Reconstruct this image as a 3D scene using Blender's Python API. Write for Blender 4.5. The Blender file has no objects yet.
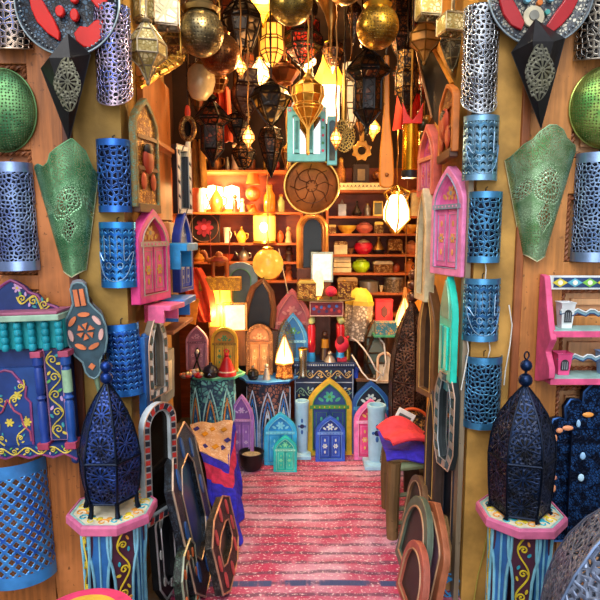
import bpy, bmesh, math, random
from mathutils import Vector, Matrix
RND = random.Random(11)
PI = math.pi
COL = bpy.context.scene.collection
# ---------------------------------------------------------------- camera model
FPX, CAMZ, PITCH = 560.0, 1.6, math.radians(7.1)
def P(px, py, Y):
    """world point seen at a pixel of the 600 px photograph, at distance Y in front of the camera"""
    a, b = (px - 300) / FPX, (300 - py) / FPX
    d = Vector((a, math.cos(PITCH) + b * math.sin(PITCH), -math.sin(PITCH) + b * math.cos(PITCH)))
    return Vector((0, 0, CAMZ)) + d * (Y / d.y)
def floorY(py):
    return CAMZ / math.tan(PITCH + math.atan((py - 300) / FPX))
def span(x0, y0, x1, y1, Y):
    """centre x, base z, width, height of a pixel box standing at distance Y"""
    ym = (y0 + y1) / 2
    w = P(x1, ym, Y).x - P(x0, ym, Y).x
    zb = P(x0, y1, Y).z
    return (P((x0 + x1) / 2, ym, Y).x, zb, w, P(x0, y0, Y).z - zb)
# ---------------------------------------------------------------- materials
def lin(h):
    if not isinstance(h, str): return tuple(h)
    h = h.lstrip('#'); o = []
    for i in (0, 2, 4):
        c = int(h[i:i + 2], 16) / 255
        o.append(c / 12.92 if c <= .04045 else ((c + .055) / 1.055) ** 2.4)
    return tuple(o)
class NT:
    def __init__(s, name):
        s.m = bpy.data.materials.new(name); s.m.use_nodes = True
        s.t = s.m.node_tree; s.n = s.t.nodes; s.n.clear()
        s.out = s.n.new('ShaderNodeOutputMaterial')
    def node(s, kind, **kw):
        n = s.n.new(kind)
        for k, v in kw.items(): setattr(n, k, v)
        return n
    def put(s, sock, v):
        if isinstance(v, bpy.types.NodeSocket): s.t.links.new(v, sock)
        else: sock.default_value = v
    def ma(s, op, a, b=0.0, c=0.0):
        n = s.node('ShaderNodeMath', operation=op)
        s.put(n.inputs[0], a); s.put(n.inputs[1], b); s.put(n.inputs[2], c)
        return n.outputs[0]
    def mix(s, f, a, b):
        n = s.node('ShaderNodeMix', data_type='RGBA')
        s.put(n.inputs[0], f)
        s.put(n.inputs[6], a if isinstance(a, bpy.types.NodeSocket) else (*a, 1))
        s.put(n.inputs[7], b if isinstance(b, bpy.types.NodeSocket) else (*b, 1))
        return n.outputs[2]
    def coord(s, what='Object'):
        return s.node('ShaderNodeTexCoord').outputs[what]
    def noise(s, vec, scale, detail=3, rough=.55):
        n = s.node('ShaderNodeTexNoise'); s.put(n.inputs['Vector'], vec)
        n.inputs['Scale'].default_value = scale; n.inputs['Detail'].default_value = detail
        n.inputs['Roughness'].default_value = rough
        return n.outputs['Fac']
    def scale(s, vec, xyz):
        n = s.node('ShaderNodeMapping'); s.put(n.inputs['Vector'], vec); n.inputs['Scale'].default_value = xyz
        return n.outputs[0]
    def step(s, v, a, b):
        n = s.node('ShaderNodeMapRange', interpolation_type='SMOOTHSTEP')
        s.put(n.inputs[0], v); n.inputs[1].default_value = a; n.inputs[2].default_value = b
        return n.outputs[0]
    def bsdf(s, col, rough=.5, metal=0., coat=0.):
        b = s.node('ShaderNodeBsdfPrincipled')
        s.put(b.inputs['Base Color'], col if isinstance(col, bpy.types.NodeSocket) else (*col, 1))
        s.put(b.inputs['Roughness'], rough); s.put(b.inputs['Metallic'], metal)
        b.inputs['Coat Weight'].default_value = coat
        return b
    def bump(s, b, h, dist=.003, strength=.6):
        n = s.node('ShaderNodeBump'); n.inputs['Distance'].default_value = dist
        n.inputs['Strength'].default_value = strength
        s.put(n.inputs['Height'], h); s.t.links.new(n.outputs[0], b.inputs['Normal'])
    def done(s, sh):
        s.t.links.new(sh, s.out.inputs[0]); return s.m
CACHE = {}
def M(hexc, rough=.5, metal=0., var=.25, vs=14., bump=.0, bs=60., coat=0.):
    """paint, metal, cloth, clay: one colour with mottling and optional surface bump"""
    k = ('M', hexc, rough, metal, var, vs, bump, bs, coat)
    if k in CACHE: return CACHE[k]
    n = NT('finish_' + str(hexc).strip('#')); c = lin(hexc); o = n.coord()
    f = n.noise(o, vs, 4)
    col = n.mix(n.step(f, .3, .7), tuple(x * (1 - var) for x in c), tuple(min(1, x * (1 + var * .7) + .01 * var) for x in c))
    b = n.bsdf(col, rough, metal, coat)
    if bump: n.bump(b, n.noise(o, bs, 4), .004, bump)
    CACHE[k] = n.done(b.outputs[0]); return CACHE[k]
def MT(hexc, rough=.34, var=.25, bump=.25, bs=90):
    return M(hexc, rough, .9, var, 20, bump, bs)
def WOOD(hexc, dark=.55, rough=.5, axis=2, fine=55):
    k = ('W', hexc, dark, rough, axis, fine)
    if k in CACHE: return CACHE[k]
    n = NT('wood_' + hexc.strip('#')); c = lin(hexc); o = n.coord()
    sc = [fine, fine, fine]; sc[axis] = fine * .06
    g = n.noise(n.scale(o, sc), 1, 5, .65)
    p = n.noise(o, 2.6, 4, .6)
    c1 = n.mix(n.step(g, .35, .7), tuple(x * dark for x in c), c)
    c2 = n.mix(n.step(p, .42, .72), c1, tuple(min(1, x * 1.35 + .02) for x in c))
    spot = n.noise(o, 38, 2)
    c3 = n.mix(n.step(spot, .66, .72), c2, tuple(x * .45 for x in c))
    b = n.bsdf(c3, rough); n.bump(b, g, .002, .35)
    CACHE[k] = n.done(b.outputs[0]); return CACHE[k]
def GLOW(hexc, s, base='#d0a060'):
    k = ('G', hexc, s)
    if k in CACHE: return CACHE[k]
    n = NT('lit_glass_' + hexc.strip('#')); b = n.bsdf(lin(base), .25)
    f = n.noise(n.coord(), 30, 3)
    n.put(b.inputs['Emission Color'], n.mix(n.step(f, .3, .7), tuple(x * .7 for x in lin(hexc)), lin(hexc)))
    b.inputs['Emission Strength'].default_value = s
    CACHE[k] = n.done(b.outputs[0]); return CACHE[k]
def GLASS(hexc, rough=.12, alpha=.55):
    k = ('GL', hexc, rough, alpha)
    if k in CACHE: return CACHE[k]
    n = NT('stained_glass_' + hexc.strip('#')); b = n.bsdf(lin(hexc), rough)
    b.inputs['Coat Weight'].default_value = .6
    tr = n.node('ShaderNodeBsdfTransparent'); tr.inputs[0].default_value = (*[min(1, x * 1.2 + .1) for x in lin(hexc)], 1)
    mx = n.node('ShaderNodeMixShader'); mx.inputs[0].default_value = alpha
    n.t.links.new(tr.outputs[0], mx.inputs[1]); n.t.links.new(b.outputs[0], mx.inputs[2])
    CACHE[k] = n.done(mx.outputs[0]); return CACHE[k]
MIRROR = None
def mirror():
    global MIRROR
    if MIRROR is None:
        n = NT('mirror_glass'); b = n.bsdf((.55, .57, .56), .06, 1.0); MIRROR = n.done(b.outputs[0])
    return MIRROR
def PIERCE(hexc, kind='cells', s=40., t=.09, rough=.3, metal=.9, edge=.5, hex2=None):
    """sheet metal with cut-out holes; UVs are in metres (u around, v up)"""
    k = ('P', hexc, kind, s, t, rough, metal, edge, hex2)
    if k in CACHE: return CACHE[k]
    n = NT('pierced_metal_' + hexc.strip('#') + '_' + kind); c = lin(hexc)
    uv = n.coord('UV'); sp = n.node('ShaderNodeSeparateXYZ'); n.put(sp.inputs[0], uv)
    u, v = sp.outputs[0], sp.outputs[1]
    def cell(x, sc, off=0.): return n.ma('SUBTRACT', n.ma('FRACT', n.ma('ADD', n.ma('MULTIPLY', x, sc), off)), .5)
    if kind == 'cells':
        vo = n.node('ShaderNodeTexVoronoi', feature='DISTANCE_TO_EDGE', voronoi_dimensions='2D')
        n.put(vo.inputs['Vector'], uv); vo.inputs['Scale'].default_value = s; vo.inputs['Randomness'].default_value = .8
        d = vo.outputs['Distance']; field = d
    elif kind == 'dots':
        vo = n.node('ShaderNodeTexVoronoi', feature='F1', voronoi_dimensions='2D')
        n.put(vo.inputs['Vector'], uv); vo.inputs['Scale'].default_value = s; vo.inputs['Randomness'].default_value = .35
        field = n.ma('SUBTRACT', .5, vo.outputs['Distance'])
    elif kind == 'quatrefoil':
        a = n.ma('ADD', u, v); b_ = n.ma('SUBTRACT', u, v)
        x = n.ma('ABSOLUTE', cell(a, s)); y = n.ma('ABSOLUTE', cell(b_, s))
        d1 = n.ma('SQRT', n.ma('ADD', n.ma('POWER', n.ma('SUBTRACT', x, .14), 2.), n.ma('POWER', n.ma('SUBTRACT', y, .14), 2.)))
        field = n.ma('SUBTRACT', .5, d1)
    elif kind == 'chevron':
        x = n.ma('ABSOLUTE', cell(u, s)); y = cell(n.ma('ADD', v, n.ma('MULTIPLY', n.ma('ABSOLUTE', cell(u, s)), .7 / s)), s * 1.1)
        field = n.ma('MINIMUM', n.ma('SUBTRACT', .45, x), n.ma('SUBTRACT', .3, n.ma('ABSOLUTE', y)))
    elif kind == 'medallion':                               # one big rosette at the UV origin, a lozenge below, side rosettes, fine stipple
        def ros(cx, cy, R0, np_):
            x, y = n.ma('DIVIDE', n.ma('SUBTRACT', u, cx), R0), n.ma('DIVIDE', n.ma('SUBTRACT', v, cy), R0)
            r = n.ma('SQRT', n.ma('ADD', n.ma('POWER', x, 2.), n.ma('POWER', y, 2.))); th = n.ma('ARCTAN2', y, x)
            A = n.ma('MINIMUM', n.ma('MULTIPLY', n.ma('SUBTRACT', n.ma('COSINE', n.ma('MULTIPLY', th, np_)), .1), .16), n.ma('SUBTRACT', .17, n.ma('ABSOLUTE', n.ma('SUBTRACT', r, .36))))
            B = n.ma('MINIMUM', n.ma('MULTIPLY', n.ma('COSINE', n.ma('MULTIPLY', th, np_ * 2)), .14), n.ma('SUBTRACT', .11, n.ma('ABSOLUTE', n.ma('SUBTRACT', r, .72))))
            C = n.ma('MINIMUM', n.ma('MULTIPLY', n.ma('COSINE', n.ma('ADD', n.ma('MULTIPLY', th, np_ * 3), 1.)), .12), n.ma('SUBTRACT', .07, n.ma('ABSOLUTE', n.ma('SUBTRACT', r, .96))))
            return n.ma('MAXIMUM', n.ma('MAXIMUM', A, B), C)
        g = n.ma('MAXIMUM', ros(0., 0., s, 10.), n.ma('MAXIMUM', ros(-1.75 * s, .35 * s, .62 * s, 8.), ros(1.75 * s, .35 * s, .62 * s, 8.)))
        vo = n.node('ShaderNodeTexVoronoi', feature='DISTANCE_TO_EDGE', voronoi_dimensions='2D')
        n.put(vo.inputs['Vector'], uv); vo.inputs['Scale'].default_value = 4.4 / s
        loz = n.ma('SUBTRACT', .55, n.ma('ADD', n.ma('DIVIDE', n.ma('ABSOLUTE', u), 1.1 * s), n.ma('DIVIDE', n.ma('ABSOLUTE', n.ma('ADD', v, 1.95 * s)), 1.9 * s)))
        g = n.ma('MAXIMUM', g, n.ma('MINIMUM', n.ma('SUBTRACT', vo.outputs['Distance'], .14), loz))
        v2 = n.node('ShaderNodeTexVoronoi', feature='F1', voronoi_dimensions='2D'); n.put(v2.inputs['Vector'], uv); v2.inputs['Scale'].default_value = 8.5 / s
        g = n.ma('MAXIMUM', g, n.ma('MINIMUM', n.ma('SUBTRACT', .24, v2.outputs['Distance']), n.ma('SUBTRACT', n.ma('ABSOLUTE', n.ma('ADD', v, .5 * s)), 1.6 * s)))
        field = n.ma('ADD', g, t)
    else:                                                   # rosettes in a grid, each of petals and a ring of dots
        x, y = cell(u, s), cell(v, s)
        r = n.ma('SQRT', n.ma('ADD', n.ma('POWER', x, 2.), n.ma('POWER', y, 2.)))
        th = n.ma('ARCTAN2', y, x)
        pet = n.ma('COSINE', n.ma('MULTIPLY', th, 10.))
        band = n.ma('SUBTRACT', .12, n.ma('ABSOLUTE', n.ma('SUBTRACT', r, .2)))
        petal = n.ma('MINIMUM', n.ma('MULTIPLY', pet, .16), band)
        pet2 = n.ma('COSINE', n.ma('ADD', n.ma('MULTIPLY', th, 16.), 1.5))
        band2 = n.ma('SUBTRACT', .05, n.ma('ABSOLUTE', n.ma('SUBTRACT', r, .4)))
        ring = n.ma('MINIMUM', n.ma('MULTIPLY', pet2, .1), band2)
        vo = n.node('ShaderNodeTexVoronoi', feature='DISTANCE_TO_EDGE', voronoi_dimensions='2D')
        n.put(vo.inputs['Vector'], uv); vo.inputs['Scale'].default_value = s * 7
        out = n.ma('MINIMUM', n.ma('SUBTRACT', vo.outputs['Distance'], .24), n.ma('MULTIPLY', n.ma('SUBTRACT', r, .47), 2.))
        field = n.ma('ADD', n.ma('MAXIMUM', n.ma('MAXIMUM', petal, ring), out), t)
    hole = n.step(field, t, t + .03)
    rim = n.step(field, t - .10, t - .01)
    f = n.noise(n.coord(), 12, 4)
    c2 = lin(hex2) if hex2 else tuple(x * .6 for x in c)
    base = n.mix(n.step(f, .35, .65), c2, c)
    col = n.mix(n.ma('MULTIPLY', rim, edge), base, tuple(min(1, x * 1.5 + .12) for x in c))
    b = n.bsdf(col, rough, metal); n.bump(b, n.ma('SUBTRACT', 1., rim), .004, .7)
    tr = n.node('ShaderNodeBsdfTransparent'); mx = n.node('ShaderNodeMixShader')
    n.put(mx.inputs[0], hole); n.t.links.new(b.outputs[0], mx.inputs[1]); n.t.links.new(tr.outputs[0], mx.inputs[2])
    CACHE[k] = n.done(mx.outputs[0]); return CACHE[k]
def CARVED(hexc, hex2, s=70., rough=.5, metal=0., kind='F1'):
    """carved, inlaid or painted all-over ornament of two colours"""
    k = ('C', hexc, hex2, s, rough, metal)
    if k in CACHE: return CACHE[k]
    n = NT('ornament_' + hexc.strip('#')); o = n.coord()
    vo = n.node('ShaderNodeTexVoronoi', feature='DISTANCE_TO_EDGE'); n.put(vo.inputs['Vector'], o); vo.inputs['Scale'].default_value = s
    f = n.step(vo.outputs['Distance'], .06, .16)
    no = n.step(n.noise(o, s * .4, 2), .4, .6)
    col = n.mix(n.ma('MULTIPLY', f, no), lin(hex2), lin(hexc))
    b = n.bsdf(col, rough, metal); n.bump(b, f, .003, .6)
    CACHE[k] = n.done(b.outputs[0]); return CACHE[k]
# ---------------------------------------------------------------- mesh builder
class MB:
    def __init__(s): s.v, s.f, s.mi, s.uv, s.mats, s.M = [], [], [], [], [], Matrix.Identity(4)
    def slot(s, m):
        if m not in s.mats: s.mats.append(m)
        return s.mats.index(m)
    def add(s, vs, fs, m, uvs=None):
        o = len(s.v); i = s.slot(m)
        s.v += [s.M @ Vector(p) for p in vs]
        for q in fs:
            s.f.append([o + j for j in q]); s.mi.append(i)
            s.uv.append([uvs[j] for j in q] if uvs else [(vs[j][0], vs[j][2]) for j in q])
    def box(s, x0, x1, y0, y1, z0, z1, m):
        vs = [(x, y, z) for x in (x0, x1) for y in (y0, y1) for z in (z0, z1)]
        s.add(vs, [(0, 1, 3, 2), (4, 6, 7, 5), (0, 4, 5, 1), (2, 3, 7, 6), (0, 2, 6, 4), (1, 5, 7, 3)], m)
    def prism(s, pts, y0, y1, m):
        n = len(pts)
        vs = [(x, y0, z) for x, z in pts] + [(x, y1, z) for x, z in pts]
        s.add(vs, [tuple(range(n)), tuple(range(2 * n - 1, n - 1, -1))] + [(i, i + n, (i + 1) % n + n, (i + 1) % n) for i in range(n)], m)
    def plate(s, pts, z0, z1, m):
        n = len(pts)
        vs = [(x, y, z0) for x, y in pts] + [(x, y, z1) for x, y in pts]
        s.add(vs, [tuple(range(n)), tuple(range(2 * n - 1, n - 1, -1))] + [(i, i + n, (i + 1) % n + n, (i + 1) % n) for i in range(n)], m)
    def frame(s, a, b, y0, y1, m):
        n = len(a)
        vs = [(x, y, z) for y in (y0, y1) for L in (a, b) for x, z in L]
        fs = []
        for i in range(n):
            j = (i + 1) % n
            fs += [(i, j, n + j, n + i), (2 * n + i, 3 * n + i, 3 * n + j, 2 * n + j), (i, 2 * n + i, 2 * n + j, j), (n + i, n + j, 3 * n + j, 3 * n + i)]
        s.add(vs, fs, m)
    def lathe(s, prof, n, m, rot=0., c=(0, 0, 0), a0=0., a1=2 * PI, sy=1., flat=0):
        full = abs(a1 - a0 - 2 * PI) < 1e-6
        R = max(r for r, z in prof); seg = R * (a1 - a0) / n
        L = [0.]
        for (r, z), (r2, z2) in zip(prof, prof[1:]): L.append(L[-1] + math.hypot(r2 - r, z2 - z))
        vs, fs, us = [], [], []
        for i in range(n + 1):
            a = a0 + rot + (a1 - a0) * i / n
            for k, (r, z) in enumerate(prof):
                vs.append((c[0] + r * math.sin(a), c[1] - r * math.cos(a) * sy, c[2] + z)); us.append((seg * i, L[k]))
        p = len(prof)
        for i in range(n):
            for k in range(p - 1):
                q = [i * p + k, (i + 1) * p + k, (i + 1) * p + k + 1, i * p + k + 1]
                fs.append(tuple(q))
        s.add(vs, fs, m, us)
    def tube(s, pts, r, m, n=6, closed=False):
        pts = [Vector(p) for p in pts]; k = len(pts)
        rs = r if isinstance(r, (list, tuple)) else [r] * k
        vs, fs = [], []
        up = Vector((0, 0, 1)); prev = None
        for i, p in enumerate(pts):
            t = (pts[(i + 1) % k] - pts[i - 1]) if closed else (pts[min(i + 1, k - 1)] - pts[max(i - 1, 0)])
            if t.length < 1e-9: t = Vector((0, 0, 1))
            t.normalize()
            if prev is None:
                a = t.cross(up if abs(t.z) < .9 else Vector((1, 0, 0))).normalized()
            else:
                a = prev - t * prev.dot(t)
                a = a.normalized() if a.length > 1e-6 else t.orthogonal().normalized()
            prev = a; b = t.cross(a)
            for j in range(n):
                g = 2 * PI * j / n; vs.append(p + (a * math.cos(g) + b * math.sin(g)) * rs[i])
        for i in range(k if closed else k - 1):
            i2 = (i + 1) % k
            for j in range(n): fs.append((i * n + j, i * n + (j + 1) % n, i2 * n + (j + 1) % n, i2 * n + j))
        if not closed: fs += [tuple(range(n - 1, -1, -1)), tuple((k - 1) * n + j for j in range(n))]
        s.add([tuple(v) for v in vs], fs, m)
    def ball(s, c, r, m, n=14, sx=1., sy=1., sz=1.):
        h = max(6, n // 2)
        prof = [(r * math.sin(PI * i / h), -r * math.cos(PI * i / h)) for i in range(h + 1)]
        M0 = s.M; s.M = M0 @ Matrix.Translation(c) @ Matrix.Diagonal((sx, sy, sz, 1)); s.lathe(prof, n, m); s.M = M0
    def grid(s, fn, nu, nv, m, uv=None):
        vs, us, fs = [], [], []
        for j in range(nv + 1):
            for i in range(nu + 1):
                vs.append(tuple(fn(i / nu, j / nv))); us.append(uv(i / nu, j / nv) if uv else (i / nu, j / nv))
        for j in range(nv):
            for i in range(nu):
                a = j * (nu + 1) + i; fs.append((a, a + 1, a + nu + 2, a + nu + 1))
        s.add(vs, fs, m, us)
    def disc(s, x, z, r, y, m, n=12, th=.002, sx=1., sz=1., rot=0.):
        ca, sa = math.cos(rot), math.sin(rot)
        pts = []
        for i in range(n):
            a, b = r * sx * math.cos(2 * PI * i / n), r * sz * math.sin(2 * PI * i / n)
            pts.append((x + a * ca - b * sa, z + a * sa + b * ca))
        s.prism(pts, y, y - th, m)
    def build(s, name, parent=None, loc=None, rot=None, solid=0., bev=0., smooth=True, ang=35, weld=True):
        me = bpy.data.meshes.new(name); me.from_pydata([tuple(v) for v in s.v], [], s.f)
        for m in s.mats: me.materials.append(m)
        me.polygons.foreach_set('material_index', s.mi)
        ul = me.uv_layers.new(name='UVMap')
        ul.data.foreach_set('uv', [x for q in s.uv for p in q for x in p])
        if weld:
            b = bmesh.new(); b.from_mesh(me)
            bmesh.ops.remove_doubles(b, verts=b.verts, dist=1e-5)
            bmesh.ops.recalc_face_normals(b, faces=b.faces); b.to_mesh(me); b.free()
        if smooth:
            me.polygons.foreach_set('use_smooth', [True] * len(me.polygons)); me.set_sharp_from_angle(angle=math.radians(ang))
        o = bpy.data.objects.new(name, me); COL.objects.link(o)
        if parent: o.parent = parent
        if loc is not None: o.location = loc
        if rot is not None: o.rotation_euler = rot
        if solid:
            d = o.modifiers.new('thickness', 'SOLIDIFY'); d.thickness = solid; d.offset = 0
            e = o.modifiers.new('edges', 'EDGE_SPLIT'); e.split_angle = .9
        if bev:
            d = o.modifiers.new('bevel', 'BEVEL'); d.width = bev; d.segments = 2; d.limit_method = 'ANGLE'; d.angle_limit = .7
        return o
LABELS = {}
def tag(o, label, cat, group=None):
    o['label'] = label; o['category'] = cat
    if group: o['group'] = group
    LABELS.setdefault(label, []).append(o.name)
    return o
def T(name, label, cat, loc, rz=0., rx=0., ry=0., group=None):
    o = bpy.data.objects.new(name, None); o.empty_display_size = .05; COL.objects.link(o)
    o.location = loc; o.rotation_euler = (rx, ry, rz)
    return tag(o, label, cat, group)
def S(o): o['kind'] = 'structure'; return o
def copy_thing(root, loc, label, rz=None, scale=None):
    """another one of a thing: the root and its parts and their parts"""
    c = root.copy(); COL.objects.link(c); c.location = loc
    if rz is not None: c.rotation_euler[2] = rz
    if scale is not None: c.scale = (scale,) * 3 if not isinstance(scale, tuple) else scale
    c['label'] = label; LABELS.setdefault(label, []).append(c.name)
    for ch in list(root.children):
        d = ch.copy(); COL.objects.link(d); d.parent = c
        for g in ch.children:
            e = g.copy(); COL.objects.link(e); e.parent = d
    return c
# ---------------------------------------------------------------- outlines
def ogive(w, h, hs, n=8, x=0., z=0., power=.62):
    """pointed arch: straight sides to hs, then two curves to the apex (starts bottom left)"""
    L = [(w / 2 * (1 - (i / n) ** 1.75), hs + (h - hs) * i / n) for i in range(n + 1)]
    pts = [(x - w / 2, z)] + [(x - a, z + b) for a, b in L] + [(x + a, z + b) for a, b in L[-2::-1]] + [(x + w / 2, z)]
    return pts
def roundarch(w, h, n=10, x=0., z=0.):
    r = w / 2; hs = max(h - r, .01); r2 = h - hs
    return [(x - r, z)] + [(x - r * math.cos(PI * i / (2 * n)), z + hs + r2 * math.sin(PI * i / (2 * n))) for i in range(2 * n + 1)] + [(x + r, z)]
def rect(w, h, x=0., z=0.): return [(x - w / 2, z), (x - w / 2, z + h), (x + w / 2, z + h), (x + w / 2, z)]
def ngon(n, r, x=0., z=0., rot=0.): return [(x + r * math.sin(rot + 2 * PI * i / n), z + r * math.cos(rot + 2 * PI * i / n)) for i in range(n)]
def lerp_poly(L, t):
    """x at height t from a list of (t, x)"""
    for (a, x), (b, y) in zip(L, L[1:]):
        if t <= b:
            f = (t - a) / (b - a) if b > a else 0
            return x + (y - x) * f
    return L[-1][1]
def spiral(x, z, r, turns, a0, sgn=1, n=14, y=0.):
    out = []
    for i in range(n + 1):
        t = i / n; rr = r * (1 - t * .85); a = a0 + sgn * turns * 2 * PI * t
        out.append((x + rr * math.cos(a), y, z + rr * math.sin(a)))
    return out
def vine(mb, x0, z0, x1, z1, y, amp, waves, stem, leaves, r=.003):
    """painted scroll: a wavy stem from one point to another with curls and leaves on alternate sides"""
    d = Vector((x1 - x0, z1 - z0)); L = d.length; d /= L; nrm = Vector((-d.y, d.x))
    def at(t, off): q = Vector((x0, z0)) + d * (L * t) + nrm * off; return (q.x, y, q.y)
    k = 10 * waves
    mb.tube([at(i / k, amp * math.sin(PI * waves * i / k)) for i in range(k + 1)], r, stem, 5)
    for i in range(waves):
        sg = 1 if i % 2 == 0 else -1; t = (i + .5) / waves
        c = at(t, sg * amp * .05)
        a0 = math.atan2(nrm.y * sg, nrm.x * sg)
        mb.tube(spiral(c[0], c[2], amp * .75, 1.3, a0, -sg, 14, y), r * .9, stem, 5)
        for q in range(2):
            b = at(t + (.25 if q else -.22) / waves, -sg * amp * (.75 if q else .9))
            m = leaves[(i + q) % len(leaves)]
            mb.disc(b[0], b[2], amp * .42, y + r, m, 8, r * 1.6, 1., .5, RND.uniform(0, 3))
def flower(mb, x, z, r, y, pet, mid, n=6, th=.003):
    for i in range(n):
        a = 2 * PI * i / n
        mb.disc(x + r * .6 * math.cos(a), z + r * .6 * math.sin(a), r * .42, y, pet, 8, th, 1., .62, a)
    mb.disc(x, z, r * .28, y, mid, 8, th * 1.4)
# ================================================================ SETTING
YF, YJ, YB, XJ, XR = 2.25, 3.0, 4.66, .70, 1.02
ZC, ZP = 3.1, 2.82
def X(px, Y=YF): return P(px, 300, Y).x
def Z(py, Y=YF): return P(300, py, Y).z
def sbox(name, x0, x1, y0, y1, z0, z1, m, parent=None, bev=0.):
    b = MB(); b.box(x0, x1, y0, y1, z0, z1, m); o = b.build(name, parent, bev=bev)
    return o if parent else S(o)
plaster = M('#a87c2e', .8, 0, .3, 5, .5, 30); plaster_r = M('#b8842e', .8, 0, .3, 5, .5, 30)
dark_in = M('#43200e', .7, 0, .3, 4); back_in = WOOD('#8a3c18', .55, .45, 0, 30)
sbox('floor', -3, 3, -2.2, 5, -.06, 0, M('#4a4038', .75, 0, .35, 7, .5, 40))
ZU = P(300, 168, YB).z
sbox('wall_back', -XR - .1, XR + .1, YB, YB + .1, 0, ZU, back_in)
sbox('wall_back_upper', -XR - .1, XR + .1, YB - .01, YB + .1, ZU, ZC, M('#2c130a', .7, 0, .35, 5))  # upper wall coloured darker to stand in for shade behind the lanterns
sbox('wall_left', -XR - .1, -XR, YJ, YB + .1, 0, ZC, dark_in)
sbox('wall_right', XR, XR + .1, YJ, YB + .1, 0, ZC, dark_in)
sbox('ceiling', -XR - .1, XR + .1, YJ - .1, YB + .1, ZC, ZC + .08, M('#2a160c', .8))
sbox('wall_left_jamb', -XR - .4, -XJ, YF + .075, YJ, 0, ZP, plaster)
sbox('wall_right_jamb', XJ, XR + .4, YF + .075, YJ, 0, ZP, plaster_r)
sbox('wall_front_header', -2.4, 2.4, YF + .06, YJ + .02, ZP, ZC + .08, M('#1c120c', .8))
wl, wr = WOOD('#b46a30', .55), WOOD('#c88440', .62)
wlp, wrp = WOOD('#b06a3a', .7), WOOD('#d4a070', .75)
# posts either side of the opening
sbox('trim_1', X(79), -XJ + .003, YF - .005, YF + .1, 0, Z(15), M('#a07c36', .7, 0, .3, 6, .5, 30))
sbox('trim_2', XJ - .003, X(514), YF - .005, YF + .1, 0, Z(12), M('#b98c42', .7, 0, .35, 6, .5, 30))
def rope(b, x, z0, z1, y, m, r=.008, horiz=False, pitch=.022):
    """twisted rope moulding as two winding strands"""
    n = max(6, int(abs(z1 - z0) / pitch * 5))
    for ph in (0, PI):
        pts = []
        for i in range(n + 1):
            t = z0 + (z1 - z0) * i / n; a = 2 * PI * t / pitch / 2 + ph
            pts.append((t, y + math.sin(a) * r * .7, x + math.cos(a) * r * .7) if horiz else (x + math.cos(a) * r * .7, y + math.sin(a) * r * .7, t))
        b.tube(pts, r * .75, m, 5)
def leaf(name, x0, x1, stile, rows, m, mp, side):
    """a carved wooden door leaf folded back flat on the house front"""
    b = MB(); b.box(min(x0, x1), max(x0, x1), YF + .03, YF + .07, 0, 2.9, mp); d = S(b.build(name))
    b = MB(); b.box(min(x0, stile), max(x0, stile), YF, YF + .03, 0, 2.9, m)
    zs = [0] + [z for r in rows for z in (r[1], r[0])] + [2.9] if False else None
    prev = 0.
    for zb, zt in sorted(rows):
        b.box(min(stile, x1), max(stile, x1), YF, YF + .03, prev, zb, m); prev = zt
    b.box(min(stile, x1), max(stile, x1), YF, YF + .03, prev, 2.9, m)
    b.build('door_frame', d, bev=.004)
    q = MB(); rm = WOOD('#9a5a32', .5, .5)
    for zb, zt in rows:
        s = .012 if x1 > stile else -.012
        rope(q, stile + s, zb + .01, zt - .01, YF + .012, rm)
        rope(q, zb * 0 + zb + .012, min(stile, x1), max(stile, x1), YF + .012, rm, horiz=True)
        rope(q, zt - .012, min(stile, x1), max(stile, x1), YF + .012, rm, horiz=True)
        xa, xb = sorted((stile + s * 4, x1 - s * 4))
        q.box(xa, xb, YF + .012, YF + .03, zb + .045, zt - .045, mp)
    q.build('rope_moulding', d)
    return d
leaf('door_1', X(76), X(-75), X(40), [(Z(134), Z(64)), (Z(206), Z(150)), (Z(275), Z(208)), (Z(350), Z(290)), (Z(440), Z(365)), (Z(556), Z(499))], wl, wlp, -1)
leaf('door_2', X(517), X(680), X(561), [(Z(158), Z(92)), (Z(262), Z(194)), (Z(316), Z(288)), (Z(372), Z(332)), (Z(470), Z(386)), (Z(585), Z(500))], wr, wrp, 1)
for i, (xa, xb, m) in enumerate(((72, 81, WOOD('#6a3216', .5)), (512, 520, WOOD('#9a5526', .5)))):
    sbox('trim_%d' % (3 + i), X(xa), X(xb), YF - .02, YF + .06, 0, 2.9, m, bev=.004)
sbox('trim_5', X(463.5), X(468.5), YF - .012, YF + .04, 0, Z(12), WOOD('#8a7a62', .7))
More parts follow.
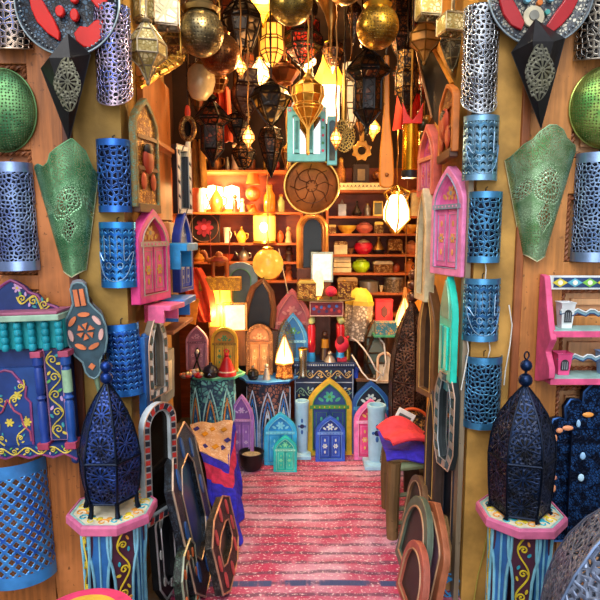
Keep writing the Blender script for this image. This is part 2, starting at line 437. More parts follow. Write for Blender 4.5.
# rug
def rug():
    n = NT('woven_rug'); o = n.coord(); sp = n.node('ShaderNodeSeparateXYZ'); n.put(sp.inputs[0], o)
    x, y = sp.outputs[0], sp.outputs[1]
    wob = n.ma('MULTIPLY', n.ma('SUBTRACT', n.noise(o, 5, 2), .5), .05)
    row = n.ma('FRACT', n.ma('MULTIPLY', n.ma('ADD', y, wob), 12.5))
    line = n.ma('SUBTRACT', 1., n.step(n.ma('ABSOLUTE', n.ma('SUBTRACT', row, .5)), .08, .22))
    brk = n.step(n.noise(n.scale(o, (22, 7, 1)), 1, 4, .7), .28, .52)
    tone = n.step(n.noise(o, 3.2, 3), .35, .7)
    band = n.step(n.noise(n.scale(o, (.6, 5.5, 1)), 1, 2), .42, .6)
    c = n.mix(tone, lin('#b83e64'), lin('#dcb0c4')); c = n.mix(n.ma('MULTIPLY', band, .5), c, lin('#c42c56'))
    c = n.mix(n.ma('MULTIPLY', n.ma('MULTIPLY', line, brk), .8), c, lin('#5a4258'))
    sp1 = n.step(n.noise(n.scale(o, (60, 90, 1)), 1, 2), .58, .66)
    c = n.mix(n.ma('MULTIPLY', sp1, .8), c, lin('#f4dcdc'))
    wl_ = n.ma('ADD', x, n.ma('MULTIPLY', y, -.10))
    for off in (-.805, -.73):
        l = n.ma('SUBTRACT', 1., n.step(n.ma('ABSOLUTE', n.ma('SUBTRACT', wl_, off)), .004, .008)); c = n.mix(n.ma('MULTIPLY', l, .8), c, lin('#f3d3da'))
    st = n.ma('SUBTRACT', 1., n.step(n.ma('ABSOLUTE', n.ma('SUBTRACT', y, 2.36)), .016, .026)); c = n.mix(n.ma('MULTIPLY', st, n.step(n.noise(n.scale(o, (14, 2, 1)), 1, 3), .36, .5)), c, lin('#3f4c78'))
    b = n.bsdf(c, .75); n.bump(b, n.noise(n.scale(o, (90, 40, 1)), 1, 3), .006, .9)
    return n.done(b.outputs[0])
b = MB(); rm = rug()
b.grid(lambda u, v: (-.56 + 1.26 * u + .008 * math.sin(v * 21), 1.95 + 1.95 * v, .008 + .003 * math.sin(u * 9 + v * 14)), 40, 50, rm)
tag(b.build('rug', solid=.008), 'pink and red striped woven rug running down the middle of the shop floor', 'rug')

# ================================================================ HOUSE FRONT: WALL LAMPS
def half_shell(b, w, h, m_rim, m_mid, bands=.13, dep=.8, n=28, rows=12, slant=0.):
    r = w / 2
    def fn(zl, zh):
        def f(u, v):
            a = (u - .5) * PI
            return (r * math.sin(a) + slant * (zl + (zh - zl) * v), -r * dep * math.cos(a), zl + (zh - zl) * v)
        return f
    z1, z2 = h * bands, h * (1 - bands)
    uvf = lambda zl, zh: (lambda u, v: (u * PI * r, zl + (zh - zl) * v))
    b.grid(fn(z1, z2), n, rows, m_mid, uvf(z1, z2))
    return fn
def hamsa(b, h, r, dep, m):
    """raised outline of an open hand on a cylinder front"""
    def on(x, z): a = max(-1.3, min(1.3, x / r)); return (r * math.sin(a) * 1.01, -r * dep * math.cos(a) - .003, z)
    k = h
    out = [(-.16, .80), (-.16, .42), (-.27, .52), (-.33, .54), (-.27, .36), (-.16, .17), (0, .1), (.16, .17), (.27, .36), (.33, .54), (.27, .52), (.16, .42), (.16, .80)]
    sm = []
    for i in range(len(out) - 1):
        p0, p1, p2, p3 = [out[max(0, min(len(out) - 1, i + j))] for j in (-1, 0, 1, 2)]
        for q in range(5):
            t = q / 5; sm.append(tuple(.5 * (2 * b_ + (c - a) * t + (2 * a - 5 * b_ + 4 * c - d) * t * t + (-a + 3 * b_ - 3 * c + d) * t ** 3) for a, b_, c, d in zip(p0, p1, p2, p3)))
    b.tube([on(x * k, z * k) for x, z in sm], .0017, m, 5)
    for x in (-.055, .055): b.tube([on(x * k, z * k) for z in (.8, .7, .6, .48)], .0014, m, 5)
    for x in (-.09, .09): b.tube([on(x * k + .045 * k * math.cos(t * .63), .34 * k + .05 * k * math.sin(t * .63)) for t in range(11)], .0015, m, 5)
def wall_cylinder(label, x0, y0, x1, y1, hexc, kind, s, t=.16, hand=False, hex2=None, bands=.09, tilt=0., Y=YF, group='pierced half-cylinder wall lamps', metal=.82):
    cx, zb, w, h = span(x0, y0, x1, y1, Y - .06)
    r = T('wall_lamp', label, 'lamp', (cx, Y - .006, zb), 0, 0, tilt, group)
    rimm = M(hexc, .3, metal, .3, 9, .15, 50)
    b = MB(); f = half_shell(b, w, h, rimm, PIERCE(hexc, kind, s, t, .3, metal, .6, hex2), bands)
    b.build('shade', r, solid=.0015)
    if kind != 'quatrefoil': q = MB(); q.grid(lambda u, v: (w / 2 * .96 * math.sin((u - .5) * PI), -w * .22 * math.cos((u - .5) * PI), h * (.01 + .98 * v)), 16, 1, M('#0c1636' if kind != 'chevron' else hex2 or hexc, .45, .6, .3)); q.build('added_lining', r)  # inner sheet added behind the holes to give a dim interior
    for a, c in ((0, bands), (1 - bands, 1)):
        q = MB(); q.grid(f(h * a, h * c), 28, 2, rimm); q.build('rim', r, solid=.002)
    if hand:
        q = MB(); hamsa(q, h, w / 2, .8, M('#a8cbe4', .3, .7)); q.build('hand_motif', r)
    q = MB(); q.tube([(0, -.004, h - .004), (0, -.004, h + .015), (.008, 0, h + .02)], .002, M('#3a3a3a', .5, .8), 5); q.build('hook', r)
    return r
wall_cylinder('blue half-cylinder lamp with cut triangles, beside the top of the darker green horn lamp', 93, 138, 126.5, 212, '#3a78d8', 'cells', 46, .17, hex2='#123070')
wall_cylinder('bright blue half-cylinder lamp with an open hand, beside the tip of the green horn lamp', 96, 222, 132.5, 288, '#3a98ee', 'chevron', 34, .1, True, hex2='#1450a0')
wall_cylinder('blue half-cylinder lamp with wavy cuts hanging above the black lantern with the two finial balls', 105, 325, 140, 397, '#3a8af0', 'chevron', 38, .09, hex2='#1a3f9c', tilt=-.06)
wall_cylinder('steel blue half-cylinder lamp with an open hand, topmost under the black and white pierced one', 467, 114, 502.5, 180, '#86b8dc', 'chevron', 34, .1, True, hex2='#40708f')
wall_cylinder('blue half-cylinder lamp with triangular cuts between the two lamps bearing hands', 472, 191, 505.5, 263, '#58a4dc', 'cells', 46, .17, hex2='#20507f')
wall_cylinder('blue half-cylinder lamp with an open hand, beside the turquoise dagger-shaped mirror', 467, 279, 503.5, 342, '#58a2d6', 'chevron', 34, .1, True, hex2='#205082')
wall_cylinder('blue half-cylinder lamp with round openwork, lowest of the column, above the navy lantern', 468, 358, 505, 430, '#56a6e0', 'cells', 55, .15, hex2='#225a90')
wall_cylinder('lavender blue pierced half-cylinder lamp level with the green horn lamp near the front edge', -12, 162, 31, 271, '#98b4ec', 'cells', 62, .15, hex2='#4a5cb0', tilt=-.02)
wall_cylinder('wide blue grey openwork lamp cut off by the edge, above the pink cup shelf', 580, 152, 625, 262, '#98b8e4', 'cells', 62, .15, hex2='#3f5f9c')
wall_cylinder('large bright blue lattice lamp with quatrefoil holes below the painted cabinet', -28, 461, 48, 580, '#4a9cf0', 'quatrefoil', 21, .31, hex2='#2a5cd0', bands=.10, tilt=-.04, group='lattice lamps', metal=.35)
def pointed_lamp(label, x0, y0, x1, y1, hexc, hex2, s, tip=.16, kind='cells', t=.17):
    cx, zb, w, h = span(x0, y0, x1, y1, YF - .07)
    r = T('wall_lamp', label, 'lamp', (cx, YF - .008, zb), group='pierced tube lamps by the front posts')
    rr = w / 2; b = MB()
    def f(u, v):
        a = (u - .5) * PI; low = h * tip * (1 - math.cos(a) ** .8 if math.cos(a) > 0 else 1)
        z = low + (h - low) * v; return (rr * math.sin(a), -rr * .85 * math.cos(a), z)
    b.grid(f, 28, 14, PIERCE(hexc, kind, s, t, .22, .95, .9, hex2), lambda u, v: (u * PI * rr, v * h)); b.build('shade', r, solid=.0015)
    q = MB(); q.grid(lambda u, v: tuple(c * .93 if i < 2 else c + .004 for i, c in enumerate(f(u, v))), 24, 1, M('#101014', .6, .3)); q.build('added_lining', r)  # near-black sheet added to stand for the shaded inside of the tube
    q = MB(); q.tube([f(i / 24, 0) for i in range(25)], .003, M(hexc, .3, .9), 6); q.build('rim', r)
    return r
pointed_lamp('rainbow sheened pierced tube lamp with a pointed hem beside the red leaf plate', 90, 2, 127, 105, '#cdb6c4', '#3060c0', 58)
pointed_lamp('white and black pierced tube lamp with a pointed hem beside the dark red plate', 467, 2, 503.5, 113, '#d8e4f0', '#4a5a70', 56)
pointed_lamp('pierced dark tube lamp partly cut off, over the green dome lamp with leafy tint', -16, -40, 23, 48, '#c0a890', '#4060a0', 44, .05)
pointed_lamp('pierced dark tube lamp partly cut off, over the yellow green dome lamp', 584, -30, 640, 60, '#a8a090', '#30404f', 44, .05)

def horn_lamp(label, L, Rr, top, hexc, hex2, wave):
    """sheet rolled into a horn: L, Rr are edge outlines, top is the scalloped upper hem; all in pixels of the photo plane"""
    yb = max(y for x, y in L); yt = min(y for x, y in top)
    o = P((L[0][0] + Rr[0][0]) / 2 + (4 if L[0][0] < 300 else -5.5), yb, YF - .03)
    r = T('wall_lamp', label, 'lamp', (o.x, YF - .012, o.z), group='green horn wall lamps')
    sc = span(0, 200, 1, 201, YF - .06)[2]
    def loc(px, py): return ((px - (L[0][0] + Rr[0][0]) / 2) * sc, (yb - py) * sc)
    def f(u, v):
        # hem profile across, blended with the pointed foot
        xt = L[0][0] + (Rr[0][0] - L[0][0]) * u; xb = L[1][0] + (Rr[1][0] - L[1][0]) * u
        yt_ = lerp_poly(top, u); yb_ = L[1][1] + (Rr[1][1] - L[1][1]) * u + (1 - abs(2 * u - 1)) * 7
        px = xt + (xb - xt) * v; py = yt_ + (yb_ - yt_) * v
        x, z = loc(px, py); wid = (abs(Rr[0][0] - L[0][0]) * (1 - v) + abs(Rr[1][0] - L[1][0]) * v) * sc
        return (x, -.42 * wid * math.sqrt(max(0, 1 - (2 * u - 1) ** 2)) - .002, z)
    W = abs(Rr[0][0] - L[0][0]) * sc; Hh = (yb - yt) * sc
    b = MB()
    b.grid(f, 40, 40, PIERCE(hexc, 'medallion', W * .2, .10, .36, .72, .9, hex2), lambda u, v: ((u - .57) * W * (1 - .6 * v), -v * Hh * .92 + Hh * .39))
    b.build('shade', r, solid=.0018)
    q = MB()
    q.tube([f(0, i / 30) for i in range(31)] + [f(i / 12, 1) for i in range(1, 13)] + [f(1, 1 - i / 30) for i in range(1, 31)], .0028, M('#c9c39a', .4, .5), 6)
    q.build('rim', r)
    q = MB(); q.tube([f(i / 40, 0) for i in range(41)], .0022, M(hexc, .35, .7), 6); q.build('scalloped_hem', r)
    return r
horn_lamp('darker green horn wall lamp with a pierced rosette, hanging above the bellows',
          [(36, 171), (58, 270)], [(98, 172), (81, 270)],
          [(0, 171), (.08, 166), (.17, 165), (.27, 168), (.36, 164), (.40, 156), (.5, 151), (.62, 146), (.74, 141), (.8, 145), (.9, 152), (.95, 164), (1, 174)], '#7ab080', '#3f7f50', 0)
horn_lamp('pale green horn wall lamp with a pierced rosette beside the pink cup shelf',
          [(507, 157), (529, 254)], [(575, 156), (552, 255)],
          [(0, 160), (.08, 153), (.15, 147), (.25, 143), (.33, 136), (.45, 130), (.55, 130), (.66, 134), (.72, 141), (.83, 146), (.92, 147), (1, 156)], '#9cc095', '#5f9058', 1)
def kite_lamp(label, top, left, right, bot, ridge, plate):
    Yk = YF - .10; pts = [P(*q, Yk) for q in (top, left, right, bot)]
    o = pts[3]; r = T('wall_lamp', label, 'lamp', (o.x, YF - .075, o.z), group='black kite-shaped wall lamps')
    t, l, rt, _ = [p - o for p in pts]; m = M('#131216', .38, .35, .4, 10, .2, 40)
    rd = P(*ridge, Yk) - o
    d = -.075
    V = [(t.x, d * .6, t.z), (l.x, 0, l.z), (rt.x, 0, rt.z), (0, -.008, 0), (rd.x - .04, d, rd.z), (rd.x + .035, d, rd.z), (t.x * .5, d * .45, t.z * .25)]
    b = MB(); b.add(V, [(0, 1, 4), (0, 4, 5), (0, 5, 2), (1, 3, 6, 4), (4, 6, 5), (2, 5, 6, 3)], m)
    b.build('shade', r, solid=.002, smooth=False)
    pc = P(*plate[:2], Yk - .07) - o; w, h = [q * span(0, 200, 1, 201, Yk)[2] for q in plate[2:]]
    g = MB(); n = 24; out = []
    for i in range(n):
        a = 2 * PI * i / n; k = 1 + .10 * math.cos(4 * a)
        out.append((pc.x + w / 2 * k * math.sin(a) * (1 - .1 * abs(math.cos(a))), pc.z + h / 2 * math.cos(a)))
    U = [(x - pc.x + w / 2 * 1.0, z - pc.z + w * .5) for x, z in out]
    g.add([(x, d * .98 - .006 - .02 * (1 - abs(z - pc.z) / h), z) for x, z in out] + [(pc.x, d - .034, pc.z)], [(i, (i + 1) % n, n) for i in range(n)],
          PIERCE('#66654e', 'rosette', 1 / w * .9, .09, .5, .4, .3, '#45463a'), U + [(w / 2, w * .5)])
    g.build('rosette_plate', r, solid=.0015)
    q = MB(); q.tube([(l.x, 0, l.z), (0, -.008, 0), (rt.x, 0, rt.z)], .0025, M('#4a4a48', .4, .7), 5); q.build('rim', r)
kite_lamp('black folded-metal kite lamp with a rosette plate, overlapping the red leaf plate', (70, 35), (38, 66), (88, 52), (67, 141), (66, 62), (67.5, 84, 24, 50))
kite_lamp('black folded-metal kite lamp with a rosette plate, hanging under the dark red plate', (533, 21), (514, 50), (568, 36), (543, 128), (538, 46), (539.5, 72, 26, 52))
def dome_lamp(label, cx, cy, w, h, hexc, hex2):
    o = P(cx, cy, YF - .04); sc = span(0, 200, 1, 201, YF - .05)[2]
    r = T('wall_lamp', label, 'lamp', (o.x, YF - .01, o.z), group='green dome wall lamps')
    a, c = w * sc / 2, h * sc / 2; b = MB()
    b.grid(lambda u, v: (a * math.sin(v * PI / 2) * math.sin(2 * PI * u), -.5 * a * math.cos(v * PI / 2), c * math.sin(v * PI / 2) * math.cos(2 * PI * u)), 40, 12,
           PIERCE(hexc, 'dots', 115, .29, .35, .7, .4, hex2), lambda u, v: (v * a * math.sin(2 * PI * u), v * c * math.cos(2 * PI * u)))
    b.build('shade', r, solid=.0015)
    q = MB(); q.tube([(a * math.sin(t * PI / 20), 0, c * math.cos(t * PI / 20)) for t in range(40)], .004, M(hexc, .35, .7), 6, True); q.build('rim', r)
dome_lamp('green dome wall lamp with fine holes beside the black kite lamp, over a carved panel', -1, 109, 66, 80, '#6fa067', '#2f5f3a')
dome_lamp('yellow green dome wall lamp with fine holes cut off by the edge', 613, 106, 78, 80, '#9fb25a', '#4a7f3a')

# ---------------------------------------------------------------- plates
def wall_plate(label, cx, cy, Rpx, hexbase, hexdark, petal, kind):
    Yp = YF - .06; o = P(cx, cy, Yp); R = Rpx * span(0, 100, 1, 101, Yp)[2]
    r = T('plate', label, 'plate', (o.x, YF - .036, o.z), group='big painted plates on the house front')
    b = MB(); b.M = Matrix.Rotation(PI / 2, 4, 'X')
    prof = [(0, -.0), (R * .55, .0), (R * .78, .012), (R * .97, .03), (R, .034), (R, .03), (R * .95, .022), (R * .5, -.008), (0, -.008)]
    b.lathe(prof, 56, CARVED(hexbase, hexdark, 75, .35, .25)); b.build('dish', r)
    q = MB(); q.M = Matrix.Rotation(PI / 2, 4, 'X')
    q.tube([(R * math.cos(t * PI / 32), R * math.sin(t * PI / 32), .034) for t in range(64)], .004, M('#8fa0a8', .3, .7), 6, True)
    for k in range(64):
        q.ball((R * .92 * math.cos(k * PI / 32), R * .92 * math.sin(k * PI / 32), .03), .0042, M('#a0b0b8', .3, .6), 6)
    q.build('beaded_rim', r)
    pm = M(petal, .2, 0, .12, 8, 0, 0, .25)
    k_ = span(0, 100, 1, 101, Yp)[2]
    def pp(L): return [((x - cx) * k_, (cy - y) * k_) for x, y in L]
    def petal_piece(L):
        q = MB(); q.prism(pp(L), -.004, -.024, pm); q.build('enamel_petal', r, bev=.004)
    if kind == 0:
        petal_piece([(30, -14), (29.5, -4), (31, 8), (36, 20), (46, 31), (57, 38), (58, 30), (53, 18), (46, 6), (38, -8)])
        petal_piece([(72, 31), (78, 24), (86, 25), (93, 19), (101, 17), (103, 26), (98, 37), (90, 45), (81, 44), (74, 38)])
        petal_piece([(87, -4), (95, 6), (103, 12), (107, 4), (104, -10), (95, -16)])
        petal_piece([(70, -20), (80, -12), (84, -22), (80, -34), (72, -32)])
        for x, y, a_, b_ in ((59, 10, 4.5, 5.5), (73, 13.5, 4.2, 6), (73.5, -1, 4, 3.5)): petal_piece([(x + a_ * math.cos(t * PI / 8), y + b_ * math.sin(t * PI / 8)) for t in range(16)])
    else:
        petal_piece([(500, -14), (501, 0), (505, 12), (513, 22), (524, 27.5), (527, 20), (521, 9), (514, -2), (508, -14)])
        petal_piece([(580, -14), (578, 0), (573, 11), (564, 22), (553, 31), (547, 25), (556, 11), (564, 0), (570, -14)])
        petal_piece([(530, -52), (540, -56), (550, -52), (546, -30), (540, -24), (534, -30)])
        for nm, x, y, rr, hx in (('boss', 536, 14, 10.5, '#cfc6a8'), ('boss', 536, 13, 5, '#8a8a80'), ('amber_dot', 541, 1, 3, '#e07a2a'), ('turquoise_dot', 549, 10, 2.6, '#4fb0a8'), ('turquoise_dot', 529, -2, 3.5, '#6fb0c8'), ('turquoise_dot', 552, -3, 3.5, '#6fb0c8')):
            q = MB(); q.disc((x - cx) * k_, (cy - y) * k_, rr * k_, -.005, M(hx, .35, .2), 14, .018 if rr < 8 else .014); q.build(nm, r, bev=.002)
wall_plate('round black filigree plate with glossy red leaf shapes above a kite lamp', 68, 2, 51, '#3f5a70', '#14161c', '#d8180c', 0)
wall_plate('round silver filigree plate with dark red wedges above a kite lamp', 540, -9, 51.5, '#b8b6a4', '#3a4048', '#b01420', 1)

# ---------------------------------------------------------------- painted wall cabinet
def scroll_mats(): return [M('#d8c24a', .5), M('#3fa0a8', .5), M('#c9a0d0', .5), M('#5fae5a', .5)]
def cabinet():
    Yc = YF - .12; cx, zb, w, h = span(-45, 278, 75, 462, Yc); sc = w / 120
    r = T('wall_cabinet', 'deep blue painted wall cabinet with gold scrolls and a turquoise spindle gallery', 'cabinet', (cx, YF - .03, zb))
    r.rotation_euler = (0, -.035, 0)
    navy, pur, teal, gold = M('#123270', .45), M('#8a3a72', .5), M('#1f9fb4', .35), M('#d8c24a', .5)
    xr = w / 2
    def z(py): return (462 - py) * sc
    b = MB(); b.box(-xr * .93, xr * .86, -.07, .02, z(452), z(340), navy); b.build('body', r, bev=.003)
    q = MB()                                                   # crest
    R_ = [(75 - 15, 326), (70 - 15, 322), (52, 313), (44, 308), (40, 301), (31, 297), (27, 289), (20, 284), (12, 280), (6, 278)]
    pts = [((px - 15) * sc, z(py)) for px, py in ((62, 309), (56, 305), (50, 303), (44, 299), (40, 293), (32, 290), (27, 284), (21, 280), (15, 277))]
    pts = pts + [(-x, zz) for x, zz in pts[-2::-1]]
    q.prism(pts, 0, -.03, navy); q.tube([(x, -.03, zz) for x, zz in pts], .006, pur, 6)
    vine(q, xr * .62, z(304), xr * .08, z(294), -.034, .022, 3, gold, scroll_mats(), .0035)
    flower(q, xr * .1, z(285), .02, -.03, M('#c9a0d0', .5), gold); flower(q, xr * .42, z(299), .014, -.03, teal, navy)
    q.build('crest', r)
    q = MB(); q.box(-xr, xr * .93, -.13, .02, z(316), z(310), M('#9cc0a8', .5)); q.box(-xr * .98, xr * .9, -.125, .02, z(310), z(307), M('#a05a78', .5)); q.build('cornice', r, bev=.003)
    q = MB(); q.box(-xr * .98, xr * .92, -.085, .0, z(345), z(315), M('#17a0a6', .45)); q.build('gallery_back', r)
    for k in range(9):
        s = MB(); x = -xr * .93 + k * xr * 1.8 / 8; H_ = z(317) - z(346)
        prof = [(.010, 0)]
        for j in range(4): prof += [(.012, H_ * (j + .08) / 4), (.015, H_ * (j + .5) / 4), (.013, H_ * (j + .85) / 4), (.009, H_ * (j + .97) / 4)]
        s.lathe(prof, 12, teal, c=(x, -.105, z(346))); s.build('spindle', r)
    q = MB(); q.box(-xr * .72, xr * .42, -.085, -.07, z(446), z(364), M('#184488', .5))
    arch = [(-xr * .62 + a, -0) for a in (0,)]
    A = [(.36, 446), (.38, 400), (.30, 394), (.33, 384), (.22, 376), (.12, 368), (0, 366)]
    ap = [(xr * (a - .12), z(p)) for a, p in A] + [(xr * (-a - .12), z(p)) for a, p in A[-2::-1]]
    q.tube([(x, -.088, zz) for x, zz in ap], .005, pur, 6); q.prism(ap, -.084, -.089, M('#163a80', .5))
    A2 = [(.34, 440), (.33, 430), (.24, 424), (.2, 412), (.1, 408), (0, 396)]
    for sg in (1, -1): q.tube([(xr * (sg * a - .12), -.091, z(p)) for a, p in A2], .004, M('#b0486a', .5), 6)
    for sg in (1, -1):
        vine(q, xr * (sg * .05 - .12), z(404), xr * (sg * .3 - .12), z(376), -.091, .016, 2, gold, scroll_mats(), .003)
        vine(q, xr * (sg * .12 - .12), z(444), xr * (sg * .28 - .12), z(414), -.091, .014, 2, gold, scroll_mats(), .003)
    for a, p in ((.18, 392), (.3, 420), (0, 420), (-.3, 392)): flower(q, xr * (a - .12), z(p), .018, -.09, scroll_mats()[RND.randrange(4)], gold)
    q.build('arched_panel', r)
    for nm, x0, x1, mat_ in (('scroll_panel', .55, .83, navy), ('scroll_panel', -.9, -.78, navy)):
        q = MB(); xa, xb = xr * x0, xr * x1
        q.box(xa, xb, -.084, -.07, z(440), z(346), mat_)
        q.tube([(xa, -.086, z(440)), (xa, -.086, z(346)), (xb, -.086, z(346)), (xb, -.086, z(440))], .0035, M('#b080a8', .5), 5, True)
        vine(q, (xa + xb) / 2, z(438), (xa + xb) / 2, z(348), -.087, (xb - xa) * .38, 5, gold, scroll_mats(), .003); q.build(nm, r)
    for x, hx in ((xr * .47, '#1d3f94'), (xr * .93, '#1d4fa0')):
        prof = [(.017, 0), (.02, z(452) + .02 - z(452)), (.014, .04), (.018, .06), (.018, .16), (.012, .17), (.02, .18), (.012, .19), (.017, .2), (.017, .28), (.012, .29), (.02, .30), (.02, .33)]
        k = (z(352) - z(446)) / .33
        c_ = MB(); c_.lathe([(a, zz * k) for a, zz in prof], 14, M(hx, .4), c=(x, -.1, z(446)))
        if x > xr * .8: c_.lathe([(.0185, .2 * k), (.0185, .28 * k)], 14, M('#9cc4a0', .5), c=(x, -.1, z(446)))
        c_.build('column', r)
        c_ = MB(); c_.box(x - .022, x + .022, -.125, -.06, z(447), z(440), M('#a83a5a', .5)); c_.build('column_block', r, bev=.002); c_ = MB(); c_.box(x - .02, x + .02, -.12, -.06, z(353), z(347), M('#b04a6a', .5)); c_.build('column_block', r, bev=.002)
    q = MB(); ap = [(-xr * .95, z(446)), (xr, z(442))] + [(xr * (1 - .2 * i) , z(456 - 4 * (i % 2) + (3 if i == 0 else 0))) for i in range(0, 10)]
    q.prism(ap, -.07, -.11, navy); q.tube([(x, -.11, zz) for x, zz in ap[2:]], .005, pur, 5)
    vine(q, -xr * .8, z(449), xr * .93, z(448), -.113, .014, 8, gold, scroll_mats(), .0028); q.build('apron', r)
    q = MB(); q.ball((xr * .95, -.09, z(460)), .02, navy); q.build('foot', r)
cabinet()

# ---------------------------------------------------------------- bellows
def bellows():
    Yb = YF - .05; cx, zb, w, h = span(70, 281, 112, 376, Yb)
    r = T('bellows', 'hand bellows of dark teal wood with carved orange inlay and a pinwheel rosette', 'bellows', (cx + .02, YF - .03, zb), ry=-.13)
    body = M('#2c4a58', .5, 0, .3, 20); org = M('#dc7a48', .5)
    out = [(0, 0), (.018, .01), (.03, .03), (.034, .07), (.06, .1), (.076, .15), (.08, .2), (.07, .245), (.045, .275), (.03, .3), (.03, .36), (.018, .376), (0, .38)]
    k = h / .38; out = [(x * k, z * k) for x, z in out]
    full = out + [(-x, z) for x, z in out[-2:0:-1]]
    b = MB(); b.prism(full, -.045, -.06, body); b.tube([(x, -.06, z) for x, z in full], .004, M('#6f8f98', .5), 6, True); b.build('front_board', r)
    b = MB(); b.M = Matrix.Translation((-.018, 0, .012)); b.prism(full, 0, -.014, M('#8a8a94', .5)); b.build('rear_board', r)
    b = MB(); sm = [(x * .9, .04 + z * .75) for x, z in full]; b.prism(sm, -.014, -.045, M('#4a2a20', .8)); b.build('leather', r)
    b = MB(); c = .19 * k
    for i in range(6):
        a = i * PI / 3 + .3
        b.prism([(.008 * math.cos(a), c + .008 * math.sin(a)), (.036 * k * math.cos(a - .15), c + .036 * k * math.sin(a - .15)), (.03 * k * math.cos(a + .5), c + .03 * k * math.sin(a + .5))], -.06, -.068, org)
    for i in range(7):
        a = i * 2 * PI / 7 + .6; b.disc(.06 * k * math.cos(a), c + .066 * k * math.sin(a), .017, -.06, org if i % 3 else M('#d8a8a0', .5), 10, .007, 1.4, .55, a + PI / 2)
    for x in (-.012, .012): b.prism([(x - .009, .29 * k), (x + .009, .29 * k), (x + .008, .355 * k), (x - .008, .355 * k)], -.06, -.068, org)
    b.disc(.0, .05 * k, .014, -.06, org, 4, .007); b.build('orange_inlay', r)
    b = MB(); b.tube([(0, -.04, .01), (0, -.04, -.06)], [.012, .007], M('#8fae8a', .4, .5), 10); b.build('nozzle', r)
bellows()

# ---------------------------------------------------------------- octagonal tables with lanterns
def octagon_table(label, x0, x1, ytop, Y, rot, group, brot=0.):
    cx, _, w, _ = span(x0, ytop - 20, x1, ytop, Y); zt = P(300, ytop - 2, Y).z
    R = w / 2 / math.cos(PI / 8 if abs(rot) < .01 else 0); r = T('octagonal_table', label, 'table', (cx, Y, 0), rot, group=group)
    pink, cream, blue, lb, plum = M('#d06a94', .5), M('#e8e0c4', .5), M('#2a6cb0', .5), M('#7fc4dc', .5), M('#4a2038', .6)
    gold = [M('#e0c832', .5), M('#2fa8c0', .5), M('#e8a040', .5)]
    b = MB(); oc = [(R * math.sin(PI / 8 + k * PI / 4), R * math.cos(PI / 8 + k * PI / 4)) for k in range(8)]
    b.plate([(x * .98, y * .98) for x, y in oc], zt - .03, zt, cream); b.build('tabletop', r, bev=.002)
    b = MB(); n = 8
    b.lathe([(R * .99, zt - .034), (R * 1.02, zt - .030), (R * 1.02, zt - .004), (R * .99, zt + .004), (R * .95, zt + .005), (R * .95, zt - .03)], 8, pink, PI / 8); b.build('rim', r, smooth=False)
    b = MB()
    b.lathe([(R * .93, zt + .001), (R * .90, zt + .0025), (R * .87, zt + .001)], 8, M('#9cd0c8', .5), PI / 8)
    for k in range(16):
        a = k * PI / 8; x, y = R * .7 * math.sin(a), R * .7 * math.cos(a)
        b.tube([(x + .022 * math.cos(t * .7) * (1 - t / 12), y + .022 * math.sin(t * .7) * (1 - t / 12), zt + .002) for t in range(10)], .0025, gold[k % 3], 5)
        b.ball((R * .55 * math.sin(a + .2), R * .55 * math.cos(a + .2), zt), .012, gold[(k + 1) % 3], 8, 1, 1, .25)
    b.build('painted_scrolls', r)
    H_ = zt - .034; ap = R * .64; sw = ap * math.tan(PI / 8)
    for k in range(8):
        f = MB(); f.M = Matrix.Rotation(k * PI / 4 + brot, 4, 'Z') @ Matrix.Translation((0, -ap, 0))
        zz = [0, .12, .25, .45, .62, .72, .80, .88, 1]; ww = [1.2, .95, .78, .7, .78, .95, 1.2, 1.28, 1.28]
        if k % 2: ww = [q * .8 for q in ww]
        L = [(-sw * q, H_ * t) for t, q in zip(zz, ww)]; full = L + [(-x, z) for x, z in L[::-1]]
        f.prism(full, -.0, .012, plum if k % 2 == 0 else blue)
        for e in (L, [(-x, z) for x, z in L]): f.tube([(x, -.002, z) for x, z in e], .0055, lb, 6)
        if k % 2 == 0: vine(f, 0, .02, 0, H_ - .02, -.004, sw * .5, 5, gold[0], gold, .0035)
        else: f.tube([(0, -.003, 0), (0, -.003, H_)], .004, lb, 5)
        f.build('side_panel', r)
    return r, zt
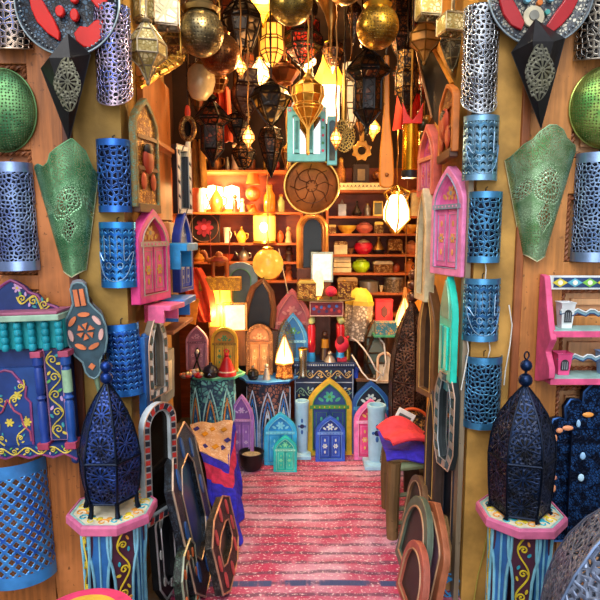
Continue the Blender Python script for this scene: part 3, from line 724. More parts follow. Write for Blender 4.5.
def dome_lantern(label, cx, cy_base, Y, prof_px, zt, n, rot, hexc, hex2, balls, group=None, feet=True, rib='#101c30', star=None, tabley=None):
    """faceted metal lantern with pierced sides, ribs, arched feet, finial balls and a hook"""
    sc = span(0, 300, 1, 301, Y)[2]; x = P(cx, 400, Y).x
    r = T('lantern', label, 'lantern', (x, Y, zt), rot, group=group)
    prof = [(rr * sc, z * sc) for rr, z in prof_px]; R = max(a for a, z in prof)
    fw = 2 * R * math.sin(PI / n)
    b = MB(); L = []
    mat = PIERCE(hexc, 'rosette', star or 1 / (fw * .95), .12, .36, .6, .15, hex2)
    for k in range(n):
        a0 = 2 * PI * k / n; a1 = 2 * PI * (k + 1) / n
        vs, us, fs = [], [], []
        for i, (rr, z) in enumerate(prof):
            for a, sg in ((a0, -1), (a1, 1)):
                vs.append((rr * math.sin(a), -rr * math.cos(a), z)); us.append((.5 * fw + sg * rr * math.sin(PI / n), z))
        for i in range(len(prof) - 1): fs.append((2 * i, 2 * i + 1, 2 * i + 3, 2 * i + 2))
        b.add(vs, fs, mat, us)
    b.build('shade', r, solid=.002, ang=30)
    q = MB(); q.lathe([(rr * .9, z) for rr, z in prof], n, M('#06080e', .7)); q.build('added_lining', r)  # dark inner shell added in place of the shade inside the lantern
    rm = M(rib, .35, .8)
    q = MB()
    for k in range(n):
        a = 2 * PI * k / n
        q.tube([(rr * math.sin(a), -rr * math.cos(a), z) for rr, z in prof], .0045, rm, 6)
    for i in (0, len(prof) // 3):
        q.tube([(prof[i][0] * math.sin(2 * PI * k / n), -prof[i][0] * math.cos(2 * PI * k / n), prof[i][1]) for k in range(n)], .005, rm, 6, True)
    q.build('ribs', r)
    if feet:
        z0 = prof[0][1]; rr = prof[0][0]
        for k in range(n):
            a = 2 * PI * k / n; f = MB()
            f.tube([(rr * math.sin(a), -rr * math.cos(a), z0 + .005), (rr * 1.0 * math.sin(a), -rr * 1.0 * math.cos(a), z0 * .5), (rr * 1.06 * math.sin(a), -rr * 1.06 * math.cos(a), .0)], [.009, .008, .011], rm, 8); f.build('foot', r)
    zt_ = prof[-1][1]
    for (bz, br) in balls:
        f = MB(); f.ball((0, 0, bz * sc), br * sc, M(hexc, .3, .7), 16); f.build('finial_ball', r)
        zt_ = max(zt_, bz * sc + br * sc)
    f = MB(); f.tube([(0, 0, prof[-1][1] - .01), (0, 0, zt_ + .004)], .005, rm, 6)
    f.tube([(0, 0, zt_ + .0)] + [(.010 * math.sin(t * .6), 0, zt_ + .016 - .014 * math.cos(t * .6)) for t in range(11)], .003, rm, 6); f.build('hook', r)
    return r
tA, zA = octagon_table('pink-rimmed octagonal table with painted scroll sides beside the pink pouf', 73, 152, 509, 2.02, 0, 'pink-rimmed octagonal tables', .62)
dome_lantern('black metal lantern with one bright blue pierced face on the table below the bellows', 107.5, 497, 2.02,
             [(26, 14), (29, 26), (31, 40), (31.5, 58), (29, 74), (25, 90), (19, 105), (11, 120), (4, 130), (1.5, 134)], zA, 6, PI / 6, '#163a84', '#060e22', [(139, 6.5), (150.5, 6)], 'black dome lanterns on tables')
tB, zB = octagon_table('pink-rimmed octagonal table with painted scroll sides beside the big grey lantern dome', 482, 560, 512, 2.02, 0, 'pink-rimmed octagonal tables', -.22)
dome_lantern('dark navy pierced lantern with two finial balls and a hook, below the pink cup shelf', 524.5, 505, 2.02,
             [(29, 4), (31, 26), (32, 46), (32.5, 60), (31, 78), (28, 92), (22, 106), (13, 120), (5, 130), (1.5, 134)], zB, 6, .25, '#0e2a52', '#050b18', [(140, 7), (155, 6)], 'black dome lanterns on tables')

# ---------------------------------------------------------------- cup shelf
def cup_shelf():
    Ys = YF - .09; cx, zb, w, h = span(547, 274, 650, 386, Ys); sc = w / 103
    pink, white, navy = M('#e8588c', .5), M('#e4ecec', .5), M('#1c3f70', .5)
    r = T('wall_shelf', 'pink wall shelf with a flowered white header and two boards', 'shelf', (cx, YF - .008, zb))
    def x(px): return (px - 598.5) * sc
    def z(py): return (386 - py) * sc
    for xx in (549, 648):
        b = MB(); b.prism([(-.13, z(375)), (-.13, z(365)), (-.09, z(350)), (-.13, z(336)), (-.1, z(320)), (-.05, z(280)), (-.04, z(275)), (0, z(274)), (0, z(386)), (-.04, z(384))], -.012, .012, pink)
        b.M = Matrix.Identity(4)
        b.v = [Vector((x(xx) + v.y, v.x, v.z)) for v in b.v]; b.build('side_board', r, bev=.003)
    for t, bt in ((328, 334), (376, 382)):
        b = MB(); b.box(x(549), x(648), -.12, 0, z(bt), z(t), pink); b.box(x(550), x(647), -.118, 0, z(t), z(t) + .003, M('#9cc8c4', .6)); b.build('board', r)
    b = MB(); b.box(x(549), x(648), -.03, -.015, z(289), z(275), white)
    b.box(x(557), x(640), -.034, -.03, z(287), z(277), navy)
    for k in range(6):
        xx = x(563 + k * 15); col = ('#d8c83a', '#5fb0c8', '#7cc24a')[k % 3]
        b.prism([(xx - .03, z(282)), (xx, z(277.5)), (xx + .03, z(282)), (xx, z(286.5))], -.034, -.037, M(col, .5)); b.disc(xx, z(282), .010, -.037, M('#f0f0e0', .5), 8, .002)
    b.build('header', r)
    for y0 in (306, 352):
        b = MB(); n = 20
        top = [(x(560) + (x(645) - x(560)) * i / n, z(y0 + 6) + .007 * math.sin(i * 1.9)) for i in range(n + 1)]
        b.prism([(a, c + .012) for a, c in top] + [(a, c - .006) for a, c in top[::-1]], -.075, -.068, M('#7fa8b8', .5))
        b.tube([(a, -.077, c + .012) for a, c in top], .003, white, 5); b.tube([(a, -.077, c - .004) for a, c in top], .003, navy, 5); b.build('scalloped_rail', r)
    for (nm, px0, px1, p0, p1, col, lab) in (('cup', 556, 576, 302, 328, '#e8eef2', 'small white tapered cup with a lattice emblem on the upper board of the pink shelf'),
                                        ('cup', 552, 573, 354, 376, '#e8508c', 'small pink tapered cup with a lattice emblem on the lower board of the pink shelf'),
                                        ('cup', 596, 618, 353, 376, '#8ab4e8', 'pale blue cup on the lower pink shelf board at the edge')):
        px, _, w_, h_ = span(px0, p0, px1, p1, YF - .07)
        zz = zb + z(p1) + .003
        c = T(nm, lab, 'cup', (px, YF - .062, zz), group='tapered cups on the pink shelf')
        b = MB(); b.lathe([(0, 0), (w_ * .36, 0), (w_ * .5, h_), (w_ * .54, h_), (w_ * .54, h_ * .96), (w_ * .45, h_ * .94), (w_ * .3, .01), (0, .01)], 4, M(col, .35), PI / 4); b.build('body', c, bev=.002)
        b = MB(); b.prism(roundarch(w_ * .36, h_ * .48, 6, 0, h_ * .24), -w_ * .31, -w_ * .345, M('#20242c', .5))
        for k in range(3): b.box(-w_ * .12 + k * w_ * .1, -w_ * .09 + k * w_ * .1, -w_ * .35, -w_ * .34, h_ * .28, h_ * .62, M('#a0a8b0', .4))
        b.build('lattice_emblem', c)
cup_shelf()
def pierced_mirror():
    Ym = YF - .08; cx, zb, w, h = span(553, 395, 655, 545, Ym)
    r = T('mirror', 'dark blue pierced metal mirror with a scalloped top and amber studs beside the black lantern', 'mirror', (cx, YF - .02, zb), rx=-.02)
    out = [(-.5, 0), (-.5, .77), (-.48, .82), (-.42, .83), (-.36, .82), (-.37, .9), (-.32, .95), (-.25, .95), (-.2, .93), (-.19, 1.0), (-.1, 1.06), (0, 1.08)]
    out = [(x * w, z * h) for x, z in out]; full = out + [(-x, z) for x, z in out[-2::-1]]
    b = MB(); b.prism(full, 0, -.02, M('#0f2038', .4, .7)); b.build('backboard', r)
    m = CARVED('#2a5ca0', '#08142c', 85, .35, .8)
    inn = [(-.3 * w, .1 * h), (-.3 * w, .62 * h), (-.22 * w, .72 * h), (.22 * w, .72 * h), (.3 * w, .62 * h), (.3 * w, .1 * h)]
    b = MB(); b.prism(full, -.02, -.03, m); b.prism([(x * .62, z) for x, z in rect(w, h * .72, 0, h * .04)], -.03, -.042, m); b.build('pierced_front', r, bev=.004)
    b = MB(); b.tube([(x * .62, -.044, z) for x, z in rect(w, h * .72, 0, h * .04)], .004, M('#0c1830', .3, .8), 6, True); b.tube([(x, -.03, z) for x, z in full], .006, M('#2a5490', .35, .8), 6, True); b.build('rim', r)
    for px, py, c, e in ((566.5, 436, '#f0a070', 1), (575, 433.5, '#f0a070', 2), (563, 445, '#f0a070', .6), (561, 475, '#f0a070', .6), (561, 485, '#e89a80', 1), (561, 496, '#f0a070', .6), (586, 429, '#9fd0ff', .6), (590, 462, '#9fd0ff', .8), (588, 484, '#b8e0ff', .9), (596, 420, '#ffa850', 2.2)):
        q = P(px, py, Ym - .035); s = MB(); s.ball((q.x - cx, -.035 if abs(px - 580) > 14 and px < 580 else -.045, q.z - zb), .011, M(c, .25, 0, .1), 12, 1.3 * min(e, 1.6), .5, 1. if e >= 1 else 1.5); s.build('stud', r)
pierced_mirror()
def big_dome():
    Y = 1.42; x = P(650, 600, Y).x
    sc = span(0, 560, 1, 561, Y)[2]
    r = T('lantern', 'big grey blue pierced lantern dome close to the camera at the bottom corner', 'lantern', (x, Y, 0))
    prof = [(112, -150), (112, -90), (108, -60), (98, -25), (84, 5), (66, 32), (45, 55), (25, 72), (8, 84), (1, 88)]
    n = 6; pr = [(a * sc, (P(600, 574, Y).z) + z * sc) for a, z in prof]; R = pr[0][0]; fw = R
    z0 = pr[0][1]
    def mk(nm, pr_, mat):
        b = MB()
        for k in range(n):
            a0, a1 = 2 * PI * (k + .62) / n, 2 * PI * (k + 1.62) / n; vs, us, fs = [], [], []
            for rr, z in pr_:
                for a, sg in ((a0, -1), (a1, 1)): vs.append((rr * math.sin(a), -rr * math.cos(a), z)); us.append((.5 * fw * .5 + sg * rr * .5, z))
            for i in range(len(pr_) - 1): fs.append((2 * i, 2 * i + 1, 2 * i + 3, 2 * i + 2))
            b.add(vs, fs, mat, us)
        return b.build(nm, r, solid=.003, ang=20)
    mk('shade', pr, PIERCE('#7f90ac', 'rosette', 1 / (fw * .5), .09, .4, .6, .3, '#56607c'))
    rm = M('#6a80a4', .4, .7); q = MB()
    for k in range(n):
        a = 2 * PI * (k + .62) / n; q.tube([(rr * math.sin(a), -rr * math.cos(a), z) for rr, z in pr], .005, rm, 6)
    q.build('ribs', r)
    q = MB()
    for k in range(n):
        a = 2 * PI * (k + .62) / n; q.tube([(R * math.sin(a), -R * math.cos(a), z0), (R * 1.02 * math.sin(a), -R * 1.02 * math.cos(a), 0)], .012, rm, 8)
    q.lathe([(R, z0 - .02), (R * 1.02, z0), (R, z0 + .02)], 6, rm, .62 * 2 * PI / 6); q.build('stand', r)
big_dome()
def pouf():
    c = P(82, 603, 1.6); R = 60 * span(0, 590, 1, 591, 1.6)[2]; zt = P(82, 588, 1.6 + R * .86).z
    r = T('pouf', 'round pink pouf with a yellow patterned top at the bottom edge below the lattice lamp', 'pouf', (c.x, 1.6, 0))
    b = MB(); b.lathe([(0, .0), (R * .92, 0), (R, zt * .2), (R * 1.01, zt * .6), (R * .96, zt * .92), (R * .86, zt)], 40, M('#e83a78', .8, 0, .2, 12, .5, 90)); b.build('side', r)
    b = MB(); b.lathe([(R * .86, zt), (R * .75, zt + .006), (R * .6, zt + .01)], 40, M('#ec3f70', .8, 0, .2, 12, .5, 90))
    b.lathe([(R * .6, zt + .01), (R * .4, zt + .013), (R * .3, zt + .014)], 40, M('#e8b83a', .8, 0, .2, 12, .5, 90))
    b.lathe([(R * .3, zt + .014), (0, zt + .014)], 40, M('#c02030', .8, 0, .2, 12, .5, 90)); b.build('patterned_top', r)
    b = MB()
    b.ball((0, 0, zt + .016), .02, M('#3fae5a', .8)); b.build('button', r)
pouf()
def cord(name, label, pts, r, m, cat='cord', group=None):
    b = MB(); b.tube([P(*p) for p in pts], r, m, 6); tag(b.build(name), label, cat, group)
cord('cord', 'thin yellow green cord hanging down the wall beside the table under the navy lantern', [(490, 512, 2.1), (488, 530, 2.2), (484, 552, 2.225), (478, 575, 2.23), (474, 600, 2.23), (472, 640, 2.23)], .003, M('#b8a84a', .6))
cord('electric_wire', 'white wire looping down beside the hand lamp and the turquoise mirror', [(509, 305, 2.225), (512, 325, 2.22), (510, 345, 2.225), (505.5, 370, 2.22), (504, 385, 2.225)], .0025, M('#e0e0d8', .5), 'wire', 'white lamp wires')
cord('electric_wire', 'white wire between the two middle cylinder lamps', [(485, 262, 2.23), (486, 270, 2.225), (485, 281, 2.23)], .0025, M('#e0e0d8', .5), 'wire', 'white lamp wires')
cord('electric_wire', 'white wire joining the hand lamp and the lowest cylinder lamp', [(489, 341, 2.23), (490, 350, 2.225), (487, 361, 2.23)], .0025, M('#e0e0d8', .5), 'wire', 'white lamp wires')
cord('electric_wire', 'white wire hanging along the post outside the turquoise mirror', [(467, 338, 2.22), (468.5, 350, 2.22), (465, 370, 2.22), (461, 390, 2.23)], .0025, M('#e0e0d8', .5), 'wire', 'white lamp wires')
# ================================================================ INSIDE: PROTOTYPES
BULBS = []
def place_ab(pa, Ya, pb, Yb, yt, yb):
    """centre base, width, height and turn of something whose near and far edges stand at two pixel columns and distances"""
    ym = (yt + yb) / 2; A, B = P(pa, ym, Ya), P(pb, ym, Yb); Ym = (Ya + Yb) / 2; pm = (pa + pb) / 2
    zb, zt = P(pm, yb, Ym).z, P(pm, yt, Ym).z
    w = math.hypot(B.x - A.x, B.y - A.y)
    return Vector(((A.x + B.x) / 2, (A.y + B.y) / 2, zb)), w, zt - zb, math.atan2(B.y - A.y, B.x - A.x)
def arch_panel(name, label, cat, geo, frame, panel, accent, shape='ogive', t=.035, hs=.66, border=.13, leaves=True, inner=None, group=None, lean=0., z=None, tilt=0., trim=None, flower_=True, band=True, crest=None):
    """arched mirror or painted panel: frame, back panel, lintel band, two door leaves, painted flower"""
    loc, w, h, rz = geo
    if z is not None: loc = Vector((loc.x, loc.y, z))
    r = T(name, label, cat, loc, rz, lean, tilt, group)
    O = ogive(w, h, h * hs, 8) if shape == 'ogive' else roundarch(w, h, 9) if shape == 'round' else rect(w, h)
    bw = w * border; wi, hi = w - 2 * bw, h - 2 * bw
    I = ogive(wi, hi, h * hs - bw, 8, 0, bw) if shape == 'ogive' else roundarch(wi, hi, 9, 0, bw) if shape == 'round' else rect(wi, hi, 0, bw)
    fm = frame if not isinstance(frame, str) else M(frame, .42, 0, .2, 20); pm = panel if not isinstance(panel, str) else M(panel, .45, 0, .2, 20)
    am = accent if not isinstance(accent, str) else M(accent, .45, 0, .2, 20)
    b = MB(); b.frame(O, I, 0, -t, fm); b.build('frame', r, bev=min(.004, bw * .2))
    b = MB(); b.prism(O, .006, -.002, fm); b.prism(I, -.003, -t * .35, pm); b.build('back_panel', r)
    tm = M(trim, .45) if trim else am
    b = MB(); b.tube([(x * (1 - .0), -t - .001, zz) for x, zz in I], max(.0022, w * .012), tm, 5, True); b.build('painted_line', r)
    zl = h * hs - bw * .4
    if band:
        b = MB(); b.box(-wi / 2 - bw * .5, wi / 2 + bw * .5, -t - .003, -t * .3, zl - bw * .3, zl + bw * .3, tm)
        for k in range(7): b.ball(((k - 3) * w * .11, -t - .003, zl), bw * .14, fm, 6, 1, .4)
        b.build('lintel_band', r)
    if flower_ and shape != 'rect':
        b = MB(); zc = zl + (h - bw - zl) * .42
        flower(b, 0, zc, w * .13, -t * .36, am, tm)
        for sg in (1, -1): b.disc(sg * w * .19, zc - w * .06, w * .07, -t * .36, am, 8, .003, 1, .5, sg * .6)
        b.build('painted_flower', r)
    if leaves:
        hd = zl - bw * 1.5
        for sg in (-1, 1):
            b = MB(); xa, xb = (sg * wi * .03, sg * wi * .46); xa, xb = min(xa, xb), max(xa, xb)
            b.box(xa, xb, -t * .75, -t * .34, bw * 1.15, bw * 1.15 + hd, fm if inner is None else M(inner, .45))
            c = (xa + xb) / 2; ww = (xb - xa)
            b.tube([(x, -t * .77, zz) for x, zz in rect(ww * .72, hd * .82, c, bw * 1.15 + hd * .09)], max(.0018, w * .008), tm, 5, True)
            flower(b, c, bw * 1.15 + hd * .5, ww * .27, -t * .75, am, tm, 6, .003)
            for q in (.25, .75): b.disc(c, bw * 1.15 + hd * q, ww * .15, -t * .75, am, 8, .003, .6, 1.1)
            b.build('door_leaf', r, bev=.002)
    return r
def geo_px(x0, y0, x1, y1, Y):
    cx, zb, w, h = span(x0, y0, x1, y1, Y); return (Vector((cx, Y, zb)), w, h, 0.)
def floor_geo(x0, y0, x1, yb, rz=0., dy=0.):
    Y = floorY(yb) + dy; cx, zb, w, h = span(x0, y0, x1, yb, Y); return (Vector((cx, Y, 0)), w, h, rz)

# ================================================================ DOORWAY SIDES
JG = 'small mirrors and panels on the doorway sides'
arch_panel('door_mirror', 'pink arched mirror with little shutters hanging on the doorway side by the hand lamp', 'mirror', place_ab(131, 2.245, 163, 2.5, 209, 301), '#e8468e', '#c86a48', '#d8a040', inner='#ee5a9a', trim='#b09a8a', group=JG)
arch_panel('door_mirror', 'pale pink arched mirror with twin shutters beside the steel blue hand lamp', 'mirror', place_ab(438, 2.5, 470, 2.26, 166, 275), '#f08ac0', '#e86aa8', '#e0a060', inner='#f07ab8', trim='#8a9ab0', group=JG)
arch_panel('door_mirror', 'narrow salmon arched mirror with a mauve shutter beside the gold cylinder lamp', 'mirror', place_ab(424, 2.85, 441, 2.62, 124, 196), '#d86a5a', '#b8508a', '#c0506a', hs=.55, inner='#c86aa8', trim='#e0906a', group=JG)
arch_panel('door_mirror', 'blue arched mirror with a silver top beside the bright blue shelf block', 'mirror', place_ab(173, 2.82, 187, 2.98, 212, 291), '#2a4ab8', '#9aa0b0', '#c8ccd8', hs=.6, inner='#2a50c8', trim='#b8b8c0', group=JG)
def dagger():
    loc, w, h, rz = place_ab(446, 2.44, 459, 2.27, 276, 378)
    r = T('door_mirror', 'tall turquoise pointed mirror like a dagger below the pale pink one', 'mirror', loc, rz, group=JG)
    tq, gl = M('#1fd0b8', .35, 0, .15), M('#9ad8b8', .2, .4, .2)
    O = ogive(w, h, h * .62, 8, power=.9); I = ogive(w * .66, h * .36, h * .06, 8, 0, h * .6, .9)
    b = MB(); b.prism(O, 0, -.03, tq); b.build('frame', r, bev=.004)
    b = MB(); b.prism(I, -.03, -.036, gl); b.build('mirror_glass', r)
    b = MB(); b.prism(rect(w * .6, h * .42, 0, h * .1), -.03, -.04, M('#28e0c8', .35)); b.box(-w * .05, w * .05, -.045, -.03, h * .1, h * .52, M('#0f9a90', .4)); b.build('shutter', r, bev=.003)
    b = MB(); b.prism([(-w * .4, 0), (w * .4, 0), (w * .2, -.05), (-w * .2, -.05)], -.005, -.025, M('#3a8a98', .4)); b.build('lower_tip', r)
dagger()
def carved_arch(label, geo, side, carv, m_in, group):
    loc, w, h, rz = geo
    r = T('carved_panel', label, 'panel', loc, rz, group=group)
    O = ogive(w, h, h * .72, 8); I = ogive(w * .82, h * .9, h * .68, 8, 0, h * .04)
    b = MB(); b.frame(O, I, 0, -.03, side); b.build('frame', r, bev=.004)
    b = MB(); b.prism(I, -.0, -.02, carv); b.build('carving', r)
    b = MB()
    for q in (.62, .34): b.box(-w * .4, w * .4, -.03, -.015, h * q, h * (q + .035), m_in)
    b.ball((0, -.03, h * .53), w * .15, M('#2a2420', .4), 12, 1, .5, .8); b.ball((0, -.028, h * .43), w * .2, M('#b03a1c', .5), 12, 1, .4, 1.2)
    for sg in (-1, 1): b.ball((sg * w * .2, -.028, h * .24), w * .1, M('#c8502a', .5), 10, 1, .4, 1.6)
    b.build('ornaments', r)
    b = MB(); b.box(-w * .46, w * .46, -.035, 0, -.02, .015, M('#5a3420', .5)); b.build('sill', r, bev=.003)
gold_carv = CARVED('#d0a040', '#6a3a18', 80, .4, .4)
carved_arch('carved gilt arched panel with a mottled green edge, above the hot pink mirror', place_ab(129, 2.25, 153, 2.47, 98, 208), CARVED('#5f8f7a', '#8a6a30', 130), gold_carv, M('#6a3a1c', .5), 'carved gilt arched panels')
carved_arch('carved gilt arched panel with an orange edge, above the pale pink mirror', place_ab(445, 2.6, 460, 2.3, 84, 156), M('#c8702a', .5), gold_carv, M('#8a4a1c', .5), 'carved gilt arched panels')
def board_shelf():
    """plain orange cupboard side and shelf inside the doorway on the left"""
    r = T('cupboard', 'plain orange wooden cupboard side with a slanting shelf line inside the doorway', 'cupboard', (-XJ + .03, 2.74, 1.2))
    w = WOOD('#c8742a', .75, .5, 2, 20); b = MB(); b.box(-.028, 0, -.26, .24, .45, 1.12, w); b.build('side_board', r, bev=.003)
    b = MB(); b.box(-.028, .05, -.26, .24, .775, .795, w); b.build('shelf', r, bev=.003)
    b = MB(); b.box(-.028, .02, -.26, .24, .0, .44, WOOD('#a86a34', .75, .5, 2, 20)); b.build('lower_board', r, bev=.003)
board_shelf()
def bracket_box(name, label, cat, geo, hexc, hexd):
    loc, w, h, rz = geo; r = T(name, label, cat, loc, rz)
    b = MB(); b.box(-w / 2, w / 2, -.02, 0, 0, h, M(hexd, .45)); b.build('back', r, bev=.002)
    b = MB(); b.prism([(-w / 2, h * .7), (w / 2, h * .7), (w / 2, h), (-w / 2, h)], 0, -.12, M(hexc, .45)); b.build('top', r, bev=.004)
    for x in (-w / 2, w / 2 - .012): 
        b = MB(); b.prism([(x, 0), (x + .012, 0), (x + .012, h * .75), (x, h * .75)], -.0, -.09, M(hexc, .45)); b.build('side', r, bev=.002)
    return r
bracket_box('wall_shelf', 'small bright blue shelf block on the doorway side next to the pink mirror', 'shelf', place_ab(161, 2.55, 174, 2.75, 243, 268), '#1f98d8', '#1870b0')
bracket_box('wall_shelf', 'small blue bracket shelf on the ochre doorway side, beside the pink bracket shelf', 'shelf', place_ab(158, 2.5, 172, 2.72, 297, 318), '#3a8ae0', '#2a60b0')
bracket_box('wall_shelf', 'small pink bracket shelf above the bone inlay mirror', 'shelf', place_ab(144, 2.32, 160, 2.46, 303, 320), '#f06a9a', '#c02a50')
b = MB(); q = place_ab(158, 2.5, 180, 2.8, 318, 330); b.box(-q[1] / 2, q[1] / 2, -.07, 0, -.006, .012, WOOD('#b0683a', .7)); tag(b.build('wall_board', loc=q[0] + Vector((.0, 0, .02)), rot=(0, -.06, q[3]), bev=.003), 'narrow brown wooden ledge under the blue bracket shelf on the doorway side', 'ledge')
def inlay_mirror(name, label, geo, shape, m1, m2, m3, group, lean=0., segs=26, glass=None, tilt=0., bwf=.2):
    """mirror whose frame is set with little tiles of two or three colours"""
    loc, w, h, rz = geo; r = T(name, label, 'mirror', loc, rz, lean, tilt, group)
    O = {'ogive': lambda a, b_, x, z: ogive(a, b_, b_ * .6, 8, x, z), 'oct': lambda a, b_, x, z: [(x - a * .5, z + b_ * .2), (x - a * .5, z + b_ * .8), (x - a * .28, z + b_), (x + a * .28, z + b_), (x + a * .5, z + b_ * .8), (x + a * .5, z + b_ * .2), (x + a * .28, z), (x - a * .28, z)],
         'round': lambda a, b_, x, z: roundarch(a, b_, 9, x, z), 'rect': lambda a, b_, x, z: rect(a, b_, x, z)}[shape]
    bw = w * bwf; A, B = O(w, h, 0, 0), O(w - 2 * bw, h - 2 * bw, 0, bw)
    b = MB(); b.frame(A, B, 0, -.03, m1); b.build('frame', r, bev=.003)
    b = MB(); b.prism(B, -.002, -.012, glass or mirror()); b.build('mirror_glass', r)
    Mid = O(w - bw, h - bw, 0, bw / 2); L = [Vector((x, z)) for x, z in Mid]; L.append(L[0])
    d = [0.]
    for p, q in zip(L, L[1:]): d.append(d[-1] + (q - p).length)
    b = MB()
    for k in range(segs):
        s = d[-1] * (k + .5) / segs
        for i in range(len(L) - 1):
            if d[i] <= s <= d[i + 1] and d[i + 1] > d[i]:
                f = (s - d[i]) / (d[i + 1] - d[i]); c = L[i].lerp(L[i + 1], f); a = math.atan2((L[i + 1] - L[i]).y, (L[i + 1] - L[i]).x)
                ll = d[-1] / segs * .46; hh = bw * .36
                P4 = [(-ll, -hh), (ll * .6, -hh), (ll, hh), (-ll * .6, hh)]
                b.prism([(c.x + x * math.cos(a) - z * math.sin(a), c.y + x * math.sin(a) + z * math.cos(a)) for x, z in P4], -.03, -.034, (m2, m3)[k % 2]); break
    b.build('inlay', r)
    b = MB(); b.tube([(x, -.032, z) for x, z in A], .003, M('#c8a890', .4, .3), 5, True); b.tube([(x, -.032, z) for x, z in B], .003, M('#b0b8b8', .3, .6), 5, True); b.build('beading', r)
    return r
bone, blk, redi = M('#e8e4d8', .35), M('#1c1c20', .4), M('#c83a34', .4)
IG = 'bone and camel-bone inlay mirrors'
inlay_mirror('inlay_mirror', 'pointed bone inlay mirror with silver edging beside the wavy-cut blue lamp', place_ab(142, 2.27, 161, 2.42, 312, 395), 'ogive', M('#7a6a58', .4), bone, M('#5a7a80', .3, .5), IG)
inlay_mirror('inlay_mirror', 'round-topped mirror set with white, red and dark blue tiles, behind the pink table rim', place_ab(139, 2.1, 171, 2.26, 402, 516), 'round', M('#c8d4d8', .4), M('#24303c', .4), redi, IG, segs=44, glass=M('#1c140e', .15, .5), bwf=.17)
inlay_mirror('inlay_mirror', 'black and white bone mirror edge high on the dark strip of the doorway', place_ab(172, 2.85, 186, 2.99, 146, 214), 'rect', blk, bone, bone, IG, segs=12)
inlay_mirror('inlay_mirror', 'long silver and dark pointed mirror under the turquoise dagger mirror', place_ab(441, 2.42, 461, 2.25, 373, 466), 'oct', M('#2a3438', .35, .3), M('#b8b4a4', .3, .5), M('#4a6a70', .3, .4), IG)
b = MB(); q = place_ab(138, 2.245, 145, 2.3, 336, 420); b.box(-q[1] / 2, q[1] / 2, -.035, 0, 0, q[2], M('#1f5a9a', .4)); b.ball((0, -.018, q[2]), .012, M('#1f5a9a', .4)); tag(b.build('blue_post', loc=q[0], rot=(0, 0, q[3]), bev=.003), 'narrow deep blue wooden strip standing between the wavy blue lamp and the bone mirror', 'strip')
b = MB(); q = place_ab(153, 2.40, 168, 2.66, 352, 402); b.prism(rect(q[1], q[2]), 0, -.03, M('#7a8a88', .5)); b.prism(rect(q[1] * .5, q[2] * .6, 0, q[2] * .2), -.03, -.035, M('#c8c8a8', .4)); tag(b.build('painted_tile', loc=q[0], rot=(0, .08, q[3]), bev=.003), 'small grey green painted panel behind the bone inlay mirror', 'panel')
# stacked edge-on frames on the right side of the doorway
EG = 'frames seen edge on beside the brown lantern'
for (lab, pa, Ya, pb, Yb, yt, yb, hx, tl) in (
    ('cream edged wooden frame seen edge on beside the brown lantern finial', 423, 2.75, 434, 2.6, 188, 300, '#d8c8a0', .02),
    ('brown pointed wooden frame with a gold line, seen edge on right of the brown lantern', 424, 2.7, 442, 2.55, 285, 395, '#7a5230', .0),
    ('slender dark frame standing between the brown lantern and the silver pointed mirror', 432, 2.62, 444, 2.48, 388, 500, '#4a3a34', .0)):
    arch_panel('arched_mirror', lab, 'mirror', place_ab(pa, Ya, pb, Yb, yt, yb), hx, '#3a2a20', '#c89a50', 'ogive', .04, .6, .2, False, None, EG, 0, None, tl, flower_=False, band=False)
# ================================================================ ON THE FLOOR, LEFT
FG = 'frames leaning in the left-hand stack'
def oct_frame(label, geo, m1, m2, inner, lean, group, tilt=0., studs='#e08a5a'):
    loc, w, h, rz = geo; r = T('octagonal_mirror', label, 'mirror', loc, rz, lean, tilt, group)
    O = lambda a, b_, z: [(-a * .5, z + b_ * .18), (-a * .5, z + b_ * .82), (-a * .25, z + b_), (a * .25, z + b_), (a * .5, z + b_ * .82), (a * .5, z + b_ * .18), (a * .25, z), (-a * .25, z)]
    bw = w * .22; A, B = O(w, h, 0), O(w - 2 * bw, h - 2 * bw, bw)
    b = MB(); b.frame(A, B, 0, -.035, m1); b.build('frame', r, bev=.004)
    b = MB(); b.prism(B, 0, -.012, inner); b.build('panel', r)
    b = MB(); b.tube([(x, -.036, z) for x, z in A], .005, m2, 5, True); b.tube([(x, -.036, z) for x, z in B], .004, m2, 5, True); b.build('beading', r)
    for x, z in ((-.38, .5), (.38, .5), (0, .9), (0, .1), (-.3, .2), (.3, .8), (.3, .22), (-.3, .8)):
        s = MB(); s.disc(x * w, z * h, w * .055, -.035, M(studs, .4), 8, .006, .7, 1.5); s.build('stud', r)
    return r
dk = CARVED('#3a4a58', '#10141a', 120, .4, .3)
def lean_ab(pa, Ya, pb, Yb, yt):
    """stands on the floor, top at pixel row yt"""
    A = P(pa, 500, Ya); B = P(pb, 500, Yb); A.z = B.z = 0; m = (A + B) / 2
    h = P((pa + pb) / 2, yt, m.y).z; return (m, (B - A).length, h, math.atan2(B.y - A.y, B.x - A.x))
oct_frame('dark octagonal frame with red studs in front of the blue cloth on the floor', lean_ab(216, 2.2, 233, 2.66, 508), CARVED('#484440', '#1c1a18', 90, .5, .3), M('#b88a70', .4, .4), M('#3a3e3c', .4, .2), -.20, FG, 0, '#c84a4a')
oct_frame('tall black octagonal frame with a long blue beaded edge leaning by the cloth', lean_ab(190, 2.12, 209, 2.72, 432), dk, M('#c0a890', .4, .5), M('#2a4a78', .3, .3), -.18, FG, 0, '#3a6ab0')
oct_frame('grey wooden box-like octagonal frame with an orange inlay strip under the cream cloth edge', lean_ab(183, 2.5, 199, 2.84, 428), M('#7a7060', .6), M('#c8a888', .5), M('#4a6a78', .4), -.14, FG, 0, '#d8784a')
oct_frame('black frame with white bone lozenges at the foot of the scroll table', lean_ab(150, 2.2, 172, 2.44, 502), blk, M('#d8d8d8', .3, .4), M('#202830', .3), -.08, FG, .08, '#e8e8e0')
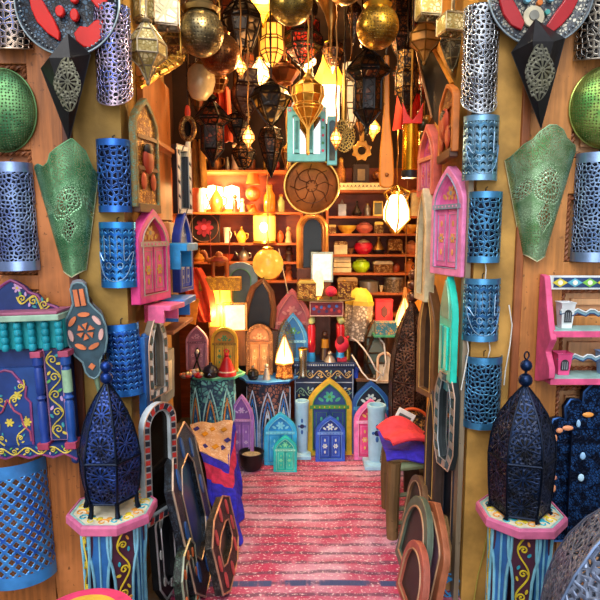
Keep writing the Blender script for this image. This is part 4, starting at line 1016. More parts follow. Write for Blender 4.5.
oct_frame('low dark green pointed frame with orange studs, lowest of the leaning stack', lean_ab(176, 1.98, 190, 2.24, 548), CARVED('#40584a', '#101814', 100), M('#a0a890', .4, .4), M('#20282a', .3), -.08, FG, 0, '#d8703a')
b = MB(); n = 20
def cl(u, v):
    return (.0, .0, .0)
def textile():
    """kilim draped over a box: cream top, blue fall with a red stripe"""
    c = [P(196, 424, 3.42), P(232, 419, 3.5), P(236, 455, 3.3), P(203, 470, 2.95)]
    zt = .34
    Y0, Y1 = 2.85, 3.5
    x0a, x1a = P(200, 430, Y1).x, P(232, 430, Y1).x
    r = T('kilim', 'kilim with a cream patterned top and blue and red fall draped over a box', 'cloth', ((x0a + x1a) / 2, (Y0 + Y1) / 2, 0))
    ox, oy = r.location.x, r.location.y
    pts = {'tl': P(190, 424, 3.5), 'tr': P(233, 421, 3.5), 'br': P(229, 465, 3.05), 'bl': P(200, 452, 3.0)}
    cream = CARVED('#eed8c0', '#dcb48c', 40, .9); blue, red = M('#2020c8', .8, 0, .35, 30, .8, 120), M('#c82a5a', .85, 0, .3, 30, .6, 120)
    def top(u, v):
        a = pts['bl'].lerp(pts['br'], u); b_ = pts['tl'].lerp(pts['tr'], u); p = a.lerp(b_, v)
        return (p.x - ox, p.y - oy, p.z + .008 * math.sin(u * 11 + v * 5))
    b = MB(); b.grid(top, 14, 14, cream); 
    b.build('cream_top', r, solid=.008)
    m = MB()
    for k, (u, v, hx) in enumerate(((.2, .2, '#2a2a90'), (.5, .75, '#e0a020'), (.75, .3, '#2a2a90'), (.3, .6, '#e0a020'), (.8, .75, '#c8901c'), (.55, .25, '#e0a020'), (.12, .8, '#2a2a90'), (.9, .5, '#2a2a90'))):
        p = top(u, v); a = .022
        m.add([(p[0] - a, p[1], p[2] + .008), (p[0], p[1] - a * 1.4, p[2] + .004), (p[0] + a, p[1], p[2] + .008), (p[0], p[1] + a * 1.4, p[2] + .013)], [(0, 1, 2, 3)], M(hx, .9))
    m.build('woven_motifs', r, solid=.003)
    E = {'bl': pts['bl'], 'br': pts['br'], 'tr': pts['tr']}
    fl = [P(221, 546, 2.72), P(239, 553, 2.66), P(240, 500, 3.2)]
    for f in fl: f.z = max(f.z, .02)
    def fall(u, v):
        a = E['bl'].lerp(E['br'], u * 2) if u < .5 else E['br'].lerp(E['tr'], u * 2 - 1)
        b_ = fl[0].lerp(fl[1], u * 2) if u < .5 else fl[1].lerp(fl[2], u * 2 - 1)
        p = a.lerp(b_, v); k = .02 * v * math.sin(u * 26) + .01 * math.sin(v * 9 + u * 7)
        return (p.x - ox + k, p.y - oy - abs(k), p.z)
    for (v0, v1, mt, nm) in ((0, .12, blue, 'blue_band'), (.12, .32, red, 'red_band'), (.32, 1, blue, 'blue_fall')):
        b = MB(); b.grid(lambda u, v: fall(u, v0 + (v1 - v0) * v), 40, 10, mt); b.build(nm, r, solid=.008)
    b = MB(); zb = min(p.z for p in pts.values()) - .015
    b.add([(pts[k].x - ox, pts[k].y - oy, min(p.z for p in pts.values()) - .03) for k in ('bl', 'br', 'tr', 'tl')] + [(pts[k].x - ox, pts[k].y - oy, 0) for k in ('bl', 'br', 'tr', 'tl')],
          [(0, 1, 2, 3), (4, 7, 6, 5), (0, 4, 5, 1), (1, 5, 6, 2), (2, 6, 7, 3), (3, 7, 4, 0)], M('#3a2418', .7)); b.build('box_beneath', r)
textile()
def bowl_floor():
    Y = floorY(469) - .08; c = P(251, 469, Y); w = 25 * span(0, 460, 1, 461, Y)[2]
    r = T('bowl', 'small black pot of pale grains on the floor beside the light blue arched panel', 'bowl', (c.x, Y + .05, .012))
    b = MB(); h = w * .75; b.lathe([(0, 0), (w * .3, 0), (w * .46, h * .3), (w * .5, h * .8), (w * .52, h), (w * .47, h), (w * .43, h * .8), (0, h * .7)], 24, M('#141416', .3)); b.build('pot', r)
    b = MB(); b.lathe([(0, h * .86), (w * .3, h * .84), (w * .44, h * .78)], 20, M('#b0a888', .9, 0, .4, 60, 1., 90)); b.build('grains', r)
bowl_floor()
# ================================================================ ON THE FLOOR, BACK ROW
DG = 'painted arched door panels on the floor'
LN = -.10
arch_panel('door_panel', 'purple arched panel beside the cloth-covered box, half behind the black pot', 'panel', floor_geo(229, 398, 254, 468, .0, .04), '#b07ad0', '#8a5ab0', '#d8c0e8', inner='#a070c8', trim='#d8a8e0', group=DG, lean=LN)
arch_panel('door_panel', 'sky blue arched panel behind the small turquoise one', 'panel', floor_geo(264, 412, 297, 464, 0, -.02), '#2fb8ea', '#1f98d8', '#8ae0f0', inner='#30b0e8', trim='#7ad8f0', group=DG, lean=LN)
arch_panel('door_panel', 'small turquoise green arched panel standing in front of the sky blue one', 'panel', floor_geo(273.5, 431, 297, 467, 0, -.08), '#1fc8c0', '#1aa8a8', '#7ae0a0', inner='#22d0b8', trim='#9ae8c8', group=DG, lean=LN)
arch_panel('door_panel', 'large arched panel with a yellow and green border behind the deep blue one', 'panel', floor_geo(307, 379, 352, 455, 0, .0), '#c8a81c', '#1c4a8a', '#3fae8a', inner='#1f3f88', trim='#3f8a3a', group=DG, lean=LN)
arch_panel('door_panel', 'deep blue arched panel with white flowers in front of the yellow bordered one', 'panel', floor_geo(315.5, 412, 345, 457, 0, -.07), '#2a5ac8', '#1a3f9a', '#e0e8d8', inner='#2450b8', trim='#6a9ae0', group=DG, lean=LN)
arch_panel('door_panel', 'dark blue arched panel with white flowers behind the pink one', 'panel', floor_geo(351, 383, 391, 455, 0, .02), '#1f5aa8', '#15283c', '#d8e8e0', inner='#1c4a90', trim='#4a9ac8', group=DG, lean=LN)
arch_panel('door_panel', 'pink arched panel partly behind the right pale blue column', 'panel', floor_geo(354, 397, 388, 457, 0, -.05), '#f07ab8', '#d8306a', '#e8c060', inner='#e84a88', trim='#f8b0d0', group=DG, lean=LN)
def column_vase(label, x0, x1, yt, yb):
    Y = floorY(yb) - .02; cx, zb, w, h = span(x0, yt, x1, yb, Y)
    r = T('column_vase', label, 'vase', (cx, Y, .012), group='pale blue pottery columns')
    m = M('#a8dcf4', .35, 0, .1); b = MB()
    b.lathe([(w * .30, h * .08), (w * .30, h * .1), (w * .34, h * .5), (w * .36, h * .92), (w * .4, h * .98), (w * .38, h), (w * .3, h), (w * .28, h * .9)], 24, m); b.build('body', r)
    b = MB(); b.box(-w / 2, w / 2, -w / 2, w / 2, 0, h * .06, m); b.lathe([(w * .45, h * .06), (w * .42, h * .08), (w * .3, h * .1)], 20, m); b.build('base', r, bev=.003)
    b = MB(); y = -w * .335; z = h * .58
    for a, l in ((0, .1), (PI / 2, .05), (PI, .1), (3 * PI / 2, .05)):
        b.disc(math.sin(a) * w * .16 * (1 if l < .1 else 0) , z + math.cos(a) * h * .1, w * .08, y, M('#2a6ab8', .4), 8, .004, .8, 1.6 if l > .05 else .8)
    b.disc(0, z, w * .12, y, M('#1a2a58', .4), 10, .005); b.build('painted_flower', r)
column_vase('pale blue pottery column with a dark flower between the sky blue and yellow bordered panels', 293, 311, 401, 457)
column_vase('pale blue pottery column with a dark flower in front of the pink panel', 364, 388, 405, 466)
# ================================================================ ON THE FLOOR, RIGHT
def stool():
    Y = floorY(540); x = P(398, 540, Y).x
    r = T('stool', 'low wooden stool with thick round posts carrying hats and cloth', 'stool', (x + .07, Y + .12, 0))
    m = WOOD('#7a5a30', .5, .7, 2, 30); zt = P(400, 462, Y).z
    for dx, dy in ((-.10, -.12), (.18, -.05), (-.08, .2), (.2, .2)):
        b = MB(); b.tube([(dx, dy, 0.006), (dx - .004, dy, zt * .5), (dx + .003, dy, zt)], [.03, .036, .034], m, 10); b.build('leg', r)
    b = MB(); b.tube([(-.1, -.12, zt * .93), (.18, -.05, zt * .93)], .022, M('#7f8a68', .6), 8); b.tube([(-.1, -.12, zt * .93), (-.08, .2, zt * .93)], .02, m, 8); b.build('top_rail', r)
    for f in (.2, .38, .56):
        b = MB(); b.tube([(-.1, -.11, zt * f), (.18, -.05, zt * f)], .012, M('#6a6a50', .6), 8); b.build('rung', r)
    b = MB(); b.box(-.12, .22, -.12, .22, zt, zt + .015, M('#8a6a48', .7)); b.build('seat', r, bev=.004)
    return r, zt + .015, x + .07, Y + .12
st, zs, sx_, sy_ = stool()
def cloth_pile():
    b = MB(); b.grid(lambda u, v: (-.14 + .34 * u, -.14 + .34 * v, .012 + .012 * math.sin(u * 8) * math.cos(v * 7) + (-.025 * max(0, .12 - v) / .12)), 18, 18, M('#3a2ac0', .85, 0, .3, 30, .6, 100))
    tag(b.build('folded_cloth', loc=(sx_, sy_, zs + .012), solid=.01), 'folded violet blue cloth lying on the wooden stool under the red hat', 'cloth')
    r = T('hat', 'soft red felt cloth hat slumped on the violet cloth of the stool', 'hat', (sx_ + .01, sy_ - .02, zs + .03), .3)
    b = MB(); b.grid(lambda u, v: (-.16 + .30 * u, -.1 + .2 * v, .02 + .09 * math.sin(PI * min(1, .1 + u)) * (.4 + .6 * v) + .03 * (1 - u) + .01 * math.sin(v * 9)), 18, 14, M('#e8404a', .85, 0, .2, 30, .4, 90)); b.build('crown', r, solid=.012)
    b = MB(); b.tube([(-.16 + .3 * i / 12, -.1, .025 + .09 * math.sin(PI * min(1, .1 + i / 12)) * .4 + .03 * (1 - i / 12)) for i in range(13)], .008, M('#c82a3a', .85), 6); b.build('brim', r)
    o = P(427, 440, 2.95); b = MB()
    b.ball((0, 0, .09), .10, M('#0c0c0e', .9, 0, .3, 20, .6, 40), 18, .9, .8, 1.15)
    b.ball((.03, -.02, .17), .06, M('#0c0c0e', .9, 0, .3, 20, .6, 40), 14); b.ball((-.05, -.03, .05), .06, M('#0c0c0e', .9, 0, .3, 20, .6, 40), 14)
    tag(b.build('cloth_bundle', loc=(sx_ + .17, sy_ - .0, zs + .02)), 'bundle of black cloth heaped at the wall end of the stool', 'cloth')
cloth_pile()
def painted_dish():
    Y = 3.3; cx, zb, w, h = span(393, 408, 430, 445, Y)
    r = T('dish', 'orange rimmed round dish with black painting standing upright before the brown lantern', 'dish', (cx, Y, zb + h / 2), rx=-.2)
    b = MB(); b.M = Matrix.Rotation(PI / 2, 4, 'X'); b.lathe([(0, 0), (w * .3, 0), (w * .42, .01), (w * .5, .03), (w * .5, .022), (w * .4, -.004), (0, -.01)], 36, CARVED('#c89040', '#14100c', 70, .4)); b.build('bowl', r)
    b = MB(); b.tube([(w * .49 * math.cos(t * PI / 18), -.03, w * .49 * math.sin(t * PI / 18)) for t in range(36)], .009, M('#e8602a', .4), 8, True); b.build('rim', r)
    b = MB(); b.box(-w * .2, w * .2, .02, .05, -zb - h / 2 + .0, -h * .3, M('#3a2a1c', .7)); b.build('stand', r)
painted_dish()
arch_panel('door_panel', 'grey carved arched panel standing by the stool with a white page beside it', 'panel', floor_geo(381, 419, 397, 470, -.5), CARVED('#a8aca0', '#5a6058', 90), '#7a8078', '#c8ccc0', 'round', inner='#8a9088', trim='#d0d0c8', group=DG, lean=LN)
b = MB(); b.box(-.05, .05, -.01, 0, 0, .15, M('#e0e0d8', .7)); b.box(-.035, .035, -.013, -.01, .02, .125, M('#5a5a58', .7)); q = P(401, 449, 3.32); tag(b.build('framed_print', loc=(sx_ - .05, sy_ + .14, zs + .03), rot=(-.2, .45, -.2), bev=.002), 'small white framed print tilted behind the red hat on the stool', 'picture')
RG = 'frames leaning in the right-hand stack'
def arch_frame(label, geo, hx, pan, lean, tilt, shape='round'):
    return arch_panel('arched_mirror', label, 'mirror', geo, hx, pan, '#b08a68', shape, .022, .6, .11, False, None, RG, lean, None, tilt, flower_=False, band=False)
arch_frame('brown arched wooden frame with an orange edge, just before the stool', lean_ab(403, 2.78, 418, 2.5, 477), '#7a5a3e', '#3a322c', -.16, 0)
arch_frame('green edged arched frame leaning low between the stool post and the mauve one', lean_ab(400, 2.62, 422, 2.2, 500), '#5a6a5a', '#2a2a28', -.2, 0)
arch_frame('orange framed pointed panel with a mauve centre and green inner edge, by the wall', lean_ab(411, 2.6, 441, 2.14, 502), '#a86444', '#9a7088', -.17, 0, 'ogive')
arch_frame('low salmon red frame nearest the camera in the stack by the doorway', lean_ab(402, 2.36, 422, 2.04, 545), '#a85a48', '#2a2420', -.2, 0)
arch_frame('tan wooden pointed frame tight against the doorway side behind the mauve one', lean_ab(436, 2.62, 452, 2.32, 512), '#b08a58', '#3a4a44', -.02, .12, 'ogive')
arch_frame('dark blue upright frame against the doorway side under the silver pointed mirror', lean_ab(444, 2.52, 458, 2.33, 455), '#22344a', '#141c28', -.0, .0, 'rect')
b = MB()
for k in range(5):
    a0 = k * 1.2; b.tube([(.05 * math.cos(a0) * .4 + (.035 + .006 * k) * math.cos(t * .45), .01 * math.sin(t + k), .05 + (.04 + .004 * k) * math.sin(t * .45)) for t in range(14)], .004, M('#2a8ac8', .4), 6)
q = P(446, 592, 2.3); tag(b.build('wire_coil', loc=(q.x, 2.28, .0)), 'loose coil of bright blue cable on the floor at the doorway foot', 'cable')
q = P(409, 460, 3.36); dome_lantern('tall brown pierced lantern with three balls on top, standing behind the stool', 410, 460, 3.56,
    [(20, 30), (22, 50), (23, 80), (23, 100), (21, 122), (17, 142), (11, 160), (5, 172), (1.5, 178)], 0.0, 6, 0, '#6a4a38', '#2a1810', [(184, 6), (196, 6), (206, 5)], None, True, '#3a2418')
# ================================================================ BACK OF THE SHOP: TABLES AND WHAT STANDS ON THEM
def drum_table(name, label, x0, x1, ytop, Y, topm, bodym, trim, x2, x3, edge, star=False):
    """low painted table: shaped top on a many-sided painted body"""
    cx, _, w, _ = span(x0, ytop - 9, x1, ytop, Y); zt = P(300, ytop, Y).z; R = w / 2
    c2, _, w2, _ = span(x2, ytop, x3, ytop + 20, Y)
    r = T(name, label, 'table', (cx, Y, 0), group=None)
    pts = []
    for k in range(16):
        a = k * PI / 8 + PI / 8; rr = R * (1.03 if k % 2 else (.90 if star else 1.0)); pts.append((rr * math.sin(a), rr * math.cos(a) * .8))
    b = MB(); b.plate(pts, zt - .022, zt, topm); b.build('tabletop', r, bev=.003)
    b = MB(); b.tube([(x, y, zt - .004) for x, y in pts], .005, edge, 6, True); b.build('rim', r)
    b = MB(); rb = w2 / 2
    b.lathe([(rb * .96, 0), (rb, .05), (rb, zt - .06), (rb * .98, zt - .022)], 8, bodym, PI / 8, (c2 - cx, 0, 0), sy=.85); b.build('body', r, smooth=False)
    b = MB()
    for k in range(8):
        a = k * PI / 4
        f = MB(); b.M = Matrix.Translation((c2 - cx, 0, 0)) @ Matrix.Diagonal((1, .85, 1, 1)) @ Matrix.Rotation(a, 4, 'Z') @ Matrix.Translation((0, -rb * math.cos(PI / 8) - .002, 0))
        sw = rb * math.sin(PI / 8)
        for q, (mm, mw) in enumerate(((trim[0], 1.), (trim[1], .75), (trim[2], .5))):
            O = ogive(sw * 1.8 * mw, (zt - .06) * (.92 - .12 * q), (zt - .06) * .45 * mw, 6, 0, .02)
            b.tube([(x, -.002 - q * .001, z) for x, z in O], .005, mm, 5)
        b.disc(0, (zt - .06) * .42, sw * .28, -.001, trim[1], 8, .004); b.disc(0, (zt - .06) * .62, sw * .2, -.001, trim[0], 6, .004)
        b.disc(0, (zt - .06) * .22, sw * .25, -.001, trim[2], 6, .004)
    b.M = Matrix.Identity(4); b.build('painted_arches', r)
    return zt, cx
orn1 = CARVED('#6fd0d0', '#1f4a6c', 30, .5); orn2 = CARVED('#a8705c', '#10243c', 34, .5)
zg, xg = drum_table('painted_table', 'green topped table with a turquoise painted body behind the draped cloth', 188, 244, 372, 3.72, M('#4fc09a', .4), orn1, (M('#a8ecf0', .5), M('#e09a4a', .5), M('#2a7ac0', .5)), 190, 236, M('#8ae0b0', .4), True)
zb_, xb_ = drum_table('painted_table', 'blue topped table with a dark body painted in pale arches, behind the sky blue panel', 240, 297, 376, 3.88, M('#2a70c0', .4), orn2, (M('#c0d8f0', .5), M('#3a88d8', .5), M('#d8e8f0', .5)), 246, 291, M('#4a98e0', .4), True)
def chest():
    Y = 3.93; cx, _, w, _ = span(294, 362, 354, 400, Y); zt = P(300, 362, Y).z; D = .3
    r = T('chest', 'dark blue chest painted with gold foliage behind the yellow bordered panel', 'chest', (cx, Y, 0))
    navy = M('#10284a', .4); gold = [M('#c8b070', .5), M('#7fa890', .5), M('#9ab0c8', .5)]
    b = MB(); b.box(-w / 2, w / 2, 0, D, 0, zt - .03, navy); b.build('body', r, bev=.004)
    b = MB(); b.box(-w / 2 - .015, w / 2 + .015, -.02, D, zt - .035, zt, M('#16305a', .4)); b.build('lid', r, bev=.005)
    b = MB()
    for k in range(26): b.ball((-w / 2 + w * (k + .5) / 26, -.022, zt - .018), .006, gold[2], 6)
    vine(b, -w * .46, zt - .09, w * .46, zt - .09, -.004, .026, 6, gold[0], gold, .003)
    vine(b, -w * .46, zt - .22, w * .46, zt - .22, -.004, .03, 6, gold[1], gold, .003)
    for x in (-w * .48, w * .48): b.tube([(x, -.003, .03), (x, -.003, zt - .05)], .004, gold[2], 5)
    b.tube([(-w * .48, -.003, zt - .15), (w * .48, -.003, zt - .15)], .004, gold[2], 5); b.build('painted_foliage', r)
    return zt
zc = chest()
def counter(label, x0, x1, ytop, Y, hexc):
    cx, _, w, _ = span(x0, ytop, x1, ytop + 10, Y); zt = P(300, ytop, Y).z
    r = T('counter', label, 'counter', (cx, Y, 0)); m = M(hexc, .6, 0, .3)
    b = MB(); b.box(-w / 2, w / 2, 0, .34, 0, zt - .025, m); b.build('body', r, bev=.003)
    b = MB(); b.box(-w / 2 - .01, w / 2 + .01, -.015, .34, zt - .025, zt, WOOD('#8a5a34', .6)); b.build('worktop', r, bev=.003)
    return zt
zk = counter('dark wooden counter behind the pink panel, carrying the red tin and bronze lamps', 357, 425, 378, 3.98, '#241c1c')
def on(label_geo_x0, x1, y0, y1, Y, z):
    """geometry of a thing of that pixel width and height standing on height z"""
    cx, _, w, h = span(label_geo_x0, y0, x1, y1, Y); return (Vector((cx, Y, z)), w, h, 0.)
AG = 'small arched panels on the back tables'
arch_panel('arch_ornament', 'mauve pink arched panel standing at the wall end of the green topped table', 'panel', on(186, 208, 322, 366, 3.78, zg), '#c88aa0', '#b0708a', '#e0a8b8', 'ogive', .025, inner='#c08098', trim='#8a5a78', group=AG, lean=-.05)
arch_panel('arch_ornament', 'golden yellow round arched panel on the green topped table behind the red figure', 'panel', on(211, 238, 324, 368, 3.74, zg), '#d8a81c', '#c88a2a', '#4f9a5a', 'round', .025, inner='#d8b03a', trim='#8a6a1c', group=AG, lean=-.05)
arch_panel('arch_ornament', 'tan embossed round arched panel at the left end of the blue topped table', 'panel', on(246, 273, 323, 373, 3.93, zb_), CARVED('#d8a060', '#8a5a34', 70), '#c88a58', '#e8c088', 'round', .03, inner='#c8905c', trim='#a06a3a', group=AG, lean=-.06)
arch_panel('arch_ornament', 'large rose red arched panel rising behind the blue one on the tables', 'panel', on(272, 312, 290, 362, 4.06, zc - .02), '#d0605a', '#c85a5a', '#e89080', 'ogive', .03, .55, inner='#c04a50', trim='#e08a7a', group=AG, lean=-.06, leaves=False)
arch_panel('arch_ornament', 'blue arched panel with a green painted head in front of the rose red one', 'panel', on(278, 308, 301, 350, 3.99, zc - .01), '#3a98d8', '#2a80c0', '#5fae5a', 'ogive', .03, .45, inner='#2a88c8', trim='#8ad0e8', group=AG, lean=-.06, leaves=False)
def small(name, label, cat, x0, x1, y0, y1, Y, z, parts, group=None, rz=0.):
    """little turned or boxed thing; parts = (part name, kind, material, profile fractions)"""
    cx, _, w, h = span(x0, y0, x1, y1, Y); r = T(name, label, cat, (cx, Y, z), rz, group=group)
    for nm, kind, m, a in parts:
        b = MB()
        if kind == 'lathe': b.lathe([(x * w / 2, zz * h) for x, zz in a], 18, m)
        elif kind == 'lathe6': b.lathe([(x * w / 2, zz * h) for x, zz in a], 6, m)
        elif kind == 'lathe4': b.lathe([(x * w / 2, zz * h) for x, zz in a], 4, m, PI / 4)
        elif kind == 'box': b.box(*[v * (w if i < 4 else h) for i, v in enumerate(a)], m)
        elif kind == 'ball': b.ball((a[0] * w, a[1] * w, a[2] * h), a[3] * w, m, 14, 1, 1, a[4] if len(a) > 4 else 1)
        elif kind == 'tube': b.tube([(x * w, y * w, zz * h) for x, y, zz in a[1:]], a[0] * w, m, 8)
        elif kind == 'prism': b.prism([(x * w, zz * h) for x, zz in a[2:]], a[0] * w, a[1] * w, m)
        b.build(nm, r, bev=.002 if kind in ('box', 'prism') else 0)
    return r
red, blk2, brass = M('#c8202c', .35), M('#15161a', .35), M('#c89a40', .3, .85)
small('figurine', 'red bell-shaped tajine doll with a looped top on the green topped table', 'figure', 217, 236, 342, 368, 3.64, zg, [
    ('skirt', 'lathe', red, [(0, 0), (1, 0), (1, .1), (.8, .25), (.4, .6), (.25, .7), (0, .72)]), ('head', 'ball', red, (0, 0, .78, .13)), ('painted_band', 'lathe', M('#e8c8b0', .4), [(.93, .12), (.95, .16), (.86, .2)]),
    ('loop', 'tube', red, (.04, (-.08, 0, .84), (-.12, 0, .94), (0, 0, 1), (.12, 0, .94), (.08, 0, .84)))])
small('tagine_box', 'tiny dark blue tagine dish with a star painted on its lid by the red figure', 'pot', 202, 219, 358, 372, 3.6, zg, [
    ('base', 'lathe', blk2, [(0, 0), (.8, 0), (1, .4), (.95, .45), (0, .45)]), ('lid', 'lathe', M('#18203a', .3), [(.92, .46), (.7, .7), (.25, .85), (.18, 1), (0, 1)]), ('painted_star', 'prism', M('#8ab0e0', .4), (-.5, -.46, (-.12, .2), (0, .42), (.12, .2), (0, .3)))])
for k, (x, y, hx, lab) in enumerate(((188, 366, '#c84a3a', 'coral red bead lump in the trinket heap on the green table'), (194, 362, '#b8b8d0', 'silver white bead lump topping the trinket heap on the green table'), (199, 366, '#c02030', 'deep red bead lump at the right of the trinket heap'), (191, 369, '#3a4a9a', 'blue bead lump at the front of the trinket heap'), (185, 369, '#8a8078', 'grey bead lump at the outer end of the trinket heap'))):
    p = P(x, y, 3.58); b = MB(); b.ball((0, 0, .018), .028, M(hx, .3, .2), 10, 1.1, 1, .7); b.ball((.02, -.01, .03), .014, M('#e0d0a0', .3, .5), 8); b.ball((-.02, -.012, .026), .012, M('#d0704a', .4), 8)
    tag(b.build('bead_trinket', loc=(p.x, 3.56 + .02 * (k % 2), zg + (.018 if k == 1 else 0))), lab, 'bead', 'trinkets on the green table')
small('mask_ornament', 'black looped wire ornament leaning on the mauve pink arched panel', 'ornament', 190, 202, 338, 364, 3.68, zg, [
    ('loop', 'tube', blk2, (.07, (-.3, 0, .1), (0, 0, .45), (.3, 0, .8), (.1, 0, 1), (-.1, 0, .8), (.2, 0, .3), (.4, 0, 0))), ('foot', 'box', blk2, (-.4, .4, -.15, .15, 0, .08)), ('eye', 'ball', M('#e8e0d0', .3), (.12, -.05, .85, .14, 1.4))])
small('pot', 'small black pewter pot on the front point of the blue topped table', 'pot', 247, 259, 362, 377, 3.79, zb_, [('body', 'lathe', M('#2a2c30', .25, .6), [(0, 0), (.7, 0), (1, .3), (.8, .6), (.4, .7), (0, .75)]), ('knob', 'ball', M('#8a8a88', .3, .8), (0, 0, .85, .12))])
small('figurine', 'little pale grey figure standing next to the lit lamp on the blue table', 'figure', 262, 271, 360, 377, 3.79, zb_, [('body', 'lathe', M('#8a9098', .4, .3), [(0, 0), (.9, 0), (.5, .5), (.4, .65), (0, .7)]), ('head', 'ball', M('#a0a098', .4), (0, 0, .82, .22))])
def lit_lamp(label, x0, x1, y0, y1, Y, z, hexg, power, e=6.):
    cx, _, w, h = span(x0, y0, x1, y1, Y); r = T('lantern', label, 'lantern', (cx, Y, z), group='small lit lamps on tables')
    fm = M('#b88a48', .35, .7)
    b = MB(); b.lathe([(0, 0), (w * .48, 0), (w * .5, h * .05), (w * .44, h * .1), (w * .4, h * .32), (w * .5, h * .35), (w * .5, h * .38)], 6, CARVED('#d8a058', '#6a3a1c', 90, .4, .5)); b.build('base', r, smooth=False)
    b = MB(); b.lathe([(w * .48, h * .38), (w * .38, h * .6), (w * .16, h * .85), (w * .05, h * .97)], 6, GLOW(hexg, e)); b.build('lit_shade', r, smooth=False)
    b = MB()
    for k in range(6): b.tube([(q * w * math.sin(k * PI / 3), -q * w * math.cos(k * PI / 3), zz * h) for q, zz in ((.49, .38), (.39, .6), (.17, .85), (.05, .98))], .004, fm, 5)
    b.build('ribs', r)
    b = MB(); b.ball((0, 0, h), w * .07, fm, 8); b.build('finial', r)
    BULBS.append((cx, Y - w * .75, z + h * .5, power, (1, .72, .36)))
lit_lamp('little glowing pointed lantern on the blue topped table', 274, 295, 335, 377, 3.84, zb_, '#ffe0a0', 1.6, 2.6)
def metal_cone(label, x0, x1, y0, y1, Y, z):
    cx, _, w, h = span(x0, y0, x1, y1, Y); r = T('lantern', label, 'lantern', (cx, Y, z)); O = [(.4, 0), (.5, .15), (.5, .5), (.4, .72), (.22, .9), (.02, 1)]
    b = MB(); b.lathe([(a * w, q * h) for a, q in O], 8, PIERCE('#8a8a60', 'cells', 60, .13, .4, .7, .4)); b.build('shade', r)
    b = MB(); b.lathe([(0, 0), (w * .48, 0), (w * .5, h * .03), (w * .42, h * .06)], 8, M('#6a6440', .4, .6)); b.build('base', r)
metal_cone('greenish pierced metal lantern behind the little glowing one on the blue table', 275, 296, 316, 370, 3.98, zb_)
small('vase', 'slim shiny metal beaker beside the legs of the red stand', 'vase', 298, 308, 335, 362, 3.9, zb_ - .0, [('body', 'lathe', M('#b8b8a8', .2, .9), [(0, 0), (.9, 0), (.8, .1), (.85, .9), (1, 1), (.9, 1), (.7, .1), (0, .05)]), ('rim', 'lathe', brass, [(1.02, .95), (1.06, 1), (.98, 1.02)])])
def red_stand():
    Y = 4.02; cx, _, w, h = span(306, 297, 346, 362, Y); zt = P(300, 298, Y).z; D = .16
    r = T('stand', 'small red stand with turned legs and blue feet carrying a round brown board', 'stand', (cx, Y, zc))
    H_ = zt - zc
    b = MB(); b.lathe([(0, H_ - .012), (w * .7, H_ - .012), (w * .73, H_ - .006), (w * .7, H_), (0, H_)], 28, M('#5a4a2a', .4), sy=.62); b.build('board', r)
    b = MB(); b.box(-w * .42, w * .42, -D * .4, D * .4, H_ - .125, H_ - .012, M('#7a1c30', .5)); b.build('apron', r, bev=.004)
    b = MB(); b.tube([(x, -D * .4 - .003, z) for x, z in rect(w * .8, .1, 0, H_ - .12)], .005, M('#e8c8b8', .5), 5, True)
    for k in range(11): b.disc((k - 5) * w * .062, H_ - .07 + .02 * math.sin(k * 2.3), .012, -D * .4, (M('#3a6ac0', .5), M('#c83a3a', .5), M('#3a2a60', .5))[k % 3], 8, .004)
    b.build('painted_front', r)
    for x in (-.36, .36):
        for y in (-D * .35, D * .35):
            f = MB(); L = H_ - .125; f.lathe([(.022, L * .2), (.03, L * .28), (.026, L * .5), (.03, L * .75), (.02, L * .82)], 12, M('#c01c2c', .25, 0, .1, 8, 0, 0, .4), c=(x * w, y, 0)); lg = f.build('leg', r)
            f = MB(); f.lathe([(0, 0), (.026, 0), (.028, L * .1), (.022, L * .2), (0, L * .2)], 12, M('#2a98d8', .35), c=(x * w, y, 0)); f.build('foot', lg)
            f = MB(); f.ball((x * w, y, L * .9), .026, M('#a8b878', .4), 10); f.build('ball', lg)
    return zt
zs2 = red_stand()
Ys = 4.0
small('box', 'gold filigree box at the left of the round brown board', 'box', 297, 316, 277, 296, Ys, zs2, [('body', 'box', CARVED('#e0b050', '#6a3a14', 90, .3, .6), (-.5, .5, -.3, .3, 0, .8)), ('lid', 'prism', brass, (-.32, .32, (-.52, .8), (-.35, 1), (.35, 1), (.52, .8)))])
small('flower', 'crimson paper flower on the round brown board', 'flower', 325, 337, 282, 296, Ys - .05, zs2, [('petals', 'ball', M('#d81c48', .6, 0, .3, 60, .8, 90), (0, 0, .55, .5, .9)), ('stem', 'tube', M('#3a6a2a', .6), (.1, (0, 0, 0), (0, 0, .4)))])
small('candle_holder', 'bright lit glass candle holder standing on the round brown board', 'candle', 312, 325, 268, 296, Ys, zs2, [('glass', 'lathe', GLOW('#ffdc90', 2.4), [(.5, .1), (.8, .4), (.7, .8), (.35, 1), (0, 1)]), ('foot', 'lathe', brass, [(0, 0), (.8, 0), (.6, .06), (.2, .1), (.5, .13)])])
small('box', 'square gold openwork box right of the crimson flower on the board', 'box', 338, 351, 277, 296, Ys, zs2, [('body', 'box', CARVED('#d8a848', '#5a2a10', 80, .3, .6), (-.5, .5, -.4, .4, 0, .85)), ('knob', 'ball', brass, (0, 0, .92, .1))])
small('slipper', 'crimson pointed slipper standing upright by the red stand leg', 'slipper', 334, 350, 318, 352, 3.96, zc, [('upper', 'ball', M('#d8284a', .6, 0, .2), (0, 0, .5, .45, 1.15)), ('opening', 'ball', M('#5a1020', .8), (-.1, -.22, .62, .26, 1.2)), ('heel', 'box', M('#a81c38', .6), (-.3, .3, -.2, .2, 0, .12))])
small('figurine', 'small dark carved figure sheltering between the legs of the red stand', 'figure', 318, 332, 330, 361, 4.02, zc, [('body', 'lathe', M('#3a2418', .4), [(0, 0), (.8, 0), (.7, .3), (.4, .55), (.5, .7), (0, .72)]), ('head', 'ball', M('#4a2c1c', .4), (0, 0, .82, .22)), ('shawl', 'lathe', M('#c88a1c', .6), [(.62, .35), (.5, .55), (.52, .66)])])
